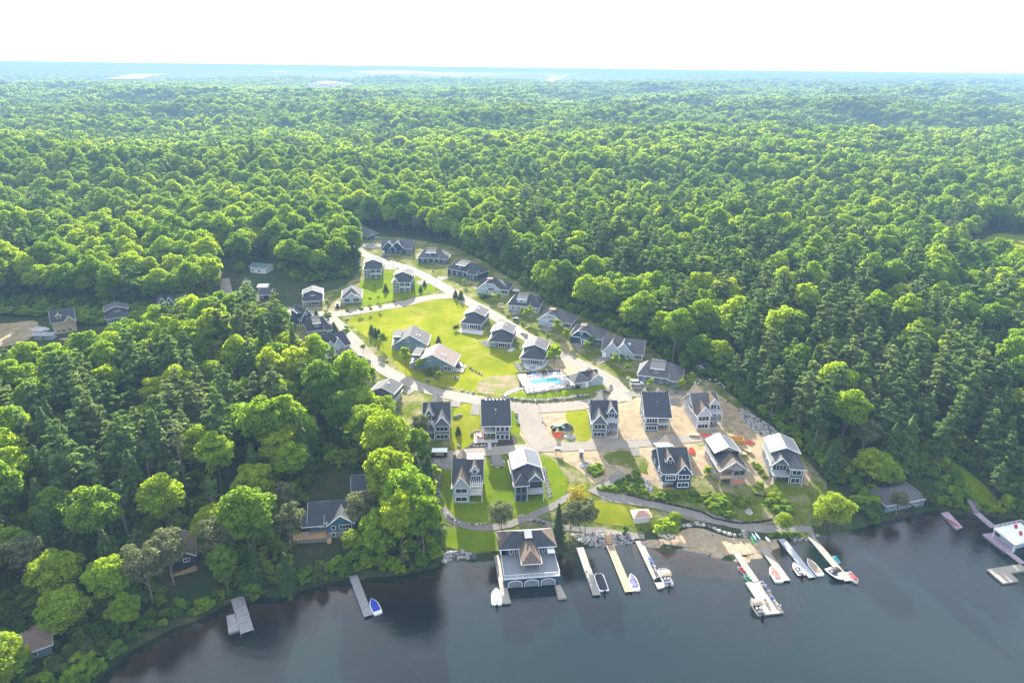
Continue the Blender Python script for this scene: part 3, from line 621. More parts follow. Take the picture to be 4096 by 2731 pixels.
# ------------------------------------------------------------------ tree positions
def jgrid(x0, x1, y0, y1, s):
    gx, gy = np.meshgrid(np.arange(x0, x1, s), np.arange(y0, y1, s)); gx = gx + (np.arange(gx.shape[0]) % 2)[:, None] * s / 2
    return (gx + rng.uniform(-.36, .36, gx.shape) * s).ravel(), (gy + rng.uniform(-.36, .36, gy.shape) * s).ravel()
def lakefree(x, y, m):
    ok = np.ones(x.shape, bool)
    for a, z in LKC:
        c = a.mean(0); k = (np.abs(x - c[0]) < 5000) & (np.abs(y - c[1]) < 6000)
        if k.any(): ok[k] &= polydist(a, x[k], y[k]) > m
    return ok
def infr(x, y, z, mx=420):
    px, py, d = proj(np.stack([x, y, z], 1)); return (d > 30) & (px > -mx) & (px < 4096 + mx) & (py < 2731 + 900)
SPECIAL = [(8, 900, 610, 'sage', .85, 'rounded olive tree behind the boathouse, left side'), (8, 1560, 600, 'spruce', .6, 'slender bright spruce at the right corner of the boathouse'), (8, 1700, 620, 'sage', .85, 'wispy olive tree between spruce and yellow tree'), (8, 1880, 590, 'sage', .85, 'wispy olive tree right of the yellow-leaved tree'),
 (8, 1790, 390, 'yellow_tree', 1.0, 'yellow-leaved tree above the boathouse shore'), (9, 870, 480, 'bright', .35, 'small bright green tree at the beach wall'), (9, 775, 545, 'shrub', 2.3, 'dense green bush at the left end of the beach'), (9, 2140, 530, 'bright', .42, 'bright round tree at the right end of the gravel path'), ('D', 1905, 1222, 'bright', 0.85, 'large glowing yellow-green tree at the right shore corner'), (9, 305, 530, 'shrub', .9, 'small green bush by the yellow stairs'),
 (1, 255, 800, 'sage', .75, 'thin grey tree in front of the dark gabled house'), ('D', 925, 1045, 'spruce', .8, 'dark spruce in front of the dark gabled house'),
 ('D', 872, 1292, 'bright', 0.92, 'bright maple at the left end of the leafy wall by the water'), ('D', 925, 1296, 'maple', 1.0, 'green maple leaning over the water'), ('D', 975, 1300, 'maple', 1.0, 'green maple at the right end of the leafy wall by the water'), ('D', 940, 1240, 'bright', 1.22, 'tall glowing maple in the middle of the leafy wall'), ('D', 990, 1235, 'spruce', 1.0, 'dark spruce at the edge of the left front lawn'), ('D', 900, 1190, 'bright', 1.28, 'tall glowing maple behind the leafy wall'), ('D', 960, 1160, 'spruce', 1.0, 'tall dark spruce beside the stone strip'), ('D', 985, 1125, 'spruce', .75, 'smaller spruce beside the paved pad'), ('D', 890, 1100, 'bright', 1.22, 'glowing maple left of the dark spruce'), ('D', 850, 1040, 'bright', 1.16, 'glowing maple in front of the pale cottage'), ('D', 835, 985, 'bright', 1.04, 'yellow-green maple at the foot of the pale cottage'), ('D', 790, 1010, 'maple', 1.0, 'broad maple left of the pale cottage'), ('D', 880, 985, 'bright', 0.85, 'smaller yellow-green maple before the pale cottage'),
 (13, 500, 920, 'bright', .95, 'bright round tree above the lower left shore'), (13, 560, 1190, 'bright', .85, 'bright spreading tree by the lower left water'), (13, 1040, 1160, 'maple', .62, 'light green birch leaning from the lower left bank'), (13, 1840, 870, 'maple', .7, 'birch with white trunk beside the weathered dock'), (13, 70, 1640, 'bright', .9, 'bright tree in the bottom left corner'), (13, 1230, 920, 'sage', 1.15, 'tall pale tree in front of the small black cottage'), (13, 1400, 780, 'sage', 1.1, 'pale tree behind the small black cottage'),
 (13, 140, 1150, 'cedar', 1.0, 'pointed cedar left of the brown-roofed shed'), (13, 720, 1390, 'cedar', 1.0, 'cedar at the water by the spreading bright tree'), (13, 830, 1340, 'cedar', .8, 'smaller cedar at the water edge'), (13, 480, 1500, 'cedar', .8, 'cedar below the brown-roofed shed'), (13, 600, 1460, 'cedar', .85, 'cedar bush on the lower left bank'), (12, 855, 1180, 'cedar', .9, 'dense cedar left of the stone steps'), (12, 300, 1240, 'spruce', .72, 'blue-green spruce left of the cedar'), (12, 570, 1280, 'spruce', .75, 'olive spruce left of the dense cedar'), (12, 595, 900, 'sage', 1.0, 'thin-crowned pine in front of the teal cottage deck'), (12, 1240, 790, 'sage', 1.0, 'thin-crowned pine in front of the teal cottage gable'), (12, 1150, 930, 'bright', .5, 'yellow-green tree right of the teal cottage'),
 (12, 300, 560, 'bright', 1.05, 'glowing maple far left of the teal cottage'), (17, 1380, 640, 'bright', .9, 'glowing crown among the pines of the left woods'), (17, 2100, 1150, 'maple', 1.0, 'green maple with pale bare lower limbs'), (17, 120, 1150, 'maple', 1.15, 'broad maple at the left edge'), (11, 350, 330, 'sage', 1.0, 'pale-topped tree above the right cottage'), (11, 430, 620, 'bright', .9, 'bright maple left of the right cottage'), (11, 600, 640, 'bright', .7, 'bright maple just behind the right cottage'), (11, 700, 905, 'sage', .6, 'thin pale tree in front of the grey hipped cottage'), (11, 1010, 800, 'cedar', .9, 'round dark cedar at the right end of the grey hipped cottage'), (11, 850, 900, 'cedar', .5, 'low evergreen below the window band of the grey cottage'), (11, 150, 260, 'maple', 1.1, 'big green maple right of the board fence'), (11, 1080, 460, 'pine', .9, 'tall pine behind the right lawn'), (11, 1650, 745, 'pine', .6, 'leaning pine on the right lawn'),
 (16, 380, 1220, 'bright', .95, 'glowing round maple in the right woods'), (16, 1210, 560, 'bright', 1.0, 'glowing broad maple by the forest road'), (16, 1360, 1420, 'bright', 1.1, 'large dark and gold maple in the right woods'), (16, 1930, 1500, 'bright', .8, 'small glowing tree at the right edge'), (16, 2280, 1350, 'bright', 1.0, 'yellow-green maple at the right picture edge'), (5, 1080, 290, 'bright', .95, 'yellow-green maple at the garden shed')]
SPP = [(PK(c, x, y), kd, s, lb) for c, x, y, kd, s, lb in SPECIAL]
X1, Y1 = jgrid(-620, 620, 95, 760, 7.6)
for p_, kd, s_, lb in SPP:        # leave each of these trees its room
    dd = np.hypot(X1 - p_.x, Y1 - p_.y); k = (dd > 6.5) & ~((np.abs(X1 - p_.x) < 5.5) & (Y1 < p_.y) & (Y1 > p_.y - 13)); X1, Y1 = X1[k], Y1[k]
k = shore_d(X1, Y1) > 2.2; X1, Y1 = X1[k], Y1[k]; k = ~cleared(X1, Y1); X1, Y1 = X1[k], Y1[k]
Z1 = H(X1, Y1); k = infr(X1, Y1, Z1, 300); X1, Y1, Z1 = X1[k], Y1[k], Z1[k]
pxs, pys, dep = proj(np.stack([X1, Y1, Z1 + 12], 1)); pxs /= 4096 / 2352; pys /= 4096 / 2352
def blob(cx, cy, rx, ry): return np.exp(-((pxs - cx) / rx) ** 2 - ((pys - cy) / ry) ** 2)
pine_p = .07 + .55 * blob(620, 780, 170, 130) + .5 * blob(180, 930, 260, 110) + .65 * blob(300, 1020, 200, 90) + .5 * blob(1450, 590, 260, 90) + .5 * blob(1830, 700, 260, 150) + .6 * blob(2150, 880, 220, 200) + .7 * blob(1730, 900, 100, 120) + .55 * blob(80, 530, 60, 50) + .35 * blob(470, 860, 120, 60) + .6 * blob(2150, 1100, 250, 120) + .4 * blob(1230, 470, 60, 60)
pine_p -= .8 * blob(700, 530, 260, 70) + .6 * blob(90, 820, 120, 60) + .5 * blob(470, 720, 90, 30)
spr_p = .05 + .8 * blob(790, 600, 40, 60) + .3 * blob(1900, 800, 160, 120) + .4 * blob(960, 1080, 60, 120) + .3 * blob(200, 1150, 250, 120) + .35 * blob(2100, 1000, 190, 160)
bare_p = .45 * blob(260, 1110, 210, 70) + .6 * blob(560, 1080, 100, 60)
u = rng.random(len(X1)); kind1 = np.where(u < bare_p, 3, np.where(u < bare_p + pine_p, 1, np.where(u < bare_p + pine_p + spr_p, 2, 0)))
v_ = rng.random(len(X1)); kind1 = np.where((kind1 == 0) & (v_ < .22), 4, np.where((kind1 == 0) & (v_ > .92), 5, kind1)); order = np.argsort(dep)
KN = {4: 'bright', 5: 'sage', 0: 'maple', 1: 'pine', 2: 'spruce', 3: 'bare'}
NAME = {4: 'maple_tree', 5: 'poplar_tree', 0: 'maple_tree', 1: 'pine_tree', 2: 'spruce_tree', 3: 'bare_pine'}
LAB = {4: 'bright yellow-green broadleaf tree in the {}', 5: 'pale grey-green broadleaf tree in the {}', 0: 'leafy broadleaf tree in the {}', 1: 'grey-green pine in the {}', 2: 'dark conical spruce in the {}', 3: 'pine with bare branches in the {}'}
PLACES = [(60, 900, 'left edge woods'), (330, 840, 'woods below the far left row'), (620, 800, 'pine stand left of the loop road'), (150, 1000, 'lower left woods'), (400, 960, 'woods left of the pale cottage'), (650, 950, 'slope left of the pale cottage'), (830, 900, 'trees beside the loop road bend'),
 (120, 1150, 'woods above the bottom left shore'), (400, 1120, 'bare-trunked stand at the left'), (650, 1090, 'hollow behind the teal cottage'), (880, 1130, 'trees left of the stone strip'), (80, 1350, 'bottom left corner woods'), (330, 1330, 'shore by the black cottage'), (620, 1280, 'shore left of the stone steps'),
 (100, 620, 'wood behind the far left clearing'), (350, 600, 'wood behind the far left row'), (650, 560, 'wood left of the two tall houses'), (900, 480, 'forest behind the top houses'), (1150, 520, 'forest above the upper right road'), (1350, 580, 'forest behind the clipped-gable houses'), (1550, 680, 'forest behind the navy house'), (1700, 780, 'forest behind the garden shed'),
 (1900, 650, 'right woods below the meadow'), (2200, 650, 'trees along the meadow'), (1850, 820, 'right woods above the board fence'), (2150, 850, 'right edge woods'), (1850, 960, 'forest by the board fence'), (2150, 1000, 'pines behind the right shore'), (2000, 1120, 'trees around the right cottage'), (2250, 1150, 'pines on the right lawn')]
def region(px, py):
    return min(PLACES, key=lambda q: (q[0] - px) ** 2 + (1.4 * (q[1] - py)) ** 2)[2]
def tree(kind, x, y, z, s=1.0, rz=None, label=None, group=None, var=None, name=None, cat='tree', sz=None):
    pr = PROTO[kind]; i = random.randrange(len(pr)) if var is None else var % len(pr)
    o = bpy.data.objects.new(name or kind + '_tree', None); COL.objects.link(o); o.location = (x, y, z); o.rotation_euler = (0, 0, random.uniform(0, 6.28) if rz is None else rz); o.scale = (s, s, sz or s)
    c = bpy.data.objects.new('crown', pr[i][0]); COL.objects.link(c); c.parent = o
    if pr[i][1]: tt = bpy.data.objects.new('trunk', pr[i][1]); COL.objects.link(tt); tt.parent = o
    tag(o, label, cat, group); return o
for p_, kd, s_, lb in SPP:
    nm = {'sage': 'olive_tree', 'spruce': 'spruce_tree', 'yellow_tree': 'yellow_tree', 'bright': 'maple_tree', 'shrub': 'bush', 'maple': 'maple_tree', 'cedar': 'cedar_tree', 'pine': 'pine_tree'}[kd]
    tree(kd, p_.x, p_.y, p_.z - .1, s_, sz=s_ * (1.2 if kd in ('bright', 'maple') and -40 < p_.x < -12 else 1), label=lb, name=nm, cat='bush' if kd == 'shrub' else 'tree')
cnt = {0: 75, 1: 3, 2: 8, 3: 0, 4: 200, 5: 200}; rest = []
for i in order:
    kd = int(kind1[i]); inside = -60 < pxs[i] < 2410 and pys[i] < 1600
    if inside and cnt[kd] < 285:
        cnt[kd] += 1; s = rng.uniform(.74, 1.24); rgn = region(pxs[i], pys[i])
        tree(KN[kd], X1[i], Y1[i], Z1[i], s, label=('tall ' if s > 1.06 else 'low ' if s < .92 else 'middle-sized ') + LAB[kd].format(rgn), group=NAME[kd].replace('_', ' ') + 's in the ' + rgn, name=NAME[kd], sz=s * rng.uniform(.88, 1.1))
    else: rest.append(i)

# ------------------------------------------------------------------ the rest of the forest: instanced copies
def inst_cloud(name, kinds, pos, idx, rot, scl, label, kind='stuff', join=True):
    src = bpy.data.collections.new(name + '_sources')
    for j, (cm, tm) in enumerate(kinds):
        if tm is not None:
            # crown and trunk as one mesh
            n0 = len(cm.vertices); v = np.zeros(n0 * 3, np.float32); cm.vertices.foreach_get('co', v); tv = np.zeros(len(tm.vertices) * 3, np.float32); tm.vertices.foreach_get('co', tv)
            fa = [tuple(p.vertices) for p in cm.polygons] + [tuple(a + n0 for a in p.vertices) for p in tm.polygons]
            me = bpy.data.meshes.new(cm.name + '_joined'); me.from_pydata(np.concatenate([v, tv]).reshape(-1, 3).tolist(), [], fa); me.materials.append(cm.materials[0]); me.materials.append(tm.materials[0])
            mi = np.zeros(len(fa), np.int32); mi[len(cm.polygons):] = 1; me.polygons.foreach_set('material_index', mi)
        else: me = cm
        src.objects.link(bpy.data.objects.new('%s_source_%02d' % (name, j), me))
    me = bpy.data.meshes.new(name); n = len(pos); me.vertices.add(n); me.vertices.foreach_set('co', np.asarray(pos, np.float32).ravel())
    a = me.attributes.new('pick', 'INT', 'POINT'); a.data.foreach_set('value', np.asarray(idx, np.int32))
    a = me.attributes.new('turn', 'FLOAT_VECTOR', 'POINT'); tv = np.zeros((n, 3), np.float32); tv[:, 2] = rot; a.data.foreach_set('vector', tv.ravel())
    a = me.attributes.new('size', 'FLOAT_VECTOR', 'POINT'); a.data.foreach_set('vector', np.asarray(scl, np.float32).ravel())
    o = bpy.data.objects.new(name, me); COL.objects.link(o)
    ng = bpy.data.node_groups.new(name, 'GeometryNodeTree'); ng.interface.new_socket('Geometry', in_out='INPUT', socket_type='NodeSocketGeometry'); ng.interface.new_socket('Geometry', in_out='OUTPUT', socket_type='NodeSocketGeometry')
    gi = ng.nodes.new('NodeGroupInput'); go = ng.nodes.new('NodeGroupOutput'); ip = ng.nodes.new('GeometryNodeInstanceOnPoints'); ci = ng.nodes.new('GeometryNodeCollectionInfo')
    ci.inputs['Collection'].default_value = src; ci.inputs['Separate Children'].default_value = True; ci.inputs['Reset Children'].default_value = True
    ip.inputs['Pick Instance'].default_value = True
    def na(nm, ty):
        q = ng.nodes.new('GeometryNodeInputNamedAttribute'); q.data_type = ty; q.inputs[0].default_value = nm; return next(s for s in q.outputs if s.enabled and s.name == 'Attribute')
    ng.links.new(gi.outputs[0], ip.inputs['Points']); ng.links.new(ci.outputs[0], ip.inputs['Instance']); ng.links.new(na('pick', 'INT'), ip.inputs['Instance Index'])
    er = ng.nodes.new('FunctionNodeEulerToRotation'); ng.links.new(na('turn', 'FLOAT_VECTOR'), er.inputs[0]); ng.links.new(er.outputs[0], ip.inputs['Rotation']); ng.links.new(na('size', 'FLOAT_VECTOR'), ip.inputs['Scale'])
    ng.links.new(ip.outputs[0], go.inputs[0]); mo = o.modifiers.new('copies', 'NODES'); mo.node_group = ng
    return tag(o, label, kind=kind)
def sc3(n, lo=.72, hi=1.3, zlo=.88, zhi=1.12):
    s = rng.uniform(lo, hi, n); return np.stack([s, s, s * rng.uniform(zlo, zhi, n)], 1)
rest = np.array(rest); rk = kind1[rest]; lists = PROTO['maple'] + PROTO['pine'] + PROTO['spruce'] + PROTO['bare'] + PROTO['bright'] + PROTO['sage']
offs = {0: (0, 7), 1: (7, 5), 2: (12, 3), 3: (15, 2), 4: (17, 3), 5: (20, 2)}
for nm, ks, lab in [('broadleaf_forest', [0, 4, 5], 'green broadleaf trees filling the forest around the village'), ('conifer_forest', [1, 2, 3], 'pines and spruces scattered through the forest around the village')]:
    sel = rest[np.isin(rk, ks)]; pk = np.array([offs[int(k_)][0] + rng.integers(0, offs[int(k_)][1]) for k_ in kind1[sel]])
    used = sorted(set(pk.tolist())); mp_ = {a: i for i, a in enumerate(used)}
    inst_cloud(nm, [lists[a] for a in used], np.stack([X1[sel], Y1[sel], Z1[sel] - .3], 1), [mp_[a] for a in pk], rng.uniform(0, 6.28, len(sel)), sc3(len(sel)), lab)
X2, Y2 = jgrid(-1500, 1500, 760, 1900, 8.8); Z2 = H(X2, Y2); k = infr(X2, Y2, Z2, 200); X2, Y2, Z2 = X2[k], Y2[k], Z2[k]
hole = (wob(X2, Y2, 90, 8) > 1.05); k = ~hole & lakefree(X2, Y2, 6); X2, Y2, Z2 = X2[k], Y2[k], Z2[k]
pp = (rng.random(len(X2)) < .10 + .25 * (wob(X2, Y2, 300, 9) > .5)); po = rng.random(len(X2)) < .16; pk = np.where(po, 7 + rng.integers(0, 2, len(X2)), np.where(pp, 5 + rng.integers(0, 2, len(X2)), rng.integers(0, 5, len(X2))))
inst_cloud('distant_forest', PROTO['far_maple'] + PROTO['far_pine'] + PROTO['far_other'], np.stack([X2, Y2, Z2 - .5], 1), pk, rng.uniform(0, 6.28, len(X2)), sc3(len(X2), .5, 1.25), 'endless green treetops beyond the village')
X3, Y3 = jgrid(-4300, 4300, 1890, 5200, 17.0); Z3 = H(X3, Y3); k = infr(X3, Y3, Z3, 150); X3, Y3, Z3 = X3[k], Y3[k], Z3[k]
k = lakefree(X3, Y3, 14); X3, Y3, Z3 = X3[k], Y3[k], Z3[k]; print('FAR', len(X2), len(X3), 'near', len(rest), cnt)
inst_cloud('horizon_forest', PROTO['far_stand'], np.stack([X3, Y3, Z3 - 1], 1), rng.integers(0, 3, len(X3)), rng.uniform(0, 6.28, len(X3)), sc3(len(X3), .7, 1.4, .7, 1.2), 'hazy treetops running to the horizon')
# undergrowth along the edges
X4, Y4 = jgrid(-330, 330, 100, 460, 3.0); d4 = shore_d(X4, Y4); k = (d4 > .1) & (~cleared(X4, Y4) | ((d4 < 3.5) & (X4 < -32))); X4, Y4, d4 = X4[k], Y4[k], d4[k]
near = np.zeros(len(X4), bool)
for c in CLEAR: near |= np.abs(polydist(np.array(c), X4, Y4)) < 11
k = near | (d4 < 12) | (rng.random(len(X4)) < .35); X4, Y4 = X4[k], Y4[k]; Z4 = H(X4, Y4); k = infr(X4, Y4, Z4, 200); X4, Y4, Z4 = X4[k], Y4[k], Z4[k]
inst_cloud('undergrowth', [PROTO['shrub'][0], PROTO['shrub'][2]], np.stack([X4, Y4, Z4], 1), rng.integers(0, 2, len(X4)), rng.uniform(0, 6.28, len(X4)), sc3(len(X4), .7, 1.9), 'low bushes under the trees')
# ------------------------------------------------------------------ house kit
def hmat(name, c, **k):
    if name not in M: M[name] = solid(name, c, **k)
    return M[name]
hmat('navy', (.020, .055, .105), rough=.65, var=.08, scale=.6); hmat('slate', (.085, .125, .16), rough=.65, var=.08, scale=.6); hmat('bluegrey', (.13, .20, .25), rough=.65, var=.08, scale=.6)
hmat('lightgrey', (.36, .42, .48), rough=.65, var=.06, scale=.6); hmat('lilac', (.46, .46, .50), rough=.65, var=.05, scale=.6); hmat('weathered', (.30, .27, .25), rough=.8, var=.25, scale=.9)
hmat('beigegrey', (.36, .36, .34), rough=.7, var=.06); hmat('darkwall', (.02, .022, .028), rough=.7); hmat('teal', (.04, .12, .17), rough=.6); hmat('woodwall', (.50, .36, .22), rough=.8, var=.2, scale=1.0)
hmat('white', (.80, .80, .80), rough=.5, var=.03); hmat('black', (.012, .012, .014), rough=.5); hmat('deckgrey', (.42, .44, .47), rough=.7, var=.12, scale=1.5, stretch=(1, 8, 1))
hmat('roof_dark', (.040, .046, .058), rough=.75, var=.35, scale=3.0, spec=.45, stretch=(1, 1, 3)); hmat('roof_grey', (.115, .115, .12), rough=.85, var=.3, scale=3.0, spec=.15, stretch=(1, 1, 3)); hmat('roof_tan', (.15, .115, .09), rough=.85, var=.25, scale=3.0, spec=.15)  # on gable wings, grey and tan also stand for dark shingles in sun
hmat('roof_brown', (.21, .145, .125), rough=.75, var=.22, scale=3.0); hmat('roof_green', (.06, .12, .10), rough=.6)
hmat('metal_roof', (.24, .26, .28), rough=.5, var=.05, scale=.8, spec=.5, metal=.2); hmat('cedar_wood', (.45, .30, .15), rough=.75, var=.2, scale=2.0, stretch=(1, 6, 1)); hmat('osb', (.55, .20, .10), rough=.8, var=.2)
hmat('steel', (.45, .46, .47), rough=.35, metal=.7); hmat('red', (.45, .03, .03), rough=.5); hmat('interior', (.05, .05, .05), rough=.9); hmat('stonewall', (.25, .23, .21), rough=.9, var=.35, scale=2.5, bump=.4)
m, t = newmat('window_glass'); o_ = N(t, 'ShaderNodeOutputMaterial'); b_ = N(t, 'ShaderNodeBsdfPrincipled'); b_.inputs['Base Color'].default_value = (.022, .03, .038, 1); b_.inputs['Roughness'].default_value = .06; b_.inputs['Specular IOR Level'].default_value = .8
t.links.new(b_.outputs[0], o_.inputs[0]); M['glass'] = m

class House:
    def __init__(s, name, A, B, D, wall='slate', roof='roof_dark', label='', cat='house', group=None, mir=False, z=None, W=None, turn=0):
        A = Vector(A); B = Vector(B); zz = (A.z + B.z) / 2 if z is None else z
        s.W = (B - A).xy.length if W is None else W; ang = math.atan2(B.y - A.y, B.x - A.x) + R(turn); s.D = D; s.mir = mir; s.wall = wall; s.rf = roof
        s.root = empty(name, (A.x, A.y, zz), ang, label, cat, group)
    def X(s, a, b):
        return (s.W - b, s.W - a) if s.mir else (a, b)
    def box(s, x0, x1, y0, y1, z0, z1, mat=None, name='wall', label=None):
        x0, x1 = s.X(x0, x1); o = MB().box(x0, x1, y0, y1, z0, z1).build(name, M[mat or s.wall], s.root)
        if label: o['label'] = label
        return o
    def _m(s, mb):
        if s.mir:
            mb.v = [(s.W - v[0], v[1], v[2]) for v in mb.v]; mb.f = [f[::-1] for f in mb.f]
        return mb
    def gable(s, x0, x1, y0, y1, z, rise, ax='y', oh=.45, mat=None, wall=None, ends=(1, 1), trim=True, lip=None):
        """two roof planes with the ridge along ax, gable walls and white rake boards"""
        sw = ax == 'x'; a0, a1, b0, b1 = (y0, y1, x0, x1) if sw else (x0, x1, y0, y1)     # a across, b along
        P3 = (lambda a, b, c: (b, a, c)) if sw else (lambda a, b, c: (a, b, c))
        am = (a0 + a1) / 2; hw = (a1 - a0) / 2; dz = rise * oh / hw; e0 = oh if ends[0] else 0; e1 = oh if ends[1] else 0; th = .16
        mb = MB()
        L = [P3(a0 - oh, b0 - e0, z - dz + th), P3(am, b0 - e0, z + rise + th), P3(am, b1 + e1, z + rise + th), P3(a0 - oh, b1 + e1, z - dz + th)]
        Rr = [P3(am, b0 - e0, z + rise + th), P3(a1 + oh, b0 - e0, z - dz + th), P3(a1 + oh, b1 + e1, z - dz + th), P3(am, b1 + e1, z + rise + th)]
        if sw: L = L[::-1]; Rr = Rr[::-1]
        for q in (L, Rr):
            mb.slab(q, th)
        s._m(mb).build('roof', M[mat or s.rf], s.root)
        g = MB(); g.add([P3(a0, b0, z), P3(a1, b0, z), P3(am, b0, z + rise), P3(a0, b1, z), P3(a1, b1, z), P3(am, b1, z + rise)], [(0, 1, 2), (5, 4, 3), (0, 3, 4, 1), (1, 4, 5, 2), (2, 5, 3, 0)])
        s._m(g).build('gable', M[wall or s.wall], s.root)
        if trim:
            t = MB()
            for e, b, sg in ((ends[0], b0 - e0, -1), (ends[1], b1 + e1, 1)):
                if e:
                    t.bar(P3(a0 - oh, b + sg * .035, z - dz + .06), P3(am, b + sg * .035, z + rise + .06), .07, .26); t.bar(P3(am, b + sg * .035, z + rise + .06), P3(a1 + oh, b + sg * .035, z - dz + .06), .07, .26)
            for a, sg in ((a0 - oh, -1), (a1 + oh, 1)): t.bar(P3(a + sg * .04, b0 - e0, z - dz + .05), P3(a + sg * .04, b1 + e1, z - dz + .05), .08, .2)
            s._m(t).build('fascia', M['white'], s.root)
    def hip(s, x0, x1, y0, y1, z, rise, ax='y', oh=.5, mat=None, i0=None, i1=None, trim=True, patch=None):
        """hip roof; i0/i1 how far the ridge ends sit in from the ends (0 = a gable end)"""
        sw = ax == 'x'; a0, a1, b0, b1 = (y0, y1, x0, x1) if sw else (x0, x1, y0, y1)
        P3 = (lambda a, b, c: (b, a, c)) if sw else (lambda a, b, c: (a, b, c)); a0 -= oh; a1 += oh; b0 -= oh; b1 += oh; am = (a0 + a1) / 2; hw = (a1 - a0) / 2
        i0 = hw if i0 is None else i0; i1 = hw if i1 is None else i1; c0 = b0 + i0; c1 = b1 - i1
        zt = z + rise; zb = z - .12
        v = [P3(a0, b0, z), P3(a1, b0, z), P3(a1, b1, z), P3(a0, b1, z), P3(am, c0, zt), P3(am, c1, zt), P3(a0, b0, zb), P3(a1, b0, zb), P3(a1, b1, zb), P3(a0, b1, zb)]
        f = [(0, 1, 4), (1, 2, 5, 4), (2, 3, 5), (3, 0, 4, 5), (9, 8, 7, 6)]
        if sw: f = [q[::-1] for q in f]
        mb = MB(); mb.add(v, f); s._m(mb).build('roof', M[mat or s.rf], s.root)
        if trim:
            t = MB()
            for p, q in ((0, 1), (1, 2), (2, 3), (3, 0)):
                pp, qq = Vector(v[p]), Vector(v[q]); t.bar(pp - Vector((0, 0, .10)), qq - Vector((0, 0, .10)), .10, .22)
            s._m(t).build('fascia', M['white'], s.root)
    def jerkin(s, x0, x1, y, yb, z, rise, clip=.38, mat=None, wall=None, oh=.4):
        """front-facing gable whose peak is clipped by a small hip"""
        xm = (x0 + x1) / 2; hw = (x1 - x0) / 2; xc0 = x0 + hw * (1 - clip); xc1 = x1 - hw * (1 - clip); zc = z + rise * (1 - clip); zt = z + rise; ov = y - oh; cb = ov + hw * clip * .9
        v = [(x0 - oh, ov, z - rise * oh / hw), (xc0, ov, zc), (xm, cb, zt), (xm, yb, zt), (x0 - oh, yb, z - rise * oh / hw), (x1 + oh, ov, z - rise * oh / hw), (xc1, ov, zc), (x1 + oh, yb, z - rise * oh / hw)]
        mb = MB(); mb.add([(a, b, c + .14) for a, b, c in v] + v, [(0, 1, 2, 3, 4)[::-1], (5, 7, 3, 2, 6)[::-1], (1, 6, 2), (8, 9, 10, 11, 12), (13, 15, 11, 10, 14), (0, 8, 9, 1)[::-1], (6, 14, 13, 5)[::-1], (1, 9, 14, 6)[::-1]])
        s._m(mb).build('roof', M[mat or s.rf], s.root)
        g = MB(); p = [(x0, z), (x1, z), (xc1 + .02, zc - .05), (xc0 - .02, zc - .05)]
        g.add([(a, y, c) for a, c in p] + [(a, y + .3, c) for a, c in p], [(0, 1, 2, 3), (7, 6, 5, 4), (3, 2, 6, 7), (0, 3, 7, 4), (1, 5, 6, 2), (0, 4, 5, 1)]); s._m(g).build('gable', M[wall or s.wall], s.root)
        t = MB()
        for a, b in ((v[0], v[1]), (v[1], v[6]), (v[6], v[5])): t.bar((a[0], a[1] - .04, a[2] + .04), (b[0], b[1] - .04, b[2] + .04), .08, .26)
        t.bar((x0 - .1, y - .06, z), (x1 + .1, y - .06, z), .08, .16); s._m(t).build('fascia', M['white'], s.root)
    def shed(s, x0, x1, y0, y1, z0, z1, mat=None, oh=.35, name='roof', th=.16, trim=True):
        """one plane, z0 at the front, z1 at the back"""
        k = (z1 - z0) / (y1 - y0); q = [(x0 - oh, y0 - oh, z0 - k * oh + th), (x1 + oh, y0 - oh, z0 - k * oh + th), (x1 + oh, y1, z1 + th), (x0 - oh, y1, z1 + th)]
        mb = MB().slab(q, th); s._m(mb).build(name, M[mat or s.rf], s.root)
        if trim:
            t = MB(); t.bar((x0 - oh, y0 - oh - .04, z0 - k * oh + .05), (x1 + oh, y0 - oh - .04, z0 - k * oh + .05), .08, .22); s._m(t).build('fascia', M['white'], s.root)
    def win(s, u, z, w_, h_, n=2, side='F', y=0.0, frame='white', name='window', rows=1, fw=.13):
        """window on the front (F, at depth y), or on the left (L) or right (R) wall at x = y; child panes"""
        if s.mir:
            if side == 'F': u = s.W - u - w_
            else: side = 'R' if side == 'L' else 'L'; y = s.W - y
        if side == 'F': T = lambda a, b, c: (a, y - b, c)
        elif side == 'L': T = lambda a, b, c: (y - b, a, c)
        else: T = lambda a, b, c: (y + b, a, c)
        def bx(mb, a0, a1, b0, b1, c0, c1):
            P_ = [T(a0, b0, c0), T(a1, b1, c1)]; mb.box(*(sorted((P_[0][0], P_[1][0])) + sorted((P_[0][1], P_[1][1])) + [c0, c1]))
        f = MB(); bx(f, u, u + w_, 0, .09, z, z + fw); bx(f, u, u + w_, 0, .09, z + h_ - fw, z + h_); bx(f, u, u + fw, 0, .085, z + fw, z + h_ - fw); bx(f, u + w_ - fw, u + w_, 0, .085, z + fw, z + h_ - fw)
        iw = (w_ - 2 * fw - (n - 1) * .09) / n
        for k in range(1, n): xx = u + fw + k * iw + (k - 1) * .09; bx(f, xx, xx + .09, 0, .08, z + fw, z + h_ - fw)
        fo = f.build(name, M[frame], s.root)
        for k in range(n): xx = u + fw + k * (iw + .09); p = MB(); bx(p, xx, xx + iw, 0, .03, z + fw, z + h_ - fw); p.build('pane', M['glass'], fo)
        return fo
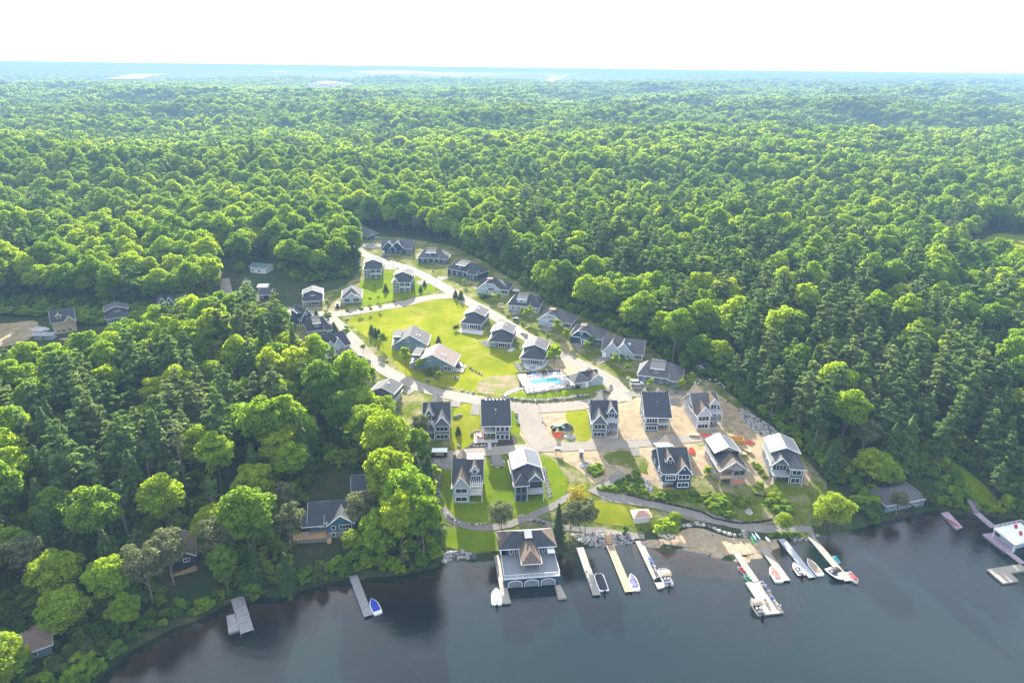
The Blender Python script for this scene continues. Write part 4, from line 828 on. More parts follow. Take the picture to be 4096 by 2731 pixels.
    def rail(s, pts, z, h=1.0, mat='steel', name='railing', glass=False):
        mb = MB()
        for a, b in zip(pts[:-1], pts[1:]):
            a = Vector((a[0], a[1], z)); b = Vector((b[0], b[1], z)); n = max(1, round((b - a).length / 1.6)); up = Vector((0, 0, h))
            mb.bar(a + up, b + up, .07, .06)
            mb.bar(a + up * .12, b + up * .12, .04, .04)
            for k in range(n + 1): p = a.lerp(b, k / n); mb.bar(p, p + up, .06, .06)
            for f_ in (.35, .6, .82): mb.bar(a + up * f_, b + up * f_, .015, .015)
        s._m(mb).build(name, M[mat], s.root)
    def vents(s, pts, mat='roof_grey'):
        for x, y, z in pts:
            o = MB().tube([(0, 0, -.3), (0, 0, .1)], [.1, .1], 8).box(-.14, .14, -.14, .14, .1, .16).build('roof_vent', M[mat], s.root); o.location = ((s.W - x) if s.mir else x, y, z)
    def stack(s, x, y, z, h=1.0): s._m(MB().tube([(x, y, z - .3), (x, y, z + h)], [.09, .09], 6).tube([(x, y, z + h), (x, y, z + h + .15)], [.17, .17], 8)).build('flue', M['steel'], s.root)
    def corner(s, x, y, z0, z1): s._m(MB().box(x - .07, x + .07, y - .07, y + .07, z0, z1)).build('corner_trim', M['white'], s.root)
    def plinth(s, x0, x1, y0, y1): s.box(x0 + .05, x1 - .05, y0 + .05, y1 - .05, -1.6, .01, 'conc_dark', 'foundation')

def AB(c, a, b, z=None): return (PK(c, *a), PK(c, *b))

# ---- family 1: walk-out houses by the lake, gabled bay with big windows beside stacked decks
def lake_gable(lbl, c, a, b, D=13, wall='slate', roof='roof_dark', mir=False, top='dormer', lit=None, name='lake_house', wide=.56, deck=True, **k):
    h = House(name, *AB(c, a, b), D, wall, roof, lbl, mir=mir, group='houses above the beach', **k); W = h.W; w1 = W * wide
    h.plinth(0, W, 0, D); h.box(0, w1, 0, D, 0, 5.9); h.box(w1, W, 3.2, D, 0, 5.9)
    h.box(w1, W, 0, 3.2, -.1, .12, 'concrete', 'patio'); h.box(w1 - .002, W + .1, -.1, 3.2, 2.85, 3.05, 'deckgrey', 'deck')
    if deck: h.box(w1 + .02, W + .1, -.1, 3.2, 5.85, 6.05, 'deckgrey', 'deck'); h.rail([(w1 + .1, -.05), (W + .05, -.05), (W + .05, 3.1)], 6.05)
    h.rail([(w1 + .1, -.05), (W + .05, -.05), (W + .05, 3.1)], 3.05, 1.0, 'black')
    for y in (-.0,): h.box(W - .16, W + .04, -.08, .12, .12, 5.85, 'white', 'porch_post')
    h.win(w1 * .1, .55, w1 * .8, 1.75, 3); h.win(w1 * .1, 3.45, w1 * .8, 1.85, 3)
    ww = W - w1; h.win(w1 + ww * .06, .35, ww * .26, 1.9, 1, y=3.2); h.win(w1 + ww * .36, .12, ww * .26, 2.2, 1, y=3.2, name='door'); h.win(w1 + ww * .68, .35, ww * .26, 1.9, 1, y=3.2)
    h.win(w1 + ww * .1, 3.35, ww * .75, 2.1, 3, y=3.2)
    # main roof: ridge across, gabled bay in front, gabled wing behind
    hh = 4.3; y0 = 3.2; ym = y0 + (D - y0) / 2
    h.gable(0, W, y0, D, 5.9, hh, 'x', mat=roof)
    h.gable(0, w1, 0, ym - .3, 5.9, hh * .72, 'y', mat=lit or roof, ends=(1, 0))  # lit: paler roof material, the sun on the shingles put into its colour
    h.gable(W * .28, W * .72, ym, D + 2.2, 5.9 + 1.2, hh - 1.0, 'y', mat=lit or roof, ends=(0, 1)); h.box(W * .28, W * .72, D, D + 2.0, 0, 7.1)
    dx0, dx1 = w1 + ww * .14, w1 + ww * .82
    if top == 'dormer':
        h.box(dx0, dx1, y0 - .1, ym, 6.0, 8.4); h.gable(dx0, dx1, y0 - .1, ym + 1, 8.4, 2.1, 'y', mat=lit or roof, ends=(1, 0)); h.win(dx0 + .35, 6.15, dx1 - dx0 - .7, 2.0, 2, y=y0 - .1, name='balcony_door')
    h.vents([(w1 * .5, k_, 5.9 + hh * .72 + .25) for k_ in (1.5, 2.3, 3.1)] + [(W * f_, ym - .6, 5.9 + hh - .1) for f_ in (.08, .2)])
    for yy in (4.5, 8.0, 10.5): h.win(yy, 3.6, .9, 1.4, 1, 'L', 0)
    for x in (.05, w1 - .05): h.corner(x, 0, 0, 5.9)
    return h
lake_gable('dark slate lake house with steep black roof and pointed dormer, beside the forest', 1, (285, 770), (588, 765), wall='slate', lit='roof_grey', mir=True, wide=.60)
lake_gable('slate blue house with gabled bay and balcony dormer, right of the green tractor', 2, (490, 732), (790, 745), lit='roof_grey')
lake_gable('pale lilac-grey house with sunlit tan roof and balcony dormer, topmost of the building plots', 2, (1715, 642), (2005, 632), wall='lilac', roof='roof_grey', lit='roof_tan', wide=.53)

# ---- family 2: one huge roof plane towards the lake
def slab_house(lbl, c, a, b, D=11.5, wall='slate', porch=0, mir=False, name='lake_house'):
    h = House(name, *AB(c, a, b), D, wall, 'roof_dark', lbl, mir=mir, group='houses above the beach'); W = h.W; w1 = W * .53; y0 = 2.8
    h.plinth(0, W, 0, D); h.box(0, w1, 0, D, 0, 5.8); h.box(w1, W, y0, D, 0, 5.8); h.box(w1, W, -.05, y0, 2.75, 2.98, 'white', 'deck'); h.box(w1, W, 0, y0, -.1, .1, 'concrete', 'patio')
    h.box(W - .18, W, 0, .18, .1, 5.8, 'white', 'porch_post'); h.rail([(w1, 0), (W - .1, 0), (W - .1, y0)], 2.98, 1.0, 'black'); h.box(w1 + .4, W - .5, 1.4, 2.3, 2.98, 3.7, 'conc_dark', 'porch_sofa')
    n = 3
    if porch == 0:
        for f_ in (.06, .38, .70): h.win(w1 * f_, .35, w1 * .27, 1.95, 1); h.win(w1 * f_, 3.3, w1 * .27, 1.95, 1)
    else: h.win(w1 * .08, .45, w1 * .84, 1.8, 4); h.win(w1 * .08, 3.3, w1 * .84, 1.9, 4)
    ww = W - w1; h.win(w1 + ww * .1, .1, ww * .24, 2.1, 1, y=y0); h.win(w1 + ww * .4, .1, ww * .26, 2.2, 1, y=y0, name='door'); h.win(w1 + ww * .72, .3, ww * .24, 1.9, 1, y=y0); h.win(w1 + ww * .1, 3.1, ww * .8, 2.1, 3, y=y0)
    yr = D * .80; k = 5.0; oh = .5
    h.shed(0, W, 0, yr, 5.8, 5.8 + k, oh=oh); mb = MB().slab([(-oh, yr, 5.8 + k + .15), (W + oh, yr, 5.8 + k + .15), (W + oh, D + oh, 5.8 + k - 2.4), (-oh, D + oh, 5.8 + k - 2.4)], .16); mb.build('roof', M['roof_grey'], h.root)
    g = MB(); g.add([(x, y, z) for x in (0, W) for y, z in ((0, 5.8), (yr, 5.8 + k), (D, 5.8 + k - 2.3), (D, 5.8))], [(0, 1, 2, 3), (7, 6, 5, 4), (0, 4, 5, 1), (1, 5, 6, 2), (2, 6, 7, 3), (0, 3, 7, 4)]); g.build('gable', M[wall], h.root)
    t = MB()
    for x in (-oh - .04, W + oh + .04): t.bar((x, -oh, 5.8 - k * oh / yr + .05), (x, yr, 5.8 + k + .05), .08, .26)
    t.build('fascia', M['white'], h.root)
    for f_ in (.06, .62): h.gable(W * f_, W * (f_ + .24), D - 1.0, D + 2.6, 5.8 + k - 2.4, 1.9, 'y', oh=.2, mat='roof_grey', trim=False); h.box(W * f_, W * (f_ + .24), D - .8, D + 2.4, 0, 5.8 + k - 2.4)
    h.vents([(W * f_, yr - .35, 5.8 + k) for f_ in (.16, .3, .44, .58, .72, .86)], 'steel'); h.stack(W * .52, D * .42, 8.2, .9); h.stack(W * .53, D * .30, 7.4, .9)
    for yy in (1.5, 4.5, 7.5): h.win(yy, .8, .9, 1.4, 1, 'L', 0); h.win(yy, 3.7, .9, 1.4, 1, 'L', 0)
    for x in (.05, w1 - .05): h.corner(x, 0, 0, 5.8)
    return h
slab_house('dark slate house with one broad plain roof and a red seating patio at its side', 1, (975, 768), (1290, 765), mir=True)
slab_house('slate house with one broad black roof and porch, between two gabled houses', 2, (1110, 662), (1398, 664), porch=1)

# ---- family 3: front row with metal upper roof
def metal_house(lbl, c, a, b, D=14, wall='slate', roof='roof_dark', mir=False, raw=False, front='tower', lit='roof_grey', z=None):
    h = House('lake_house', *AB(c, a, b), D, wall, roof, lbl, mir=mir, group='houses above the beach', z=z); W = h.W; w1 = W * .44; y0 = 2.6
    h.plinth(0, W, 0, D); h.box(0, w1, 0, D, 0, 5.8); h.box(w1, W, y0, D, 0, 5.8); h.box(w1, W + .1, -.6, y0, 2.8, 3.0, 'deckgrey', 'deck'); h.rail([(w1 + .1, -.55), (W + .05, -.55), (W + .05, 2.4)], 3.0, 1.0, 'steel'); h.box(W - .2, W, -.5, -.3, 0, 2.8, 'white' if not raw else 'weathered', 'porch_post')
    h.box(w1 + .3, W - .2, y0 - .12, y0, .1, 2.5, 'darkwall', 'lower_wall')
    fr = 'black' if not mir else 'white'
    if raw:
        h.win(w1 * .12, 3.5, w1 * .76, 1.7, 2, frame='weathered'); h.box(w1 * .14, w1 * .86, -.06, .01, .5, 2.1, 'osb', 'boarded_window', 'window covered with orange boards')
    elif mir: h.win(w1 * .15, .6, w1 * .7, 1.8, 2); h.win(w1 * .15, 3.4, w1 * .7, 1.8, 2)
    else:
        for f_ in (.14, .56): h.win(w1 * f_, .5, w1 * .26, 1.8, 1, frame='black'); h.win(w1 * f_, 3.3, w1 * .26, 1.8, 1, frame='black')
    ww = W - w1
    h.win(w1 + ww * .08, 3.1, ww * .84, 2.4, 4, y=y0, frame=fr, name='balcony_door'); h.win(w1 + ww * .08, .1, ww * .2, 2.2, 1, y=y0 - .12, frame=fr); h.win(w1 + ww * .36, .1, ww * .2, 2.3, 1, y=y0 - .12, frame=fr, name='door'); h.win(w1 + ww * .66, .1, ww * .28, 2.2, 2, y=y0 - .12, frame=fr)
    # lower roofs: big hip from the front to the tall rear block, a gable over the balcony, a small hip on the tower
    yb = D * .42; h.hip(0, W, y0 - .2, D, 5.8, 3.6, 'y', mat=roof, i1=0)
    h.gable(w1, W, y0 - .9, yb + 1, 5.8, 2.5, 'y', mat=lit, ends=(1, 0)); h.hip(0, w1, 0, yb, 5.8, 2.3, 'y', mat=lit if mir else roof, i1=0)  # lit is a lighter copy of the roof, with sunlight in its colour
    h.box(.4, W - .4, yb, D, 5.8, 8.2, wall); h.gable(.4, W - .4, yb, D, 8.2, 1.7, 'y', oh=.55, mat='metal_roof', wall=wall)
    s_ = MB(); 
    for k in range(1, 12):       # standing seams
        yy = yb - .5 + k * (D - yb + 1.0) / 12
        s_.bar((-.1, yy, 8.2 - .0), (W / 2, yy, 10.12), .05, .06); s_.bar((W / 2, yy, 10.12), (W + .1, yy, 8.2), .05, .06)
    h._m(s_).build('roof_seams', M['metal_roof'], h.root)['kind'] = 'stuff'
    h.vents([(W / 2 + .3, yb + f_ * (D - yb), 9.95) for f_ in (.15, .35, .55, .75)]); h.stack(W * .25, D * .75, 9.2, .9)
    h.vents([(w1 * .5, 1.9, 7.6), (w1 * .5, 2.7, 8.0)])
    h.shed(W * .45, W * .8, D - 1, D + 1.8, 8.6, 8.2, 'metal_roof'); h.box(W * .46, W * .79, D, D + 1.6, 0, 8.2)
    for yy in (1.5, 4.0, 8.0): h.win(yy, 3.7, .9, 1.4, 1, 'L' if not mir else 'R', 0 if not mir else W)
    for x in (.05, w1 - .05): h.corner(x, 0, 0, 5.8)
    return h
metal_house('dark grey house with pale metal upper roof, right one of the front pair', 1, (1350, 1492), (1688, 1472))
metal_house('slate house with pale metal roof and white balcony, rightmost of the front row', 5, (1722, 1556), (2068, 1590), mir=True, lit='roof_grey')
# the unfinished house with a wide raw gable
h = House('unfinished_house', *AB(2, (1985, 1296), (2285, 1296)), 14, 'weathered', 'roof_tan', 'unfinished house with raw sheathing, open balcony and boarded orange window', group='houses above the beach'); W = h.W; w1 = W * .45
h.plinth(w1, W, 0, 14); h.box(w1, W, 0, 14, 0, 5.8); h.box(0, w1, 2.6, 14, 0, 5.8); h.box(0, w1, -.3, 2.6, 2.75, 3.0, 'woodwall', 'deck'); h.box(0, .2, -.2, 0, 0, 5.8, 'woodwall', 'porch_post'); h.box(w1 - .25, w1 - .05, -.2, 0, 0, 2.75, 'steel', 'porch_post')
h.box(.1, w1 - .1, -.28, -.2, 3.0, 3.9, 'woodwall', 'railing'); h.win(w1 + .5, 3.6, W - w1 - 1.0, 1.8, 2, frame='weathered'); h.box(w1 + .5, W - .5, -.06, .01, .6, 2.2, 'osb', 'boarded_window', 'window covered with orange boards')
h.gable(0, W, 0, 8, 5.8, 3.0, 'y', oh=.6, ends=(1, 0), mat='roof_tan', wall='weathered'); h.hip(0, W, 3, 14, 5.8, 3.2, 'y', mat='roof_dark', i0=2, i1=0); h.box(.3, W - .3, 6.4, 14, 5.8, 8.4, 'darkwall'); h.gable(.3, W - .3, 6.4, 14, 8.4, 1.9, 'y', oh=.5, mat='metal_roof')
s_ = MB()
for k in range(1, 12): yy = 6 + k * .7; s_.bar((-.1, yy, 8.38), (W / 2, yy, 10.5), .05, .06); s_.bar((W / 2, yy, 10.5), (W + .1, yy, 8.38), .05, .06)
s_.build('roof_seams', M['metal_roof'], h.root)['kind'] = 'stuff'; h.vents([(W / 2 + .3, 7.5 + 1.6 * k, 10.2) for k in range(4)]); h.shed(W * .3, W * .7, 13, 15.8, 9.0, 8.6, 'roof_tan')
h.win(3.5, .8, .9, 1.5, 1, 'L', 0, frame='weathered'); h.win(7, .8, .9, 1.5, 1, 'L', 0, frame='weathered'); h.win(7, 3.6, .9, 1.5, 1, 'L', 0, frame='weathered')

# light house of the front pair
h = House('lake_house', *AB(1, (628, 1506), (968, 1498)), 13.5, 'lightgrey', 'roof_dark', 'pale blue-grey house with sunlit tan roof and pointed dormer, left one of the front pair', group='houses above the beach'); W = h.W; w1 = W * .56
h.plinth(0, W, 0, 13.5); h.box(0, w1, 0, 13.5, 0, 5.8); h.box(w1, W, 3, 13.5, 0, 5.8, 'woodwall'); h.box(w1, W, 0, 3, 2.75, 3.0, 'white', 'deck'); h.box(w1, W, 0, 3, -.1, .1, 'concrete', 'patio'); h.box(W - .2, W, 0, .2, 0, 5.8, 'white', 'porch_post'); h.rail([(w1, 0), (W - .1, 0), (W - .1, 3)], 3.0, 1, 'black')
h.win(w1 * .12, .5, w1 * .76, 1.8, 2, fw=.2); h.win(w1 * .12, 3.4, w1 * .76, 1.8, 2, fw=.2)
h.gable(0, W, 2.6, 13.5, 5.8, 4.4, 'x'); h.gable(0, w1, 0, 7.6, 5.8, 3.2, 'y', mat='roof_tan', ends=(1, 0)); h.gable(0, w1, 8, 14.5, 5.8, 3.6, 'y', mat='roof_tan', ends=(0, 1))  # tan wings: sunlit shingles given as colour, the main roof stays dark
for k in range(7): xx = w1 + .2 + k * (W - w1 - .3) / 6; h.box(xx, xx + .16, -.1, 3.2, 5.9, 6.1, 'white', 'pergola_beam')
h.box(w1, W, -.1, .1, 5.6, 5.9, 'white', 'pergola_beam'); h.win(w1 + .4, 5.9, W - w1 - .8, 1.8, 4, y=2.9)
dx0 = w1 + .55; dx1 = dx0 + 1.9; h.box(dx0, dx1, 4.2, 8, 7.2, 8.9); h.gable(dx0, dx1, 4.0, 8, 8.9, 1.7, 'y', mat='roof_tan', oh=.35, ends=(1, 0)); h.win(dx0 + .4, 7.5, 1.1, 1.2, 1, y=4.2); h.shed(w1 * .9, W, 8.2, 10.5, 10.3, 10.5, 'metal_roof')
h.vents([(w1 * .5, 1.2 + k, 9.05) for k in range(4)] + [(w1 * (.2 + .25 * k), 7.8, 10.0) for k in range(2)]); h.win(5, 3.5, .9, 1.5, 1, 'L', 0); h.box(-.5, .3, 14.5, 16, 5, 7.8, 'roof_tan', 'chimney')
# blue house
h = House('lake_house', *AB(2, (1312, 1350), (1640, 1334)), 13.5, 'navy', 'roof_dark', 'deep blue house with white-framed windows and sunlit tan gabled roof, nearest the weedy bank', group='houses above the beach'); W = h.W; w1 = W * .5
h.plinth(0, W, 0, 13.5); h.box(w1, W, 0, 13.5, 0, 5.8); h.box(0, w1, 0, 13.5, 2.9, 5.8); h.box(.3, w1, 2.2, 13.5, 0, 2.9, 'lightgrey'); h.box(0, w1, 0, 2.2, -.1, .15, 'cedar_wood', 'deck'); h.rail([(0, 0), (w1, 0)], .15, 1, 'black'); h.box(0, .2, 0, .2, .1, 2.9, 'white', 'porch_post')
h.win(w1 * .18, 3.4, w1 * .74, 1.7, 4, fw=.18); h.win(w1 + .35, 3.5, W - w1 - .7, 1.7, 3, fw=.2); h.win(w1 + .3, .7, W - w1 - .7, 1.8, 3, fw=.2)
h.gable(0, W, 1.8, 13.5, 5.8, 4.4, 'x'); h.gable(w1 - .3, W, 0, 7.6, 5.8, 3.0, 'y', mat='roof_tan', ends=(1, 0)); h.shed(0, w1, 0, 3.4, 5.8, 7.0, 'roof_dark'); h.win(W * .70, 6.8, .6, .6, 1, fw=.1)  # tan on bay and dormer paints the sunlit look of dark shingles
dx0 = w1 * .38; dx1 = dx0 + 1.9; h.box(dx0, dx1, 3.4, 7, 6.5, 8.6); h.gable(dx0, dx1, 3.2, 7.5, 8.6, 1.7, 'y', mat='roof_tan', oh=.35, ends=(1, 0)); h.win(dx0 + .3, 7.0, 1.3, 1.4, 2, y=3.4); h.shed(0, W * .5, 8.4, 12, 10.3, 9.4, 'metal_roof'); h.gable(W * .35, W * .75, 9, 15.5, 7.5, 2.4, 'y', mat='roof_tan', ends=(0, 1)); h.box(W * .37, W * .73, 13.5, 15.2, 0, 7.5)
h.vents([(W * .75, 1.3 + k, 8.75) for k in range(4)] + [(W * (.1 + .12 * k), 7.3, 10.1) for k in range(3)]); 
for yy in (1.5, 4.2, 9): h.win(yy, .8, 1.2, 1.6, 1, 'L', .3 if yy < 99 else 0); h.win(yy, 3.6, 1.2, 1.5, 1, 'L', 0)

# ---- family 4: cottages with a tall rear block and a hipped front
def cottage(lbl, c, a, b, D=14, wall='slate', roof='roof_dark', low=0, mir=False, dormer=False, frontgable=0, top='roof_grey', group='cottages in the middle of the village', patio=None, side='R', z=None, name='cottage'):
    h = House(name, *AB(c, a, b), D, wall, roof, lbl, mir=mir, group=group, z=z); W = h.W; e = 2.9 + low; y1 = D * .42
    h.plinth(0, W, 0, D)
    if low:
        h.box(0, W * .36, 0, D, 0, e); h.box(W * .36, W, 1.5, D, 0, e); h.box(W * .36, W, 0, 1.5, 2.75, 2.95, 'white', 'deck'); h.rail([(W * .37, 0), (W - .1, 0)], 2.95, .9, 'white')
        for x in (W * .37, W * .68, W - .15): h.box(x, x + .15, 0, .15, 0, e, 'white', 'porch_post')
        for f_ in (.05, .2): h.win(W * f_, .5, W * .11, 1.8, 1); h.win(W * f_, 3.4, W * .11, 1.8, 1)
        h.win(W * .42, .5, W * .17, 1.9, 2, y=1.5); h.win(W * .62, .1, W * .1, 2.3, 1, y=1.5, name='door'); h.win(W * .76, .5, W * .18, 1.9, 2, y=1.5); h.win(W * .42, 3.2, W * .22, 2.0, 2, y=1.5); h.win(W * .7, 3.2, W * .25, 2.0, 2, y=1.5)
    else:
        h.box(0, W, 0, D, 0, e)
        if frontgable == 2: h.win(W * .1, .6, W * .3, 1.9, 3); h.win(W * .58, .6, W * .32, 1.9, 3)
        else:
            h.win(W * .05, .55, W * .09, 1.8, 1); h.win(W * .2, .55, W * .09, 1.8, 1); h.win(W * .42, .45, W * .42, 1.95, 4)
            if patio: h.win(W * .33, .1, W * .08, 2.2, 1, name='door')
    ri = 3.9
    if frontgable == 2:
        h.hip(0, W, .4, D, e, ri, 'y', mat=top, i0=W * .5, i1=W * .5); h.gable(W * .12, W * .88, -.2, 4.5, e, 2.4, 'y', mat=top, ends=(1, 0)); h.gable(W * .52, W * .98, -.5, 3, e, 1.5, 'y', mat=top, ends=(1, 0))
    else:
        h.hip(0, W, 0, D, e, ri, 'y', mat=roof, i0=y1 * .95, i1=.6)
        h.box(.15, W - .15, y1, D - .3, e, e + 2.35); h.gable(.15, W - .15, y1, D - .3, e + 2.35, 1.75, 'y', oh=.6, mat=top)
        h.shed(W * .42, W * .92, -.1, 2.2, e + .15, e + 1.2, roof, trim=False)
        h.win(y1 + 1.5, e + .4, 1.5, 1.5, 2, 'R', W - .15); h.win(y1 + 4, e + .4, 1.2, 1.5, 2, 'R', W - .15)
        h.stack(W * .62, D * .7, e + 3.4, .8)
    if dormer: h.box(W * .42, W * .64, 1.8, 4, e + .9, e + 2.3); h.win(W * .44, e + 1.0, W * .18, 1.1, 2, y=1.8); h.shed(W * .42, W * .64, 1.8, 4.2, e + 2.3, e + 2.7)
    if low == 3 and not mir: h.gable(0, W * .36, -.3, 3.5, e, 1.6, 'y', mat=roof, ends=(1, 0))
    for yy in (1.5, 4, 7.5, 10.5): h.win(yy, .7 if not low else 3.5, .9, 1.5, 1, 'R', W); h.win(yy, .7, .9, 1.5, 1, 'L', 0)
    for x in (.05, W - .05): h.corner(x, 0, 0, e)
    return h
cottage('slate cottage with hipped roof, pale patio and three cedars at its corner', 6, (1308, 184), (1540, 208), patio=1)
cottage('slate cottage with tall rear gable, middle of the three along the right road', 6, (1636, 402), (1888, 430))
cottage('grey-blue cottage with curved white terrace just above the swimming pool', 6, (2006, 600), (2268, 634), wall='bluegrey')
cottage('pale grey cottage with black hipped roof, below the curve of the road among bright maples', 6, (190, 1140), (450, 1175), wall='beigegrey', D=13)
cottage('tall slate-blue house left one of the two on the green slope', 3, (757, 786), (958, 782), low=2.9, group='tall houses on the upper slope')
cottage('tall slate-blue house right one of the two on the green slope', 3, (1096, 944), (1300, 944), low=3, group='tall houses on the upper slope')
cottage('grey cottage with small front dormer, left of the dark pickup', 3, (40, 1108), (266, 1094), dormer=True, group='cottages on the left lane', D=12)
cottage('pale grey cottage with double front gable, beside the dark pickup', 3, (500, 1068), (722, 1060), wall='lightgrey', frontgable=2, top='roof_grey', group='cottages on the left lane', D=13)
cottage('grey cottage behind the pines, second from the left in the far left row', 15, (778, 720), (942, 700), dormer=True, group='houses of the far left row', D=11)

# ---- family 5: houses along the right road
def road_house(lbl, c, a, b, D=10.5, wall='slate', roof='roof_grey', kind='clip', mir=False, group='houses along the right road', z=None, low=0, name='road_house', top=None):
    h = House(name, *AB(c, a, b), D, wall, roof, lbl, mir=mir, group=group, z=z); W = h.W; e = 3.0 + low
    h.plinth(0, W, 0, D); h.box(0, W, 0, D, 0, e)
    if kind == 'clip':
        x1 = W * .74; h.hip(0, W, 0, D, e, 4.2, 'x', i0=2.5, i1=W * .45); h.jerkin(0, x1, -.5, D * .55, e, 4.4, .34); h.box(0, x1 * .98, -.45, .1, 0, e, wall)
        h.win(x1 * .42, e + 1.1, x1 * .10, 1.3, 2, y=-.5, fw=.1); h.win(x1 * .42, .4, .8, 2.0, 1, y=-.45); h.box(x1 * .56, x1 * .68, -.5, -.44, .1, 2.4, 'white', 'front_door'); h.win(x1 * .72, .6, .9, 1.7, 2, y=-.45, fw=.1); h.win(x1 * .87, .6, .9, 1.7, 2, y=-.45, fw=.1)
        h.win(x1 + .3, .5, W - x1 - .7, 2.0, 4); h.box(x1 * .5, x1 * .53, -1.6, -1.4, 0, 2.7, 'white', 'porch_post'); h.shed(x1 * .5, x1 * .7, -1.6, -.5, 2.7, 3.1, roof)
        q = MB().box(x1 * .36, x1 * .62, -.5 + x1 * .2, D * .5, e + 4.35, e + 4.62); h._m(q).build('ridge_cap', M['roof_tan'], h.root)
    elif kind == 'box':
        h.hip(0, W, 0, D, e, 4.4, 'x', i0=W * .22, i1=W * .3); dx0, dx1 = W * .27, W * .58; h.box(dx0, dx1, 1.0, D * .6, e + .5, e + 3.0); h.shed(dx0, dx1, 1.0, D * .62, e + 3.0, e + 4.5, top or roof, oh=.3)
        h.win(W * .36, e + 1.2, 1.2, 1.4, 2, y=1.0, fw=.1); h.gable(W * .74, W, -1.2, 3, e, 1.5, 'x', mat=roof); h.box(W * .75, W, -1.2, 0, 0, e)
        for f_ in (.12, .3, .5, .66): h.win(W * f_, .6, 1.1, 1.8, 2, fw=.1)
        h.win(W * .80, .1, .9, 2.2, 1, y=-1.2, name='door', fw=.1); h.win(W * .89, .6, 1.1, 1.6, 2, y=-1.2, fw=.1)
    elif kind == 'twin':
        h.gable(0, W, 0, D, e, 4.3, 'x'); 
        h.gable(W * .02, W * .46, -.6, D * .5, e, 4.2, 'y', ends=(1, 0)); h.gable(W * .28, W * .76, -.8, D * .5, e, 4.4, 'y', ends=(1, 0)); h.box(.1, W * .75, -.55, .1, 0, e)
        h.win(W * .34, e + 1.0, 1.2, 1.4, 2, y=-.82, fw=.1); h.box(W * .60, W * .68, 2, 4.5, e + .8, e + 3.2, wall, 'dormer_wall')
        for f_ in (.2, .29): h.win(W * f_, .6, .8, 1.8, 1, y=-.55, fw=.1)
        h.win(W * .43, .5, 1.5, 1.9, 1, y=-.55); h.win(W * .6, .6, 1.2, 1.7, 1, y=-.55); h.win(W * .80, .5, W * .17, 2.0, 4)
        g = MB().box(.05, W * .1, -.62, .05, .1, 2.4); h._m(g).build('front_door', M['white'], h.root)
    elif kind == 'long':
        h.gable(0, W, 0, D, e, 4.2, 'y', mat=roof, oh=.6); h.win(W * .38, e + 1.0, 1.2, 1.5, 2, fw=.12); h.win(W * .46, .5, .8, 1.9, 1, fw=.1); h.win(W * .64, .5, .8, 1.9, 1, fw=.1); h.win(W * .76, .4, W * .2, 2.0, 4); h.stack(W * .68, D * .3, e + 2.2, 1.0); h.stack(W * .76, D * .34, e + 1.6, 1.0)
        for yy in (2, 5, 8): h.win(yy, .6, 1.2, 1.8, 2, 'R', W)
        h.vents([(W * .5 - .25, .8 + k * .9, e + 4.05) for k in range(8)], 'darkwall'); h.box(-.6, 2.4, D * .3, D * .9, e + .4, e + 2.1, wall); h.shed(-.6, 2.4, D * .3, D * .9, e + 2.1, e + 2.5, 'roof_grey')
        h.box(-1.2, 0, 2.2, D, 0, e); h.box(-1.1, -.95, .2, .35, 0, e, 'white', 'porch_post')
    for yy in (2, 5): h.win(yy, .7, .9, 1.5, 1, 'L', 0)
    for x in (.05, W - .05): h.corner(x, 0, 0, e)
    return h
road_house('light grey house with clipped gable and dark roof, beside the round garden trampoline', 4, (322, 506), (690, 532), wall='lightgrey', roof='roof_dark')
road_house('grey house with square roof dormer, beside the passing dark car', 4, (684, 706), (1052, 738), wall='lightgrey', roof='roof_dark', kind='box', top='roof_grey')
road_house('pale grey house with clipped gable and grey roof, second up from the navy one', 4, (1036, 884), (1424, 926), wall='lightgrey')
road_house('navy blue house with clipped gable and light grey roof by the forest', 4, (1410, 1078), (1795, 1124), wall='navy')
road_house('pale grey house with two merging front gables, above the gravel curve', 4, (1788, 1252), (2262, 1304), wall='lightgrey', kind='twin')
road_house('dark slate house with large square dormer, behind the parked white SUV', 5, (150, 368), (655, 432), wall='slate', kind='box', D=11)
road_house('blue house with square dormer, highest one with a gravel forecourt', 3, (1388, 588), (1742, 596), wall='navy', kind='box', group='blue houses at the top of the village')
road_house('deep blue house with square dormer and two-storey porch at its right corner', 3, (1735, 722), (2080, 800), wall='navy', roof='roof_dark', kind='box', low=.6, top='roof_grey', group='blue houses at the top of the village')
road_house('dark blue house with two steep front gables, beside the bare rock', 3, (962, 482), (1320, 490), wall='navy', roof='roof_grey', kind='twin', low=.6, group='blue houses at the top of the village')
road_house('dark grey house high in the trees, farthest of the village', 3, (345, 250), (620, 290), wall='slate', roof='roof_grey', kind='twin', group='blue houses at the top of the village')
road_house('navy house with long grey roof and front deck, just below the farthest house', 3, (530, 290), (830, 320), wall='navy', roof='roof_grey', kind='box', top='roof_grey', group='blue houses at the top of the village', D=9)
road_house('blue-grey house with broad triangular front gable and yellow flowers by its porch', 6, (520, 440), (905, 452), wall='bluegrey', kind='long', D=11, group='broad gabled houses by the big lawn')
hl = road_house('dark blue-grey house with broad gable and brownish roof, dining deck on its right', 6, (735, 660), (1215, 705), wall='bluegrey', roof='roof_brown', kind='long', D=11, group='broad gabled houses by the big lawn')
hl.shed(-2.2, 2.6, 6.5, 9.6, 3.5, 4.6, 'roof_dark'); hl.box(-2, 2, 6.6, 9.5, 0, 3.4)
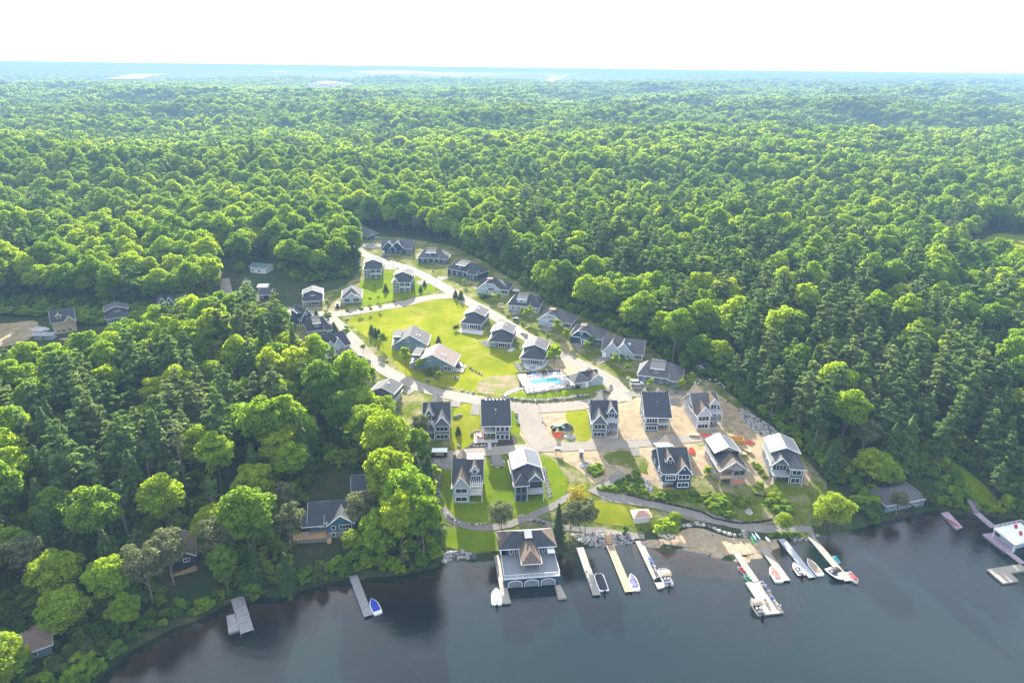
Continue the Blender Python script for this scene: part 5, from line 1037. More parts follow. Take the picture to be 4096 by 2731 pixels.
# left side of the loop road, half behind trees
road_house('dark grey house with flat-topped square dormer, below the road junction', 7, (330, 790), (690, 735), wall='slate', kind='box', roof='roof_dark', top='roof_grey', group='houses on the left side of the loop', D=11)
road_house('pale blue-grey house with two pointed gables, half hidden by bright trees', 7, (570, 1110), (985, 975), wall='lightgrey', kind='twin', roof='roof_dark', group='houses on the left side of the loop', D=11)
road_house('dark blue house with long pale roof, behind bright maples beside the road', 7, (970, 1390), (1310, 1250), wall='navy', kind='long', roof='roof_grey', group='houses on the left side of the loop', D=11)
road_house('small dark blue gabled house at the road corner behind the pines', 7, (225, 585), (400, 530), wall='navy', kind='long', roof='roof_dark', group='houses on the left side of the loop', D=9)
# far left row
def simple(name, lbl, c, a, b, D, wall, roof, e=3, rise=2.5, ax='x', cat='house', nw=3, group=None, z=None, fr='white', kind='gable'):
    h = House(name, *AB(c, a, b), D, wall, roof, lbl, cat=cat, group=group, z=z); W = h.W; h.plinth(0, W, 0, D); h.box(0, W, 0, D, 0, e)
    (h.gable if kind == 'gable' else h.hip)(0, W, 0, D, e, rise, ax)
    for k in range(nw): h.win(W * (.1 + .8 * k / nw), .8, min(1.4, W * .6 / nw), min(1.3, e - 1.2), 2, fw=.1, frame=fr)
    return h
h = simple('unfinished_house', 'unfinished house with raw timber walls and dark roof, beside the far left clearing', 15, (395, 795), (560, 768), 11, 'woodwall', 'roof_dark', 5.6, 3.8, 'x', group='houses of the far left row'); h.gable(h.W * .55, h.W, -.6, 5, 5.6, 2.3, 'y', ends=(1, 0)); h.box(h.W * .24, h.W * .44, 1.2, 4, 6.4, 8.2); h.gable(h.W * .24, h.W * .44, 1.0, 4.5, 8.2, 1.1, 'y', oh=.3, ends=(1, 0)); h.win(h.W * .28, 6.8, 1.2, 1.2, 1, y=1.2)
road_house('grey-roofed house with two low gables, mostly hidden behind the pine crowns', 15, (1150, 625), (1330, 620), wall='slate', kind='twin', group='houses of the far left row', D=9)
simple('garage', 'white-roofed garage with red doors beside the road out of the forest', 15, (1755, 612), (1835, 604), 7, 'red', 'metal_roof', 2.6, .5, 'y', cat='garage', nw=1)
simple('cottage', 'white cottage with green roof alone among the trees', 15, (1815, 345), (1925, 352), 8, 'white', 'roof_green', 3.4, 1.4, 'x', nw=2)
simple('shed', 'small white-roofed shed in the shade below the green-roofed cottage', 15, (1870, 478), (1935, 478), 5, 'lightgrey', 'metal_roof', 2.3, .5, 'x', cat='shed', nw=1)
simple('house', 'dark-roofed low house just left of the cottage with the small dormer', 15, (1880, 540), (1960, 540), 8, 'darkwall', 'roof_dark', 2.8, 1.8, 'x', nw=1)
simple('bungalow', 'grey hip-roofed house hidden among the trees at the right', 16, (1075, 1185), (1230, 1195), 11, 'beigegrey', 'roof_grey', 3, 2.4, 'x', kind='hip')
simple('bungalow', 'small pale house behind the big grey tree at the right', 16, (665, 520), (790, 525), 8, 'lightgrey', 'roof_grey', 3, 1.5, 'x')
simple('house', 'white-walled house by the road at the right edge', 16, (1730, 850), (1850, 860), 8, 'white', 'roof_dark', 3, 1.6, 'x')
simple('house', 'grey house with pale roof near the power pole at the right edge', 16, (2110, 940), (2240, 935), 9, 'beigegrey', 'roof_grey', 3, 1.6, 'x')
simple('garage', 'flat pale roof among the dark bushes at the right edge', 16, (1870, 1330), (1960, 1340), 9, 'lightgrey', 'conc_dark', 2.8, .6, 'x', cat='garage', nw=1)
# pool house
h = House('pool_house', *AB(2, (300, 165), (630, 115)), 7, 'lightgrey', 'roof_grey', 'grey pool house with hipped roofs and a white door', cat='pool house'); W = h.W
h.plinth(0, W, 0, 7); h.box(W * .18, W * .5, 0, 6.5, 0, 2.8); h.box(W * .55, W, .6, 7, 0, 2.8); h.box(W * .5, W * .55, 1.5, 6, 0, 2.8); h.box(0, W * .5, -.4, .1, -.1, .05, 'concrete', 'patio'); h.hip(-.6, W * .5, 0, 6.5, 2.8, 2.4, 'x'); h.gable(W * .55, W, .6, 7, 2.8, 1.8, 'y', mat='roof_tan'); h.gable(W * .3, W * .9, 3, 6, 2.8, 2.0, 'x', mat='roof_dark')
h.box(W * .34, W * .44, -.06, 0, .05, 2.3, 'white', 'door'); h.box(-.5, -.35, .1, .25, 0, 2.8, 'white', 'porch_post'); h.box(-.5, W * .18, .05, .15, 0, .9, 'black', 'railing')

# ---- shore cottages in the trees
h = House('cottage', PK(12, 760, 800), PK(12, 1160, 770), 11, 'teal', 'roof_dark', 'teal cottage with slate roof and wooden deck among the pines left of the maple wall'); W = h.W; h.plinth(0, W, 0, 11); h.box(0, W * .42, 1.5, 11, 0, 4.6); h.box(W * .42, W, 0, 11, 0, 4.8); h.box(W * .43, W - .05, -.05, .0, 0, 2.2, 'stonewall', 'stone_base')
h.gable(0, W, 1.5, 11, 4.6, 3.2, 'x', mat='roof_dark'); h.gable(W * .45, W, -.2, 6, 4.8, 2.6, 'y', ends=(1, 0)); h.gable(-1.5, W * .3, .8, 6, 4.2, 1.6, 'x'); h.win(W * .22, 2.7, 1.9, 1.3, 2, y=1.5); h.win(W * .5, 2.7, 1.2, 1.3, 1); h.win(W * .68, 2.7, W * .28, 1.4, 4); h.win(W * .5, .4, 1.0, 1.4, 1, y=-.05)
h.box(-4.2, W * .38, -1.8, 1.6, 1.5, 1.7, 'cedar_wood', 'deck'); h.rail([(-4.1, 1.4), (-4.1, -1.7), (W * .36, -1.7), (W * .36, 1)], 1.7, 1, 'cedar_wood'); h.box(-1, 0, -.6, .4, 1.7, 2.3, 'conc_dark', 'deck_table'); h.box(-4, W * .5, -1.2, 1.5, -1.8, 1.5, 'stonewall', 'stone_base'); h.box(W * .4, W * .5, -2.8, -.3, .2, .8, 'cedar_wood', 'steps')
simple('garage', 'dark-roofed garage behind the teal cottage', 12, (1150, 440), (1340, 420), 8, 'darkwall', 'roof_dark', 3, 2, 'x', cat='garage', nw=1)
h = House('cottage', PK(13, 1385, 660), PK(13, 1580, 620), 9, 'darkwall', 'roof_brown', 'small black cottage with white gable trim and deck above the left shore'); W = h.W; h.box(W * .25, W, 0, 9, -1, 3.2); h.gable(W * .25, W, 0, 9, 3.2, 1.6, 'y', oh=.4); h.box(-4, W * .25, 1.5, 8, -1, 2.6); h.gable(-4, W * .6, 1.5, 8, 2.6, 1.8, 'x'); h.win(W * .5, 1.6, 1.6, 1.1, 2); h.box(-.5, W, -2.2, 0, -.3, -.1, 'cedar_wood', 'deck'); h.rail([(-.4, -.1), (-.4, -2.1), (W, -2.1)], -.1, .9, 'cedar_wood'); h.win(-3, 1, 1.8, 1.2, 2, y=1.5)
simple('boat_shed', 'brown-roofed shed at the lower left corner by the water', 13, (230, 1390), (430, 1330), 9, 'bluegrey', 'roof_brown', 2.6, 1.4, 'x', cat='shed', nw=1)
h = simple('cottage', 'grey hipped cottage with window band close to the right shore', 11, (590, 870), (980, 800), 9, 'bluegrey', 'roof_grey', 2.9, 2.3, 'x', nw=5, kind='hip')
# ------------------------------------------------------------------ boathouse, docks, boats
def at_root(name, c, a, b, z, label, cat, group=None):
    A = PZ(c, *a, z); B = PZ(c, *b, z); return empty(name, A, math.atan2(B.y - A.y, B.x - A.x), label, cat, group), (B - A).xy.length
r0, W = at_root('boathouse', 8, (932, 1192), (1575, 1145), 0.0, 'navy boathouse with three arched grey doors, roof deck and hipped upper room', 'boathouse')
h = House.__new__(House); h.root = r0; h.W = W; h.D = 15; h.mir = False; h.wall = 'navy'; h.rf = 'roof_dark'
aw = W * .255; gaps = [W * .07, W * .37, W * .67]
hmat('deckdark', (.20, .22, .24), rough=.7, var=.15, scale=1.5, stretch=(1, 8, 1)); fr = MB(); xs_ = [0] + [v for g_ in gaps for v in (g_, g_ + aw)] + [W]
for k in range(0, 8, 2): fr.box(xs_[k], xs_[k + 1], 0, .35, -.3, 3.0)
fr.box(0, W, .001, .351, 2.2, 3.2); fr.box(0, .3, .35, 14.6, -.3, 3.2); fr.box(W - .3, W, .35, 14.6, -.3, 3.2); fr.box(0, W, 14.3, 14.6, -.3, 3.2); fr.build('wall', M['navy'], r0)
for g_ in gaps:
    n = 12; top = [(g_ + aw * i / n, 1.75 + .75 * math.sin(math.pi * i / n) ** .6) for i in range(n + 1)]
    mb = MB(); poly = [(g_, .35)] + top + [(g_ + aw, .35)]; m_ = len(poly); vs = [(x, -.05, z) for x, z in poly] + [(x, .1, z) for x, z in poly]
    mb.add(vs, [tuple(range(m_ - 1, -1, -1))[::-1], tuple(range(m_, 2 * m_))[::-1]] + [(i, m_ + i, m_ + (i + 1) % m_, (i + 1) % m_) for i in range(m_)]); d_ = mb.build('arched_door', M['deckdark'], r0)
    t_ = MB()
    for p_, q_ in zip(poly[:-1], poly[1:]): t_.bar((p_[0], -.1, p_[1]), (q_[0], -.1, q_[1]), .12, .16)
    t_.build('door_frame', M['white'], d_); k_ = MB()
    for i in range(1, 10): k_.box(g_ + aw * i / 10 - .015, g_ + aw * i / 10 + .015, -.07, -.05, .4, 1.8 + .6 * math.sin(math.pi * i / 10) ** .6)
    k_.build('plank_joints', M['slate'], d_)['kind'] = 'stuff'
hmat('deckdark', (.20, .22, .24), rough=.7, var=.15, scale=1.5, stretch=(1, 8, 1)); h.box(-.15, W + .15, -.15, 9, 3.2, 3.4, 'deckdark', 'roof_deck'); h.box(-.2, W + .2, -.25, -.15, 3.15, 3.42, 'white', 'fascia')
h.rail([(-.05, 8), (-.05, -.05), (W + .05, -.05), (W + .05, 8)], 3.4, 1.0, 'white')
h.box(W * .1, W * .88, 9, 14.4, 3.2, 5.9); h.box(W * .1 - 1.2, W * .9 + 1, 14.4, 14.6, 3.2, 5.9, 'navy')
h.hip(-.2, W + .2, 8.6, 15.4, 5.9, 2.6, 'x', oh=.5, mat='roof_dark'); q = MB().add([(-.75, 15.95, 5.93), (-.75, 8.05, 5.93), (3.2, 12, 8.56)], [(0, 1, 2)]); q.build('roof', M['roof_tan'], r0)
q = MB().add([(W + .75, 15.95, 5.93), (W + .75, 8.05, 5.93), (W - 3.2, 12, 8.56)], [(1, 0, 2)]); q.build('roof', M['roof_tan'], r0)
h.hip(W * .36, W * .67, 2.6, 11.5, 5.6, 2.2, 'y', mat='roof_tan', i1=0)
for x in (W * .37, W * .66): h.box(x, x + .2, 2.7, 2.9, 3.4, 5.6, 'cedar_wood', 'porch_post')
h.box(W * .47, W * .57, 9.5, 11.2, 6.6, 8.6, 'navy', 'dormer_wall'); h.shed(W * .46, W * .58, 9.2, 11.2, 8.5, 8.9, 'metal_roof', oh=.15)
for u_ in (.16, .25, .78): h.win(W * u_, 3.6, W * .06, 1.9, 1, y=9.0)
h.box(W * .86, W, 6.5, 9, 5.0, 5.15, 'white', 'side_canopy'); h.vents([(W * (.4 + .1 * k), 11.5, 8.2) for k in range(3)])

def px_poly(c, pts, z): return [tuple(PZ(c, x, y, z)[:2]) for x, y in pts]
hmat('dock_wood', (.38, .28, .17), rough=.8, var=.12, scale=1.2, stretch=(1, 1, 1)); hmat('dock_grey', (.30, .29, .29), rough=.85, var=.2, scale=1.5); hmat('dock_pale', (.32, .285, .24), rough=.8, var=.08, scale=1.0); hmat('dock_pink', (.36, .28, .34), rough=.85, var=.12)
def dock(lbl, c, a, b, wd, mat='dock_wood', z=.55, sec=3.0, name='dock', group='docks along the shore', planks=True):
    A = PZ(c, *a, z); B = PZ(c, *b, z); L = (B - A).length; ang = math.atan2(B.y - A.y, B.x - A.x); r = empty(name, (A.x, A.y, 0), ang, lbl, 'dock', group)
    n = max(1, round(L / sec)); s = L / n
    for k in range(n):
        mb = MB().box(k * s + .02, (k + 1) * s - .02, -wd / 2, wd / 2, z - .12, z)
        d_ = mb.build('deck_section', M[mat], r)
    mb = MB().box(0, L, -wd / 2 + .02, -wd / 2 + .1, z - .35, z - .13).box(0, L, wd / 2 - .1, wd / 2 - .02, z - .35, z - .13)
    for k in range(n + 1):
        for sd in (-1, 1): mb.box(min(L - .12, k * s), min(L, k * s + .12), sd * (wd / 2 - .02) - .06, sd * (wd / 2 - .02) + .06, -1.2, z + .02)
    mb.build('frame', M['cedar_wood' if mat == 'dock_wood' else 'dock_grey'], r)
    if planks:
        g = MB(); m_ = int(L / .45)
        for k in range(1, m_): g.box(k * .45 - .012, k * .45 + .012, -wd / 2, wd / 2, z + .001, z + .004)
        g.build('plank_gaps', M['slate'], r)['kind'] = 'stuff'
    return r
def platform(lbl, c, pts, mat='dock_pale', z=.55, name='dock', group='docks along the shore', cat='dock'):
    pl = px_poly(c, pts, z); cx = sum(p[0] for p in pl) / len(pl); cy_ = sum(p[1] for p in pl) / len(pl); r = empty(name, (cx, cy_, 0), 0, lbl, cat, group)
    loc = [(p[0] - cx, p[1] - cy_) for p in pl]; MB().prism(loc, z - .15, z).build('deck', M[mat], r); MB().prism([(p[0] * .97, p[1] * .97) for p in loc], -.4, z - .16).build('frame', M['dock_grey'], r); return r
dock('weathered dock just right of the boathouse, black covered pontoon boat at its end', 8, (1822, 700), (2020, 1258), 2.0, 'dock_pale')
dock('new yellowish wooden dock below the wooden stairs, purple-covered boat beside it', 9, (115, 670), (342, 1220), 2.1, 'dock_wood')
dock('pale dock with a row of four chairs and a beige-canopied pontoon boat', 9, (455, 622), (690, 1110), 2.0, 'dock_pale')
platform('widened end of the dock beside the beige pontoon boat', 9, [(628, 1080), (712, 1040), (762, 1165), (680, 1186)])
dock('narrow pale walkway dock leading to the big floating platform', 9, (1578, 728), (1838, 1108), 1.9, 'dock_pale')
platform('big pale floating platform with blue chairs in a row', 9, [(1708, 1112), (1908, 1092), (2162, 1465), (1955, 1487)])
dock('dock with the pink-covered boat at its end', 9, (1895, 672), (2195, 1090), 2.1, 'dock_pale')
dock('bluish grey dock between the red-hulled boat and the beige-covered boat', 10, (590, 722), (1175, 1445), 2.0, 'deckgrey')
dock('rightmost dock of the beach, black-hulled boat and white and red boat at its end', 10, (1145, 685), (1850, 1512), 2.0, 'dock_pale')
dock('long grey dock with metal end section below the teal cottage', 12, (1115, 1035), (1285, 1480), 2.1, 'dock_grey')
dock('weathered grey dock below the small black cottage', 13, (1905, 880), (1985, 1155), 3.0, 'dock_grey')
platform('small square grey raft beside the weathered dock', 13, [(1818, 1025), (1892, 1008), (1918, 1140), (1835, 1165)], 'dock_grey')
platform('left wing dock of the boathouse', 8, [(810, 790), (862, 785), (1012, 1352), (912, 1360)], 'dock_pale')
platform('right wing dock of the boathouse', 8, [(1528, 1145), (1590, 1135), (1667, 1293), (1566, 1303)], 'dock_pale')
platform('short dock with a canoe on it, left of the white boathouse', 11, [(1152, 870), (1225, 858), (1370, 1012), (1305, 1030)], 'dock_pink')
dock('narrow gangway from the right lawn to the white boathouse', 14, (415, 190), (690, 425), 2.0, 'dock_pink')
platform('mauve water-level platform of the white boathouse', 14, [(505, 528), (672, 505), (1040, 788), (960, 800), (870, 808)], 'dock_pink')
dock('gangway from the white boathouse to the outer platform', 14, (910, 800), (1150, 990), 1.7, 'dock_pink')
platform('angular outer swim platform with a pink ring on it', 14, [(572, 1078), (1095, 1000), (1260, 1080), (945, 1135), (1075, 1262), (832, 1300)], 'dock_pale')
# white boathouse at the right edge
pl = px_poly(14, [(680, 440), (1100, 350), (1420, 590), (1020, 700)], 3.4); cx = pl[0][0]; cy_ = pl[0][1]; r = empty('boathouse', (cx, cy_, 0), 0, 'white flat-topped boathouse with roof terrace at the right edge', 'boathouse'); loc = [(p[0] - cx, p[1] - cy_) for p in pl]
MB().prism(loc, 3.1, 3.4).build('roof_terrace', M['white'], r); mc = [sum(p[i] for p in loc) / 4 for i in (0, 1)]; ins = [(p[0] + (mc[0] - p[0]) * .08, p[1] + (mc[1] - p[1]) * .08) for p in loc]
for p in ins: MB().box(p[0] - .12, p[0] + .12, p[1] - .12, p[1] + .12, -1, 3.1).build('post', M['white'], r)
MB().prism([(p[0] + (mc[0] - p[0]) * .35, p[1] + (mc[1] - p[1]) * .35) for p in loc], .3, 3.09).build('wall', M['lightgrey'], r)
rl = MB()
for i in range(4):
    a = Vector((*loc[i], 3.4)); b = Vector((*loc[(i + 1) % 4], 3.4)); n = max(2, int((b - a).length / 1.6)); up = Vector((0, 0, 1.0)); rl.bar(a + up, b + up, .08, .08); rl.bar(a + up * .2, b + up * .2, .05, .05)
    for k in range(n + 1): rl.bar(a.lerp(b, k / n), a.lerp(b, k / n) + up, .07, .07)
    for k in range(n * 5): rl.bar(a.lerp(b, k / n / 5), a.lerp(b, k / n / 5) + up, .025, .025)
rl.build('railing', M['white'], r)
for x, y in ((1030, 436), (1105, 545)): p = PZ(14, x, y, 3.4); tag(MB().tube([(0, 0, 0), (0, 0, .6)], [.3, .4], 8).box(-.4, .4, .2, .35, .5, 1.1).build('tub_chair', M['red']), 'red tub chair on the white roof terrace', 'chair', 'red chairs on the white terrace').location = p

def hullmesh(L, Wd, hb=.55, fine=.5, rise=.35, blunt=0):
    """stations from stern (x=0) to bow (x=L): returns sheer line and shell"""
    n = 12; mb = MB(); ring = []
    for i in range(n + 1):
        t_ = i / n; wv = Wd / 2 * ((1 - max(0, (t_ - fine) / (1 - fine)) ** 2.3) if not blunt else (1 - .45 * max(0, (t_ - .8) / .2) ** 2)) * (.92 + .08 * min(1, t_ * 4)); wv = max(wv, .02 if not blunt else Wd * .25)
        zt = hb + rise * t_ ** 2; zk = -.25 + (hb * .7) * max(0, (t_ - .75) / .25) ** 2
        ring.append([(t_ * L, -wv, zt), (t_ * L, -wv * .85, zk + .25), (t_ * L, 0, zk), (t_ * L, wv * .85, zk + .25), (t_ * L, wv, zt)])
    vs = [p for r_ in ring for p in r_]; fs = []
    for i in range(n):
        for k in range(4): a = i * 5 + k; fs.append((a, a + 1, a + 6, a + 5))
    fs += [(4, 3, 2, 1, 0)]; mb.add(vs, fs); return mb, ring
def boat(lbl, c, bow, stern, Wd=2.3, hull='white', cover=None, shield=True, motor=True, canopy=None, kind='bow', deck='white', group='boats moored at the docks', cat='motorboat'):
    B_ = PZ(c, *bow, .7); S_ = PZ(c, *stern, .5); L = (B_ - S_).xy.length; ang = math.atan2(B_.y - S_.y, B_.x - S_.x); r = empty('motorboat', (S_.x, S_.y, 0), ang, lbl, cat, group)
    hb, ring = hullmesh(L, Wd, blunt=(kind == 'pontoon')); hb.build('hull', M[hull], r)
    def strip(i0, i1, s, dz, name, mat, dome=.0, both=False):
        v = []; f = []
        for i in range(i0, i1 + 1):
            p, q = ring[i][0], ring[i][4]; v += [(p[0], p[1] * s, p[2] + dz), (p[0], p[1] * s * .5, p[2] + dz + dome), (p[0], q[1] * s * .5, q[2] + dz + dome), (p[0], q[1] * s, q[2] + dz)]
        for i in range(i1 - i0):
            for k in range(3): a = i * 4 + k; f.append((a, a + 1, a + 5, a + 4)[::-1])
        f += [(0, 1, 2, 3), tuple(len(v) - 4 + k for k in (3, 2, 1, 0))]
        return MB().add(v, f).build(name, M[mat], r)
    strip(0, 12, 1.0, .0, 'deck', deck)
    if cover: strip(2 if kind != 'pontoon' else 1, 9 if kind != 'pontoon' else 11, .82, .06, 'cover', cover, .22 if kind != 'pontoon' else .35); strip(9, 11, .7, .07, 'bow_cover', cover, .12) if kind != 'pontoon' else None
    else:
        strip(1, 6, .74, .03, 'cockpit', 'black'); 
        for y in (-.45, .45): MB().box(L * .3, L * .38, y - .25, y + .25, hb.v[0][2] - .1, hb.v[0][2] + .55).build('seat', M['lilac'], r)
        MB().box(L * .12, L * .2, -Wd * .32, Wd * .32, .5, .95).build('seat', M['lilac'], r)
    if shield and not (cover and kind == 'pontoon'):
        w_ = ring[7][4][1]; z_ = ring[7][4][2]; MB().bar((L * .50, -w_ * .8, z_ + .05), (L * .60, 0, z_ + .1), .04, .4).bar((L * .60, 0, z_ + .1), (L * .50, w_ * .8, z_ + .05), .04, .4).build('windshield', M['glass'], r)
    if canopy:
        cz = 2.1; cm = MB(); v = [(L * .3 + L * .38 * i / 5, s_ * Wd * .46, cz + .22 * math.sin(math.pi * i / 5) - (.12 if abs(s_) > .9 else 0)) for i in range(6) for s_ in (-1, 0, 1)]
        f = [(i * 3 + k, i * 3 + k + 3, i * 3 + k + 4, i * 3 + k + 1) for i in range(5) for k in range(2)]; cm.add(v, f); cm.add([(a, b, c_ - .05) for a, b, c_ in v], [q[::-1] for q in f]); cm.build('canopy', M[canopy], r)
        pm = MB()
        for x in (L * .32, L * .66):
            for y in (-Wd * .45, Wd * .45): pm.bar((L * .49, y, .7), (x, y, cz), .04, .04)
        pm.build('canopy_frame', M['steel'], r)
    if motor: mm = MB().box(-.75, -.15, -.22, .22, .45, 1.15).box(-.55, -.3, -.1, .1, -.5, .5); mm.build('outboard_motor', M['black'], r)
    if kind == 'pontoon':
        for y in (-Wd * .38, Wd * .38): MB().tube([(0, y, -.05), (L * .9, y, -.05), (L, y, .15)], [.32, .32, .1], 8).build('pontoon', M['steel'], r)
        if not cover:
            rr = MB(); pts = [(.3, -Wd * .47), (L * .93, -Wd * .4), (L * .93, Wd * .4), (.3, Wd * .47)]
            for a, b in zip(pts[:-1], pts[1:]): rr.bar((a[0], a[1], 1.0), (b[0], b[1], 1.0), .06, .5)
            rr.build('side_panels', M['lilac'], r)
    return r
for nm, c_ in (('cover_black', (.015, .015, .02)), ('cover_purple', (.10, .085, .20)), ('cover_blue', (.015, .045, .42)), ('cover_beige', (.34, .26, .17)), ('cover_pink', (.48, .14, .12)), ('canvas_brown', (.22, .19, .16)), ('hull_red', (.45, .04, .03)), ('kayak_green', (.12, .55, .10)), ('chair_blue', (.03, .09, .38)), ('jet_teal', (.03, .35, .42)), ('orange_tarp', (.72, .10, .03)), ('tractor_green', (.0, .22, .09)), ('yellow_steel', (.55, .30, .02)), ('tyre', (.02, .02, .02)), ('car_black', (.015, .017, .022)), ('car_grey', (.18, .20, .22)), ('wrap', (.60, .58, .60)), ('roof_pink', (.48, .25, .19)), ('pool_tile', (.45, .70, .72))): hmat(nm, c_, rough=.55, var=.06)
M['car_black'].node_tree.nodes['Principled BSDF'].inputs['Roughness'].default_value = .25
boat('black-covered pontoon boat beside the first dock right of the boathouse', 8, (2035, 1012), (2110, 1215), 2.7, 'steel', 'cover_black', kind='pontoon', cat='pontoon boat')
boat('white motorboat with purple cover at the yellowish dock', 9, (362, 1012), (425, 1200), 2.3, 'white', 'cover_purple', motor=False)
boat('pontoon boat with beige canopy at the dock with four chairs', 9, (728, 950), (812, 1150), 2.7, 'steel', canopy='cover_beige', kind='pontoon', deck='lilac', cat='pontoon boat')
boat('fishing boat with brown canopy beside the big platform', 9, (1778, 1292), (1905, 1500), 2.4, 'canvas_brown', canopy='canvas_brown', deck='canvas_brown')
boat('white motorboat with pinkish cover at a dock end', 9, (2008, 925), (2108, 1102), 2.5, 'white', 'cover_pink', motor=False)
boat('open motorboat with a red hull and black outboard', 10, (818, 1172), (975, 1410), 2.2, 'hull_red')
boat('long white motorboat with beige cover, right of the bluish dock', 10, (1080, 1092), (1325, 1405), 2.4, 'white', 'cover_beige', motor=False)
boat('black-hulled wakeboard boat with dark folded tower', 10, (1755, 1508), (1460, 1275), 2.4, 'cover_black', canopy='cover_black', motor=False)
boat('small white speedboat with red deck at the last beach dock', 10, (2030, 1548), (1835, 1345), 1.9, 'white', 'hull_red')
boat('white cabin motorboat moored left of the boathouse', 8, (838, 1182), (846, 1368), 2.7, 'white', 'white')
boat('white motorboat with bright blue cover at the long grey dock', 12, (1312, 1330), (1372, 1460), 2.3, 'white', 'cover_blue', motor=False)
def jetski(lbl, c, a, b, col):
    B_ = PZ(c, *a, .4); S_ = PZ(c, *b, .4); L = (B_ - S_).xy.length; r = empty('jet_ski', (S_.x, S_.y, 0), math.atan2(B_.y - S_.y, B_.x - S_.x), lbl, 'jet ski', 'jet skis at the docks'); hb, ring = hullmesh(L, 1.1, .4, .45, .2); hb.build('hull', M['white'], r)
    MB().box(.1, L * .55, -.42, .42, .4, .5).box(.2, L * .5, -.2, .2, .5, .85).build('seat', M[col], r); MB().box(L * .5, L * .72, -.3, .3, .45, .95).build('cowl', M[col], r); MB().bar((L * .52, -.4, 1.0), (L * .52, .4, 1.0), .05, .05).build('handlebar', M['black'], r)
jetski('white and red jet ski beside the narrow walkway dock', 9, (1622, 925), (1712, 1000), 'hull_red'); jetski('white and green jet ski where the walkway meets the platform', 9, (1690, 1030), (1788, 1100), 'tractor_green'); jetski('white and teal jet ski at the last beach dock', 10, (1560, 1045), (1675, 1165), 'jet_teal')
def board(name, lbl, c, a, b, wd, col, cat, th=.25, z=None):
    A = PK(c, *a, .3) if z is None else PZ(c, *a, z); B = PK(c, *b, .3) if z is None else PZ(c, *b, z); L = (B - A).length; d_ = B - A; n = 10; mb = MB(); v = []
    for i in range(n + 1):
        t_ = i / n; w_ = wd / 2 * math.sin(math.pi * min(max(t_, .03), .97)) ** .6; v += [(t_ * L, -w_, th * .5), (t_ * L, 0, th), (t_ * L, w_, th * .5), (t_ * L, 0, 0)]
    f = [(i * 4 + k, i * 4 + 4 + k, i * 4 + 4 + (k + 1) % 4, i * 4 + (k + 1) % 4) for i in range(n) for k in range(4)] + [(0, 1, 2, 3), tuple(len(v) - 4 + k for k in (3, 2, 1, 0))]; mb.add(v, f); o = mb.build(name, M[col], smooth_=True); o.location = A; o.rotation_euler = (0, -math.atan2(d_.z, d_.xy.length), math.atan2(d_.y, d_.x)); tag(o, lbl, cat)
board('kayak', 'bright green kayak on the beach under the white boards', 9, (1768, 565), (1812, 662), .8, 'kayak_green', 'kayak'); board('paddle_board', 'white paddle board leaning beside the green kayak, left one', 9, (1785, 535), (1840, 618), .9, 'white', 'paddle board', .15); board('paddle_board', 'white paddle board beside the green kayak, right one', 9, (1822, 525), (1885, 612), .9, 'white', 'paddle board', .15)
board('kayak', 'light blue kayak half under the white boards', 9, (1805, 610), (1870, 632), .8, 'jet_teal', 'kayak'); board('sailboard', 'small white sailing dinghy pulled up on the beach', 9, (1945, 580), (1998, 645), 1.2, 'white', 'dinghy', .4); board('canoe', 'dark red canoe lying on the short mauve dock', 11, (1205, 930), (1330, 1008), .8, 'hull_red', 'canoe', .35, .6); board('kayak', 'pink kayak standing at the start of the long grey dock', 12, (1125, 1020), (1148, 1058), .8, 'cover_pink', 'kayak', .3, .7)

# ------------------------------------------------------------------ chairs
def chair_mb():
    mb = MB(); mb.box(-.3, .3, -.3, .3, .32, .38)
    for x in (-.27, .27):
        mb.box(x - .04, x + .04, -.3, -.22, 0, .6); mb.box(x - .04, x + .04, .25, .33, 0, .55); mb.box(x - .08, x + .08, -.35, .35, .58, .63)
    for k in range(4): x = -.22 + k * .147; mb.bar((x, .28, .36), (x, .55, 1.05), .12, .03)
    return mb
def lounger_mb():
    mb = MB(); mb.box(-.32, .32, -1.0, .4, .30, .36); mb.bar((0, .4, .33), (0, 1.0, .85), .62, .06)
    for x in (-.28, .28):
        for y in (-.9, .3): mb.box(x - .03, x + .03, y - .03, y + .03, 0, .3)
    return mb
CH = {k_: chair_mb().mesh('garden_chair', M[k_]) for k_ in ('white', 'chair_blue', 'red', 'black', 'conc_dark')}; LG = {k_: lounger_mb().mesh('sun_lounger', M[k_]) for k_ in ('white', 'chair_blue', 'black')}
def seat(mesh, name, p, rz, lbl, cat, group, s=1.15):
    o = bpy.data.objects.new(name, mesh); COL.objects.link(o); o.location = p; o.rotation_euler = (0, 0, rz); o.scale = (s, s, s); return tag(o, lbl, cat, group)
for i, (x, y) in enumerate([(592, 850), (615, 892), (637, 940), (652, 990)]): seat(CH['chair_blue' if i < 2 else 'conc_dark'], 'dock_chair', PZ(9, x, y, .56), R(120), ['blue chair nearest the shore on the narrow dock', 'second blue chair from the shore on the narrow dock', 'grey chair third from the shore on the narrow dock', 'grey chair nearest the pontoon boat on the narrow dock'][i], 'chair', 'chairs on the narrow dock')
for i, (x, y) in enumerate([(1905, 1132), (1932, 1168), (1955, 1200), (1975, 1232), (2025, 1312), (1942, 1330), (2103, 1402)]): seat(CH['chair_blue' if i in (0, 2, 4) else 'conc_dark'], 'dock_chair', PZ(9, x, y, .56), R(150), ['blue chair at the shore end of the platform row', 'grey chair second in the platform row', 'blue chair third in the platform row', 'grey chair last in the platform row', 'blue chair alone near the platform edge', 'grey chair in the middle of the platform', 'grey chair by the outer corner of the platform'][i], 'chair', 'chairs on the big platform')
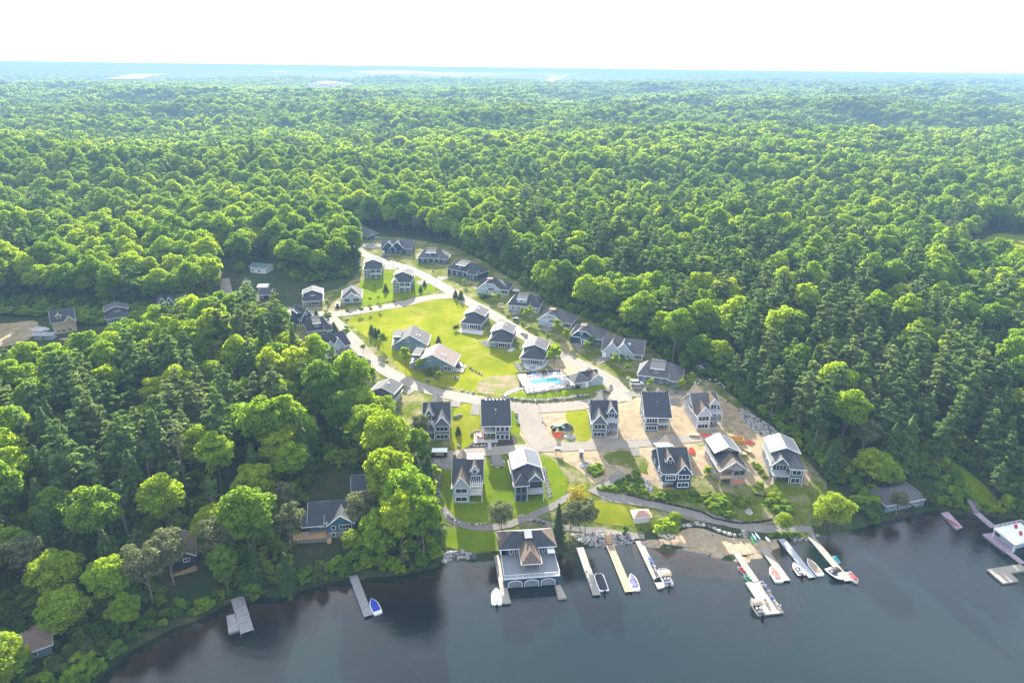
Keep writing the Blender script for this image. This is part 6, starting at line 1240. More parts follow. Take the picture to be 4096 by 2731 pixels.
# ------------------------------------------------------------------ pool
PD = [(2065, 1497), (2246, 1486), (2262, 1508), (2305, 1541), (2107, 1571)]
pd = [tuple(P(*q)[:2]) for q in PD]; zp = max(P(*q).z for q in PD) + .12
pool_pts = [(2116, 1519.5), (2227, 1507), (2245, 1533), (2136, 1547)]
pp_ = [tuple(at0(*q, zp)) for q in pool_pts]
# terrace with the basin left open
r = empty('swimming_pool', (pp_[0][0], pp_[0][1], zp), 0, 'pale blue rectangular swimming pool inside the fenced terrace', 'swimming pool'); lp = [(p[0] - pp_[0][0], p[1] - pp_[0][1]) for p in pp_]
vs = [Vector(p) for p in [tuple(at0(*q, zp)) for q in PD]] + [Vector(p) for p in pp_]; n5 = len(PD)
rr_ = delaunay_2d_cdt(vs, [(i, (i + 1) % n5) for i in range(n5)] + [(n5 + i, n5 + (i + 1) % 4) for i in range(4)], [], 0, 1e-4); mb = MB(); fs = []
for f in rr_[2]:
    c_ = [sum(rr_[0][i][k] for i in f) / len(f) for k in (0, 1)]
    if not inpoly(pp_, np.array([c_[0]]), np.array([c_[1]]))[0]: fs.append(tuple(f))
mb.add([(v[0], v[1], zp) for v in rr_[0]], fs); od = [tuple(at0(*q, zp)) for q in PD]
for i in range(n5): a, b = od[i], od[(i + 1) % n5]; mb.add([(a[0], a[1], zp), (b[0], b[1], zp), (b[0], b[1], zp - 1.6), (a[0], a[1], zp - 1.6)], [(0, 3, 2, 1)])
tag(mb.build('pool_terrace', M['concrete']), 'pale paved pool terrace', kind='structure')
bs = MB(); m4 = 4
for i in range(4): a, b = lp[i], lp[(i + 1) % 4]; bs.add([(a[0], a[1], 0), (b[0], b[1], 0), (b[0], b[1], -.9), (a[0], a[1], -.9)], [(0, 1, 2, 3)])
bs.add([(p[0], p[1], -.9) for p in lp], [(0, 1, 2, 3)]); bs.build('basin', M['pool_tile'], r)
m, t = newmat('pool_water'); o_ = N(t, 'ShaderNodeOutputMaterial'); g1 = N(t, 'ShaderNodeBsdfGlossy'); g1.inputs['Roughness'].default_value = .08; g2 = N(t, 'ShaderNodeBsdfTransparent'); g2.inputs[0].default_value = (.72, .93, .96, 1); x_ = N(t, 'ShaderNodeMixShader'); x_.inputs[0].default_value = .07; t.links.new(g2.outputs[0], x_.inputs[1]); t.links.new(g1.outputs[0], x_.inputs[2]); t.links.new(x_.outputs[0], o_.inputs[0]); M['pool_water'] = m
MB().add([(p[0], p[1], -.12) for p in lp], [(0, 1, 2, 3)]).build('water', M['pool_water'], r)
# the ground dips under the basin
gv = ground.data; co = np.zeros(len(gv.vertices) * 3, np.float32); gv.vertices.foreach_get('co', co); co = co.reshape(-1, 3)
big = [(cx_ + (p[0] - cx_) * 1.0, cy__ + (p[1] - cy__) * 1.0) for cx_, cy__ in [(sum(p[0] for p in od) / n5, sum(p[1] for p in od) / n5)] for p in od]
k = inpoly(big, co[:, 0], co[:, 1]); co[k, 2] -= 1.3; gv.vertices.foreach_set('co', co.ravel())
for o in list(COL.objects):
    if o.name.split('.')[0] in ('village_ground', 'lawn', 'mound', 'grass_verge', 'road'):
        me = o.data
        for v in me.vertices:
            if inpoly(big, np.array([v.co.x]), np.array([v.co.y]))[0] if (abs(v.co.x - big[0][0]) < 60 and abs(v.co.y - big[0][1]) < 60) else False: v.co.z -= 1.35
def fence(lbl, pts, h_, mat, sp, rails=(.1, .95), board=False, name='fence', th=.05, cat='fence'):
    r = empty(name, pts[0], 0, lbl, cat); o0 = Vector(pts[0])
    for a, b in zip(pts[:-1], pts[1:]):
        a = Vector(a); b = Vector(b); n = max(1, round((b - a).length / sp)); up = Vector((0, 0, h_))
        for k in range(n):
            p = a.lerp(b, k / n) - o0; q = a.lerp(b, (k + 1) / n) - o0; MB().bar(p - Vector((0, 0, .3)), p + up, th * 1.6, th * 1.6).build('post', M[mat], r)
            if board: MB().bar(p + up * .5, q + up * .5, th, h_ * .94).build('panel', M[board], r)
            else:
                mb = MB()
                for f in rails: mb.bar(p + up * f, q + up * f, th * .7, th * .7)
                for j in range(1, 8): m_ = p.lerp(q, j / 8); mb.bar(m_ + up * rails[0], m_ + up * rails[-1], .02, .02)
                mb.build('rail', M[mat], r)
    return r
fp = [Vector((*at0(*q, zp), zp)) for q in [(2067, 1500), (2107, 1570), (2200, 1556), (2302, 1541)]]; fence('black metal fence around the swimming pool', fp, 1.4, 'black', 2.4)
fp = [Vector((*at0(*q, zp), zp)) for q in [(2068, 1499), (2160, 1492), (2246, 1487), (2260, 1506)]]; fence('black metal fence on the upper side of the pool terrace', fp, 1.4, 'black', 2.4)
for i, (x, y) in enumerate([(910, 1478), (937, 1473), (975, 1468), (1008, 1462), (1095, 1458), (1125, 1455), (1190, 1450), (1262, 1444), (1290, 1442)]): seat(LG[['black', 'black', 'chair_blue', 'chair_blue', 'black', 'black', 'chair_blue', 'chair_blue', 'black'][i]], 'sun_lounger', PZ(4, x, y, zp), R(8), '%s sun lounger on the upper pool side, number %s from the left' % (['black', 'black', 'blue', 'blue', 'black', 'black', 'blue', 'blue', 'black'][i], ['one', 'two', 'three', 'four', 'five', 'six', 'seven', 'eight', 'nine'][i]), 'lounger', 'loungers by the pool')
for i, (x, y) in enumerate([(1515, 182), (1570, 180), (1660, 172), (1690, 170), (1770, 160), (1800, 158), (1840, 152), (1870, 150), (1968, 142)]): seat(CH['black' if i in (0, 1, 4, 5, 8) else 'white'], 'pool_chair', PZ(1, x, y - 8, zp), R(180), '%s pool chair on the lower pool side, %s from the left' % ('black' if i in (0, 1, 4, 5, 8) else 'white', ['first', 'second', 'third', 'fourth', 'fifth', 'sixth', 'seventh', 'eighth', 'ninth'][i]), 'chair', 'chairs by the pool fence')
for i, (x, y) in enumerate([(915, 700), (905, 725), (930, 735), (955, 745), (950, 705)]): seat(CH['red'], 'patio_chair', PK(1, x, y, .35), i * 1.3, 'red patio chair beside the wide roofed dark house', 'chair', 'red chairs on the side patio')
p0 = PK(1, 925, 720, .3); tag(MB().tube([(0, 0, .68), (0, 0, .74)], [.75, .75], 12).tube([(0, 0, 0), (0, 0, .68)], [.06, .06], 5).build('patio_table', M['white']), 'round white table among the red patio chairs', 'table').location = p0
sheet('patio', wp(1, [(870, 805), (875, 690), (965, 690), (975, 768), (1155, 768), (1150, 800)]), M['concrete'], .26, curve=False); sheet('garden_steps', wp(1, [(1028, 790), (1072, 790), (1078, 885), (1032, 885)]), M['concrete'], .3, curve=False)
for i, (x, y) in enumerate([(800, 378), (838, 352), (882, 372), (858, 402), (818, 362), (812, 392)]): seat(CH['white'], 'garden_chair', PK(5, x, y, .12), i * 1.05, 'white garden chair in the circle on the shady lawn', 'chair', 'white chairs set in a circle')
for i, (x, y) in enumerate([(940, 1390), (965, 1388), (988, 1385)]): seat(CH['conc_dark'], 'terrace_chair', PK(4, x, y, .4), R(180), 'grey chair on the curved white terrace', 'chair', 'grey chairs on the curved terrace')
for i, (x, y) in enumerate([(85, 1385), (110, 1390), (130, 1375), (150, 1355), (105, 1360)]): seat(CH['black'], 'terrace_chair', PK(4, x, y, .45), i * 1.2, 'dark chair on the dining deck of the brown-roofed house', 'chair', 'dark chairs on the dining deck')
for c, q, off in [(6, [(1258, 230), (1310, 185), (1578, 218), (1555, 268)], .2), (4, [(850, 1345), (880, 1400), (960, 1425), (1060, 1412), (1130, 1370), (1175, 1290), (1100, 1300)], .3), (4, [(30, 1430), (90, 1310), (190, 1370), (150, 1448)], .4), (4, [(668, 1190), (720, 1140), (770, 1160), (720, 1205)], .15), (6, [(420, 1165), (550, 1100), (540, 1130), (450, 1200)], .2)]: tag(sheet('terrace', wp(c, q), M['concrete'], off, curve=False), 'pale paved terrace beside a house')
# ------------------------------------------------------------------ vehicles, site things, lamps, poles
def car(lbl, c, p, heading, col, kind='sedan', name='parked_car', group='cars in the village', cat='car', dz=.2):
    L, Wd, H_ = {'sedan': (4.7, 1.85, 1.42), 'suv': (5.2, 2.0, 1.9), 'pickup': (5.6, 2.0, 1.9)}[kind]; q = PK(c, *p, dz); r = empty(name, q, heading, lbl, cat, group); x0, x1 = -L / 2, L / 2; b0 = .35; sh = .95 if kind == 'sedan' else 1.15
    def loft(secs, nm, mat):
        v = []; f = []
        for x, w_, z0, z1 in secs: v += [(x, -w_ / 2, z0), (x, w_ / 2, z0), (x, w_ / 2, z1), (x, -w_ / 2, z1)]
        for i in range(len(secs) - 1):
            for k in range(4): a = i * 4 + k; b = i * 4 + (k + 1) % 4; f.append((a, a + 4, b + 4, b))
        f += [(0, 1, 2, 3)[::1], tuple(len(v) - 4 + k for k in (3, 2, 1, 0))]; return MB().add(v, f).build(nm, M[mat], r)
    loft([(x0, Wd * .9, b0 + .1, sh * .8), (x0 + .25, Wd, b0, sh), (x1 - 1.3, Wd, b0, sh), (x1 - .3, Wd * .95, b0, sh * .86), (x1, Wd * .85, b0 + .1, sh * .7)], 'body', col)
    if kind == 'sedan': cb = [(x0 + .7, Wd * .8, sh - .02, sh), (x0 + 1.3, Wd * .76, sh - .02, H_ - .03), (x0 + 2.9, Wd * .76, sh - .02, H_ - .03), (x0 + 3.6, Wd * .84, sh - .02, sh)]
    elif kind == 'suv': cb = [(x0 + .05, Wd * .9, sh - .02, sh + .1), (x0 + .3, Wd * .82, sh - .02, H_ - .05), (x0 + 3.1, Wd * .82, sh - .02, H_ - .05), (x0 + 3.9, Wd * .9, sh - .02, sh)]
    else: cb = [(x0 + 2.0, Wd * .85, sh - .02, sh + .1), (x0 + 2.15, Wd * .8, sh - .02, H_ - .05), (x0 + 3.6, Wd * .8, sh - .02, H_ - .05), (x0 + 4.3, Wd * .88, sh - .02, sh)]
    loft(cb, 'windows', 'glass'); loft([(a, w_ * .98, H_ - .06, H_) for a, w_ in ((cb[1][0] - .02, cb[1][1]), (cb[2][0] + .05, cb[2][1]))], 'car_roof', col)
    for x in (x0 + .9, x1 - .9):
        for y in (-Wd / 2 + .02, Wd / 2 - .02): w = MB().tube([(0, -.12, 0), (0, .12, 0)], [.35, .35], 12).build('wheel', M['tyre'], r); w.location = (x, y, .35); hb = MB().tube([(0, -.135, 0), (0, .135, 0)], [.18, .18], 8).build('rim', M['steel'], w)
    for y in (-Wd * .33, Wd * .33): MB().box(x1 - .06, x1 + .01, y - .2, y + .2, sh * .62, sh * .78).build('headlight', M['wrap'], r); MB().box(x0 - .01, x0 + .06, y - .2, y + .2, sh * .62, sh * .78).build('tail_light', M['red'], r)
    return r
car('white SUV parked on the small drive of the dark slate house', 2, (1020, 112), R(2), 'white', 'suv', cat='SUV')
car('black sedan driving down the right road', 4, (785, 830), R(-32), 'car_black', dz=.25)
car('dark sedan parked in front of the light grey clipped-gable house', 4, (412, 562), R(0), 'car_black', dz=.2)
car('grey car parked below the twin-gabled blue house', 3, (1012, 522), R(35), 'car_grey')
car('black pickup truck by the pale cottage with the double gable', 3, (445, 1105), R(100), 'car_black', 'pickup', cat='pickup truck')
car('white car beside the navy house high up by the rock', 3, (880, 300), R(10), 'white')
car('grey car on the forest road at the right', 16, (1410, 705), R(5), 'car_grey', dz=.3)
# trailer with white roof
r = empty('food_trailer', PK(1, 475, 955), R(2), 'black trailer with a white roof, left of the dark slate lake house yard', 'trailer'); MB().box(-2.6, 2.2, -1.2, 1.2, .5, 2.3).build('body', M['black'], r); MB().box(-2.7, 2.3, -1.3, 1.3, 2.3, 2.42).build('roof', M['white'], r); MB().box(-1.6, 1.2, -1.24, -1.2, 1.2, 1.9).build('serving_hatch', M['cedar_wood'], r); MB().bar((2.2, 0, .6), (3.6, 0, .5), .12, .12).build('drawbar', M['steel'], r)
for x in (-.9, 0): 
    for y in (-1.2, 1.2): MB().tube([(x, y - .1, .35), (x, y + .1, .35)], [.35, .35], 10).build('wheel', M['tyre'], r)
# tractor
r = empty('tractor', PK(1, 1835, 640, .15), R(20), 'green tractor with front loader beside the dark stone pile', 'tractor'); MB().box(-.3, 1.9, -.45, .45, .8, 1.5).build('bonnet', M['tractor_green'], r); MB().box(-1.5, -.3, -.6, .6, .8, 1.2).build('chassis', M['tractor_green'], r); MB().box(-1.4, -.2, -.7, .7, 2.3, 2.4).build('canopy', M['tractor_green'], r)
for x, rd in ((-1.0, .75), (1.5, .5)):
    for y in (-.85, .85): MB().tube([(x, y - .18, rd), (x, y + .18, rd)], [rd, rd], 14).build('wheel', M['tyre'], r)
for x in (-1.3, -.3):
    for y in (-.6, .6): MB().bar((x, y, 1.2), (x, y, 2.3), .07, .07).build('canopy_post', M['black'], r)
MB().box(-1.0, -.5, -.3, .3, 1.2, 1.6).build('seat', M['black'], r); MB().bar((.2, -.7, 1.2), (2.4, -.7, .6), .1, .15).bar((.2, .7, 1.2), (2.4, .7, .6), .1, .15).build('loader_arm', M['tractor_green'], r); MB().box(2.3, 3.0, -.9, .9, .1, .8).build('bucket', M['tractor_green'], r)
def heap(name, lbl, c, p, rx, ry, hh, mat, cat, rz=0, n=9, seed=1, kind=None, dz=0):
    rg = np.random.default_rng(seed); mb = MB(); v = []; f = []; nr = 8; ns = 26
    for i in range(nr + 1):
        for k in range(ns): a = 2 * math.pi * k / ns; q = 1 - i / nr; v.append((rx * q * math.cos(a) * rg.uniform(.88, 1.1), ry * q * math.sin(a) * rg.uniform(.88, 1.1), hh * (1 - q ** 1.5) * rg.uniform(.6, 1.35) - .15 * (i == 0)))
    for i in range(nr):
        for k in range(ns): a = i * ns + k; b = i * ns + (k + 1) % ns; f.append((a, b, b + ns, a + ns))
    mb.add(v, f); o = mb.build(name, M[mat]); o.location = PK(c, *p, dz); o.rotation_euler = (0, 0, rz); return tag(o, lbl, cat, kind=kind)
hmat('darkgravel', (.10, .10, .11), rough=.9, var=.6, scale=3.0, bump=.8); hmat('greyrock', (.36, .34, .32), rough=.9, var=.25, scale=1.5, bump=.5); hmat('palerock', (.46, .42, .39), rough=.9, var=.25, scale=1.2, bump=.5)
heap('tarp', 'crumpled orange tarpaulin heap in front of the green tractor', 1, (1855, 705), 2.0, 1.7, 1.0, 'orange_tarp', 'tarpaulin', seed=2); heap('stone_pile', 'dark crushed stone pile behind the green tractor', 1, (1960, 620), 2.6, 2.2, 1.5, 'darkgravel', 'stone pile', seed=3); heap('gravel_pile', 'grey gravel heap near the orange tarpaulin', 1, (2000, 725), 2.2, 1.6, .8, 'greyrock', 'gravel pile', seed=4)
heap('tarp', 'orange tarpaulin over timber below the pale lilac house', 5, (940, 1005), 2.6, 1.0, .7, 'orange_tarp', 'tarpaulin', seed=5); heap('tarp', 'orange and white tarpaulin heap beside the deep blue house', 5, (775, 1180), 1.6, 2.6, .8, 'orange_tarp', 'tarpaulin', seed=6); heap('tarp', 'orange tarpaulin right of the yellow dumpster', 5, (1455, 1090), 2.4, 1.1, .6, 'orange_tarp', 'tarpaulin', seed=7); heap('tarp', 'white wrapped bundle right below the lilac house', 5, (1070, 990), 2.0, .8, .6, 'wrap', 'tarpaulin', seed=8)
heap('bare_rock', 'large bare grey rock dome beside the twin-gabled blue house', 3, (840, 400), 7.5, 5.5, 2.2, 'palerock', 'rock', seed=9); heap('rubble_pile', 'white rubble heap in the far left clearing', 15, (290, 755), 4.5, 2.5, 1.2, 'wrap', 'rubble pile', seed=10); heap('boulder', 'single pale boulder on the weedy bank', 9, (1745, 290), 1.3, 1.1, 1.4, 'palerock', 'boulder', seed=12); heap('gravel_pile', 'grey gravel heap beside the yellow-flowering tree', 1, (2190, 1060), 2.6, 2.0, 1.0, 'greyrock', 'gravel pile', seed=13)
simple('hut', 'small hut with pink roof and printed white wrap above the beach', 9, (405, 425), (580, 405), 2.9, 'wrap', 'roof_pink', 2.3, 1.1, 'x', cat='hut', nw=0, kind='hip')
simple('shed', 'small white and blue garden shed at the forest edge', 5, (848, 245), (925, 270), 2.8, 'bluegrey', 'roof_grey', 2.2, .8, 'y', cat='shed', nw=2)
simple('shed', 'small blue-roofed shed behind the grey house with the square dormer', 4, (1008, 568), (1068, 568), 3, 'lightgrey', 'roof_grey', 2.1, .6, 'x', cat='shed', nw=1)
simple('shed', 'long grey-blue shed roof under the trees at the right', 5, (2110, 500), (2230, 550), 4, 'bluegrey', 'roof_dark', 2.4, .9, 'x', cat='shed', nw=0)
for i, (x, y) in enumerate([(250, 830), (320, 830)]): simple('site_cabin', ['white low cabin left beside the unfinished wooden house', 'white low cabin right beside the unfinished wooden house'][i], 15, (x, y), (x + 60, y), 3.5, 'lightgrey', 'metal_roof', 2.1, .3, 'x', cat='cabin', nw=1)
r = empty('portable_toilet', PK(1, 2130, 960, .1), 0, 'dark portable toilet standing alone on the sandy plot', 'portable toilet'); MB().box(-.6, .6, -.6, .6, 0, 2.2).build('cabin', M['car_grey'], r); MB().box(-.65, .65, -.65, .65, 2.2, 2.35).build('roof', M['white'], r); MB().box(-.35, .35, -.63, -.6, .1, 2.0).build('door', M['slate'], r)
r = empty('notice_box', PK(1, 1855, 905, .1), 0, 'small roofed post box shelter by the gravel lane', 'post box'); MB().box(-.9, .9, -.3, .3, .8, 1.5).build('box', M['darkwall'], r); MB().box(-1.1, 1.1, -.6, .6, 1.6, 1.7).build('roof', M['wrap'], r)
for x in (-.9, .9): MB().box(x - .08, x + .08, -.08, .08, 0, 1.6).build('post', M['cedar_wood'], r)
# dumpster
r = empty('dumpster', PK(5, 1275, 1075, .05), R(-5), 'yellow dumpster behind the unfinished house', 'dumpster'); Lx, Wy, Hz = 3.2, 1.2, 1.5
d_ = MB(); d_.box(-Lx, Lx, -Wy, Wy, .1, .2)
for a in [(-Lx, Lx, -Wy, -Wy + .1), (-Lx, Lx, Wy - .1, Wy), (-Lx, -Lx + .1, -Wy + .1, Wy - .1), (Lx - .1, Lx, -Wy + .1, Wy - .1)]: d_.box(*a, .2, Hz)
d_.build('body', M['yellow_steel'], r)
for k in range(8): MB().box(-Lx + .3 + k * .85, -Lx + .4 + k * .85, -Wy - .08, -Wy, .2, Hz).build('rib', M['yellow_steel'], r)
MB().box(-Lx + .12, Lx - .12, -Wy + .12, Wy - .12, .21, .7).build('load', M['canvas_brown'], r)
# lumber stacks
for i, (c, x, y, rz, lb) in enumerate([(5, 810, 1000, 0, 'timber stack left of the orange tarpaulin'), (5, 1430, 1180, -50, 'timber stack beside the rightmost front house'), (5, 1360, 1225, 5, 'timber stack behind the unfinished house'), (15, 470, 830, 10, 'timber stack below the unfinished wooden house')]):
    r = empty('timber_stack', PK(c, x, y, .1), R(rz), lb, 'timber stack', 'timber stacks')
    for k in range(5):
        for j in range(3): MB().box(-1.9 + .1 * j, 1.9 - .07 * k, -.7 + k * .28, -.46 + k * .28, .05 + j * .16, .19 + j * .16).build('plank', M['woodwall'], r)
# trampoline
r = empty('trampoline', PK(4, 775, 492), 0, 'round garden trampoline behind the light grey house', 'trampoline'); MB().tube([(0, 0, .85), (0, 0, .95)], [2.2, 2.2], 20).build('mat', M['wrap'], r)
for k in range(6): a = k * math.pi / 3; MB().bar((2 * math.cos(a), 2 * math.sin(a), 0), (2 * math.cos(a), 2 * math.sin(a), .9), .08, .08).build('leg', M['steel'], r)
def lamp(c, p, lbl, h_=5.0):
    r = empty('street_lamp', PK(c, *p), 0, lbl, 'street lamp', 'street lamps'); MB().tube([(0, 0, -.2), (0, 0, h_)], [.08, .05], 6).build('pole', M['black'], r); MB().tube([(0, 0, h_), (0, 0, h_ + .15), (0, 0, h_ + .5), (0, 0, h_ + .62)], [.1, .22, .26, .05], 8).build('lantern', M['black'], r); MB().box(-.2, .2, -.2, .2, 0, .35).build('base', M['concrete'], r)
lamp(1, (552, 135), 'black street lamp on the lawn of the brown-roofed house'); lamp(1, (1600, 285), 'black street lamp on the boulder wall below the pool'); lamp(3, (1102, 670), 'street lamp between the two tall blue houses'); lamp(3, (492, 1235), 'street lamp by the black pickup truck', 6); lamp(3, (1596, 885), 'short street lamp at the tip of the upper lawn', 2.6)
r = empty('stop_sign', PK(1, 1633, 430), 0, 'small round sign on a post at the lane junction', 'sign'); MB().tube([(0, 0, -.2), (0, 0, 2.1)], [.04, .04], 5).build('pole', M['steel'], r); MB().tube([(0, -.06, 2.3), (0, -.03, 2.3)], [.35, .35], 8).build('sign_plate', M['wrap'], r)
def pole(c, p, h_, lbl):
    q = PK(c, *p); r = empty('utility_pole', q, 0, lbl, 'utility pole', 'utility poles'); MB().tube([(0, 0, -.5), (0, 0, h_)], [.17, .11], 7).build('pole', M['deadbark'], r); MB().box(-1.1, 1.1, -.06, .06, h_ - .9, h_ - .75).build('crossarm', M['deadbark'], r); return q + Vector((0, 0, h_ - .75))
tops = [pole(5, (556, 165), 12, 'wooden utility pole behind the dark slate house'), pole(16, (730, 450), 13, 'utility pole beside the small pale house in the trees'), pole(16, (490, 700), 11, 'utility pole between the pines at the right'), pole(16, (2045, 930), 11, 'utility pole with crossarm near the right edge'), pole(15, (915, 600), 13, 'utility pole behind the far left row of houses'), pole(15, (380, 130), 16, 'tall utility pole rising from the left forest'), pole(15, (2120, 60), 16, 'utility pole above the bright trees left of the top houses')]
def wire(a, b, lbl):
    n = 14; pts = [a.lerp(b, i / n) - Vector((0, 0, 2.2 * 4 * (i / n) * (1 - i / n))) for i in range(n + 1)]; tag(MB().tube(pts, [.03] * (n + 1), 3).build('power_line', M['black']), lbl, 'power line')
wire(tops[4], tops[5], 'power line crossing the left forest'); wire(tops[5], tops[6], 'power line running above the left treetops'); wire(tops[2], tops[1], 'power line between the poles in the right woods')
# stairs
def stairs(lbl, c, a, b, w_, mat, z0, z1, n=8, rail=True, name='stairs'):
    A = PZ(c, *a, z1); B = PZ(c, *b, z0); d_ = B - A; L = d_.xy.length; r = empty(name, (A.x, A.y, 0), math.atan2(d_.y, d_.x), lbl, 'stairs')
    for k in range(n): MB().box(k * L / n, (k + 1) * L / n - .03, -w_ / 2, w_ / 2, z1 - (z1 - z0) * k / n - .1, z1 - (z1 - z0) * k / n).build('step', M[mat], r)
    if rail:
        for y in (-w_ / 2, w_ / 2):
            mb = MB().bar((0, y, z1 + .9), (L, y, z0 + .9), .1, .1).bar((0, y, z1 - .1), (L, y, z0 - .1), .1, .25)
            for k in (0, .5, 1): mb.bar((L * k, y, z1 + (z0 - z1) * k - .5), (L * k, y, z1 + (z0 - z1) * k + .9), .1, .1)
            mb.build('handrail', M[mat], r)
stairs('new yellow wooden stairs over the rocks to the dock', 9, (90, 540), (115, 660), 1.6, 'cedar_wood', .6, 2.4); stairs('grey stairs from the gravel path down to the beach', 9, (1690, 495), (1715, 600), 1.4, 'dock_grey', .6, 2.2, 6); stairs('stone steps to the water beside the long grey dock', 12, (1030, 1000), (1005, 1140), 1.8, 'stonewall', .3, 2.2, 9, False, 'stone_steps'); stairs('wooden stairs from the right lawn to the gangway', 11, (1440, 750), (1500, 862), 1.6, 'dock_pink', .6, 2.6, 9)
stairs('rough stone steps below the small black cottage', 13, (1530, 830), (1640, 990), 2.2, 'stonewall', .2, 1.8, 7, False, 'stone_steps')
# fences
def line3(c, pts, dz=0): return [PK(c, x, y, dz) for x, y in pts]
fence('weathered board fence along the forest edge behind the bare plots', line3(5, [(1545, 695), (1640, 745), (1740, 810), (1845, 885)]), 2.0, 'dock_grey', 2.4, board='dock_grey', name='board_fence')
fence('short board fence beside the garden shed boulders', line3(5, [(1368, 545), (1420, 590)]), 2.0, 'dock_grey', 2.4, board='dock_grey', name='board_fence')
fence('black silt fence winding above the shore path', line3(9, [(310, 85), (540, 150), (700, 178), (860, 215), (1000, 245), (1190, 295), (1260, 330), (1340, 372), (1500, 408), (1640, 428), (1760, 425), (1880, 412), (2030, 385)]), .8, 'cedar_wood', 2.6, board='cover_black', name='silt_fence', th=.06)
fence('short black silt fence on the bank below the blue house', line3(9, [(1105, 62), (1170, 92), (1250, 90), (1305, 60)]), .8, 'cedar_wood', 2.0, board='cover_black', name='silt_fence', th=.06); fence('short black silt fence on the bank below the unfinished house', line3(9, [(1805, 85), (1900, 112), (2000, 112), (2080, 75)]), .8, 'cedar_wood', 2.0, board='cover_black', name='silt_fence', th=.06)
fence('thin wire site fence along the gravel lane', line3(2, [(560, 765), (720, 780), (880, 775), (1020, 768), (1130, 760), (1340, 745), (1540, 720)]), 1.2, 'steel', 3.2, rails=(.2, .6, .95), name='wire_fence', th=.035)
# ------------------------------------------------------------------ stones
def ico(seed, sq=(1, 1, .7)):
    import bmesh
    rg = np.random.default_rng(seed); bm = bmesh.new(); bmesh.ops.create_icosphere(bm, subdivisions=2, radius=.5)
    for v in bm.verts: n_ = v.co.normalized(); f = 1 + .16 * math.sin(n_.x * 5 + seed) + .14 * math.sin(n_.y * 6 + seed * 2) + .1 * rg.normal(); v.co = Vector((v.co.x * sq[0] * f, v.co.y * sq[1] * f, v.co.z * sq[2] * f))
    me = bpy.data.meshes.new('boulder'); bm.to_mesh(me); bm.free(); me.materials.append(M['palerock'] if seed % 3 == 1 else M['greyrock'] if seed % 3 else M['darkgravel']); return me
ROCK = [ico(i, (rng.uniform(.9, 1.4), rng.uniform(.7, 1.0), rng.uniform(.55, .9))) for i in range(8)]
def rock(p, s, lbl, group, name='boulder'):
    o = bpy.data.objects.new(name, ROCK[random.randrange(8)]); COL.objects.link(o); o.location = p; o.scale = (s, s, s * random.uniform(.8, 1.1)); o.rotation_euler = (0, 0, random.uniform(0, 6.28)); tag(o, lbl, 'boulder', group)
def rockline(c, pts, sp, s, lbl, group, dz=.3):
    cl = spline([tuple(p[:2]) for p in line3(c, pts)], closed=False, step=.4); acc = 0; last = cl[0]
    for p in cl:
        acc += np.linalg.norm(p - last); last = p
        if acc >= sp: acc = 0; rock((p[0] + random.uniform(-.1, .1), p[1] + random.uniform(-.1, .1), h1(p[0], p[1]) + dz), s * random.uniform(.75, 1.2), lbl, group)
rockline(1, [(1235, 280), (1400, 292), (1560, 305), (1700, 303), (1850, 290), (1990, 275), (2100, 255), (2240, 240)], 1.15, 1.35, 'pale boulder in the retaining row below the pool lawn', 'boulders of the pool lawn wall', .45)
rockline(2, [(520, 225), (600, 205), (700, 180), (715, 130)], 1.2, 1.3, 'pale boulder in the row beside the pool house', 'boulders beside the pool house', .4)
rockline(1, [(815, 820), (860, 835), (930, 840), (1020, 830)], .9, .8, 'rounded stone edging the dark garden bed, left side', 'garden bed stones', .2); rockline(1, [(1080, 825), (1140, 828), (1195, 820)], .9, .8, 'rounded stone edging the dark garden bed, right side', 'garden bed stones', .2); rockline(1, [(845, 740), (840, 690), (880, 665), (950, 655)], .9, .8, 'rounded stone around the red chairs', 'patio edge stones', .2)
rockline(1, [(1370, 440), (1375, 510), (1400, 590)], 1.1, .9, 'stone edging the lane beside the wide roofed house', 'lane edge stones', .25); rockline(1, [(605, 490), (660, 495), (715, 475)], 1.1, 1.3, 'boulder between the drive and the yard of the dark gabled house', 'drive edge stones', .3); rockline(1, [(1075, 1010), (1085, 1080), (1150, 1090), (1220, 1080), (1215, 1000)], 1.0, .9, 'boulder around the small paved pad', 'pad edge stones', .25)
rockline(8, [(245, 290), (300, 350), (370, 405), (450, 432), (540, 438), (640, 436), (735, 420)], .95, .85, 'whitish stone edging the curved path behind the boathouse', 'path edge stones left', .25); rockline(8, [(1195, 375), (1260, 395), (1340, 412), (1420, 430)], 1.0, .95, 'whitish stone along the path toward the boathouse', 'path edge stones right', .3); rockline(8, [(1070, 350), (1110, 342), (1150, 330)], 1.0, .9, 'whitish stone at the path fork', 'path fork stones', .25)
rockline(9, [(885, 545), (890, 490), (960, 462), (1050, 450), (1120, 435), (1190, 445), (1260, 465), (1330, 488), (1400, 520), (1450, 535), (1520, 560), (1600, 572), (1680, 575)], 1.3, 1.5, 'large pale boulder in the wall above the beach', 'boulders of the beach wall', .45)
rockline(4, [(215, 1370), (260, 1408), (310, 1435), (355, 1455), (395, 1478)], 1.6, 1.0, 'lone boulder in the curved row on the big lawn', 'lawn row boulders', .25); rockline(1, [(660, 175), (750, 195), (820, 205), (870, 215)], 2.2, 1.2, 'lone boulder along the gravel road curve', 'roadside boulders', .3)
rockline(4, [(860, 1395), (900, 1440), (1000, 1445), (1060, 1440), (1150, 1420)], 1.3, 1.2, 'boulder between the curved terrace and the pool', 'terrace boulders', .3)
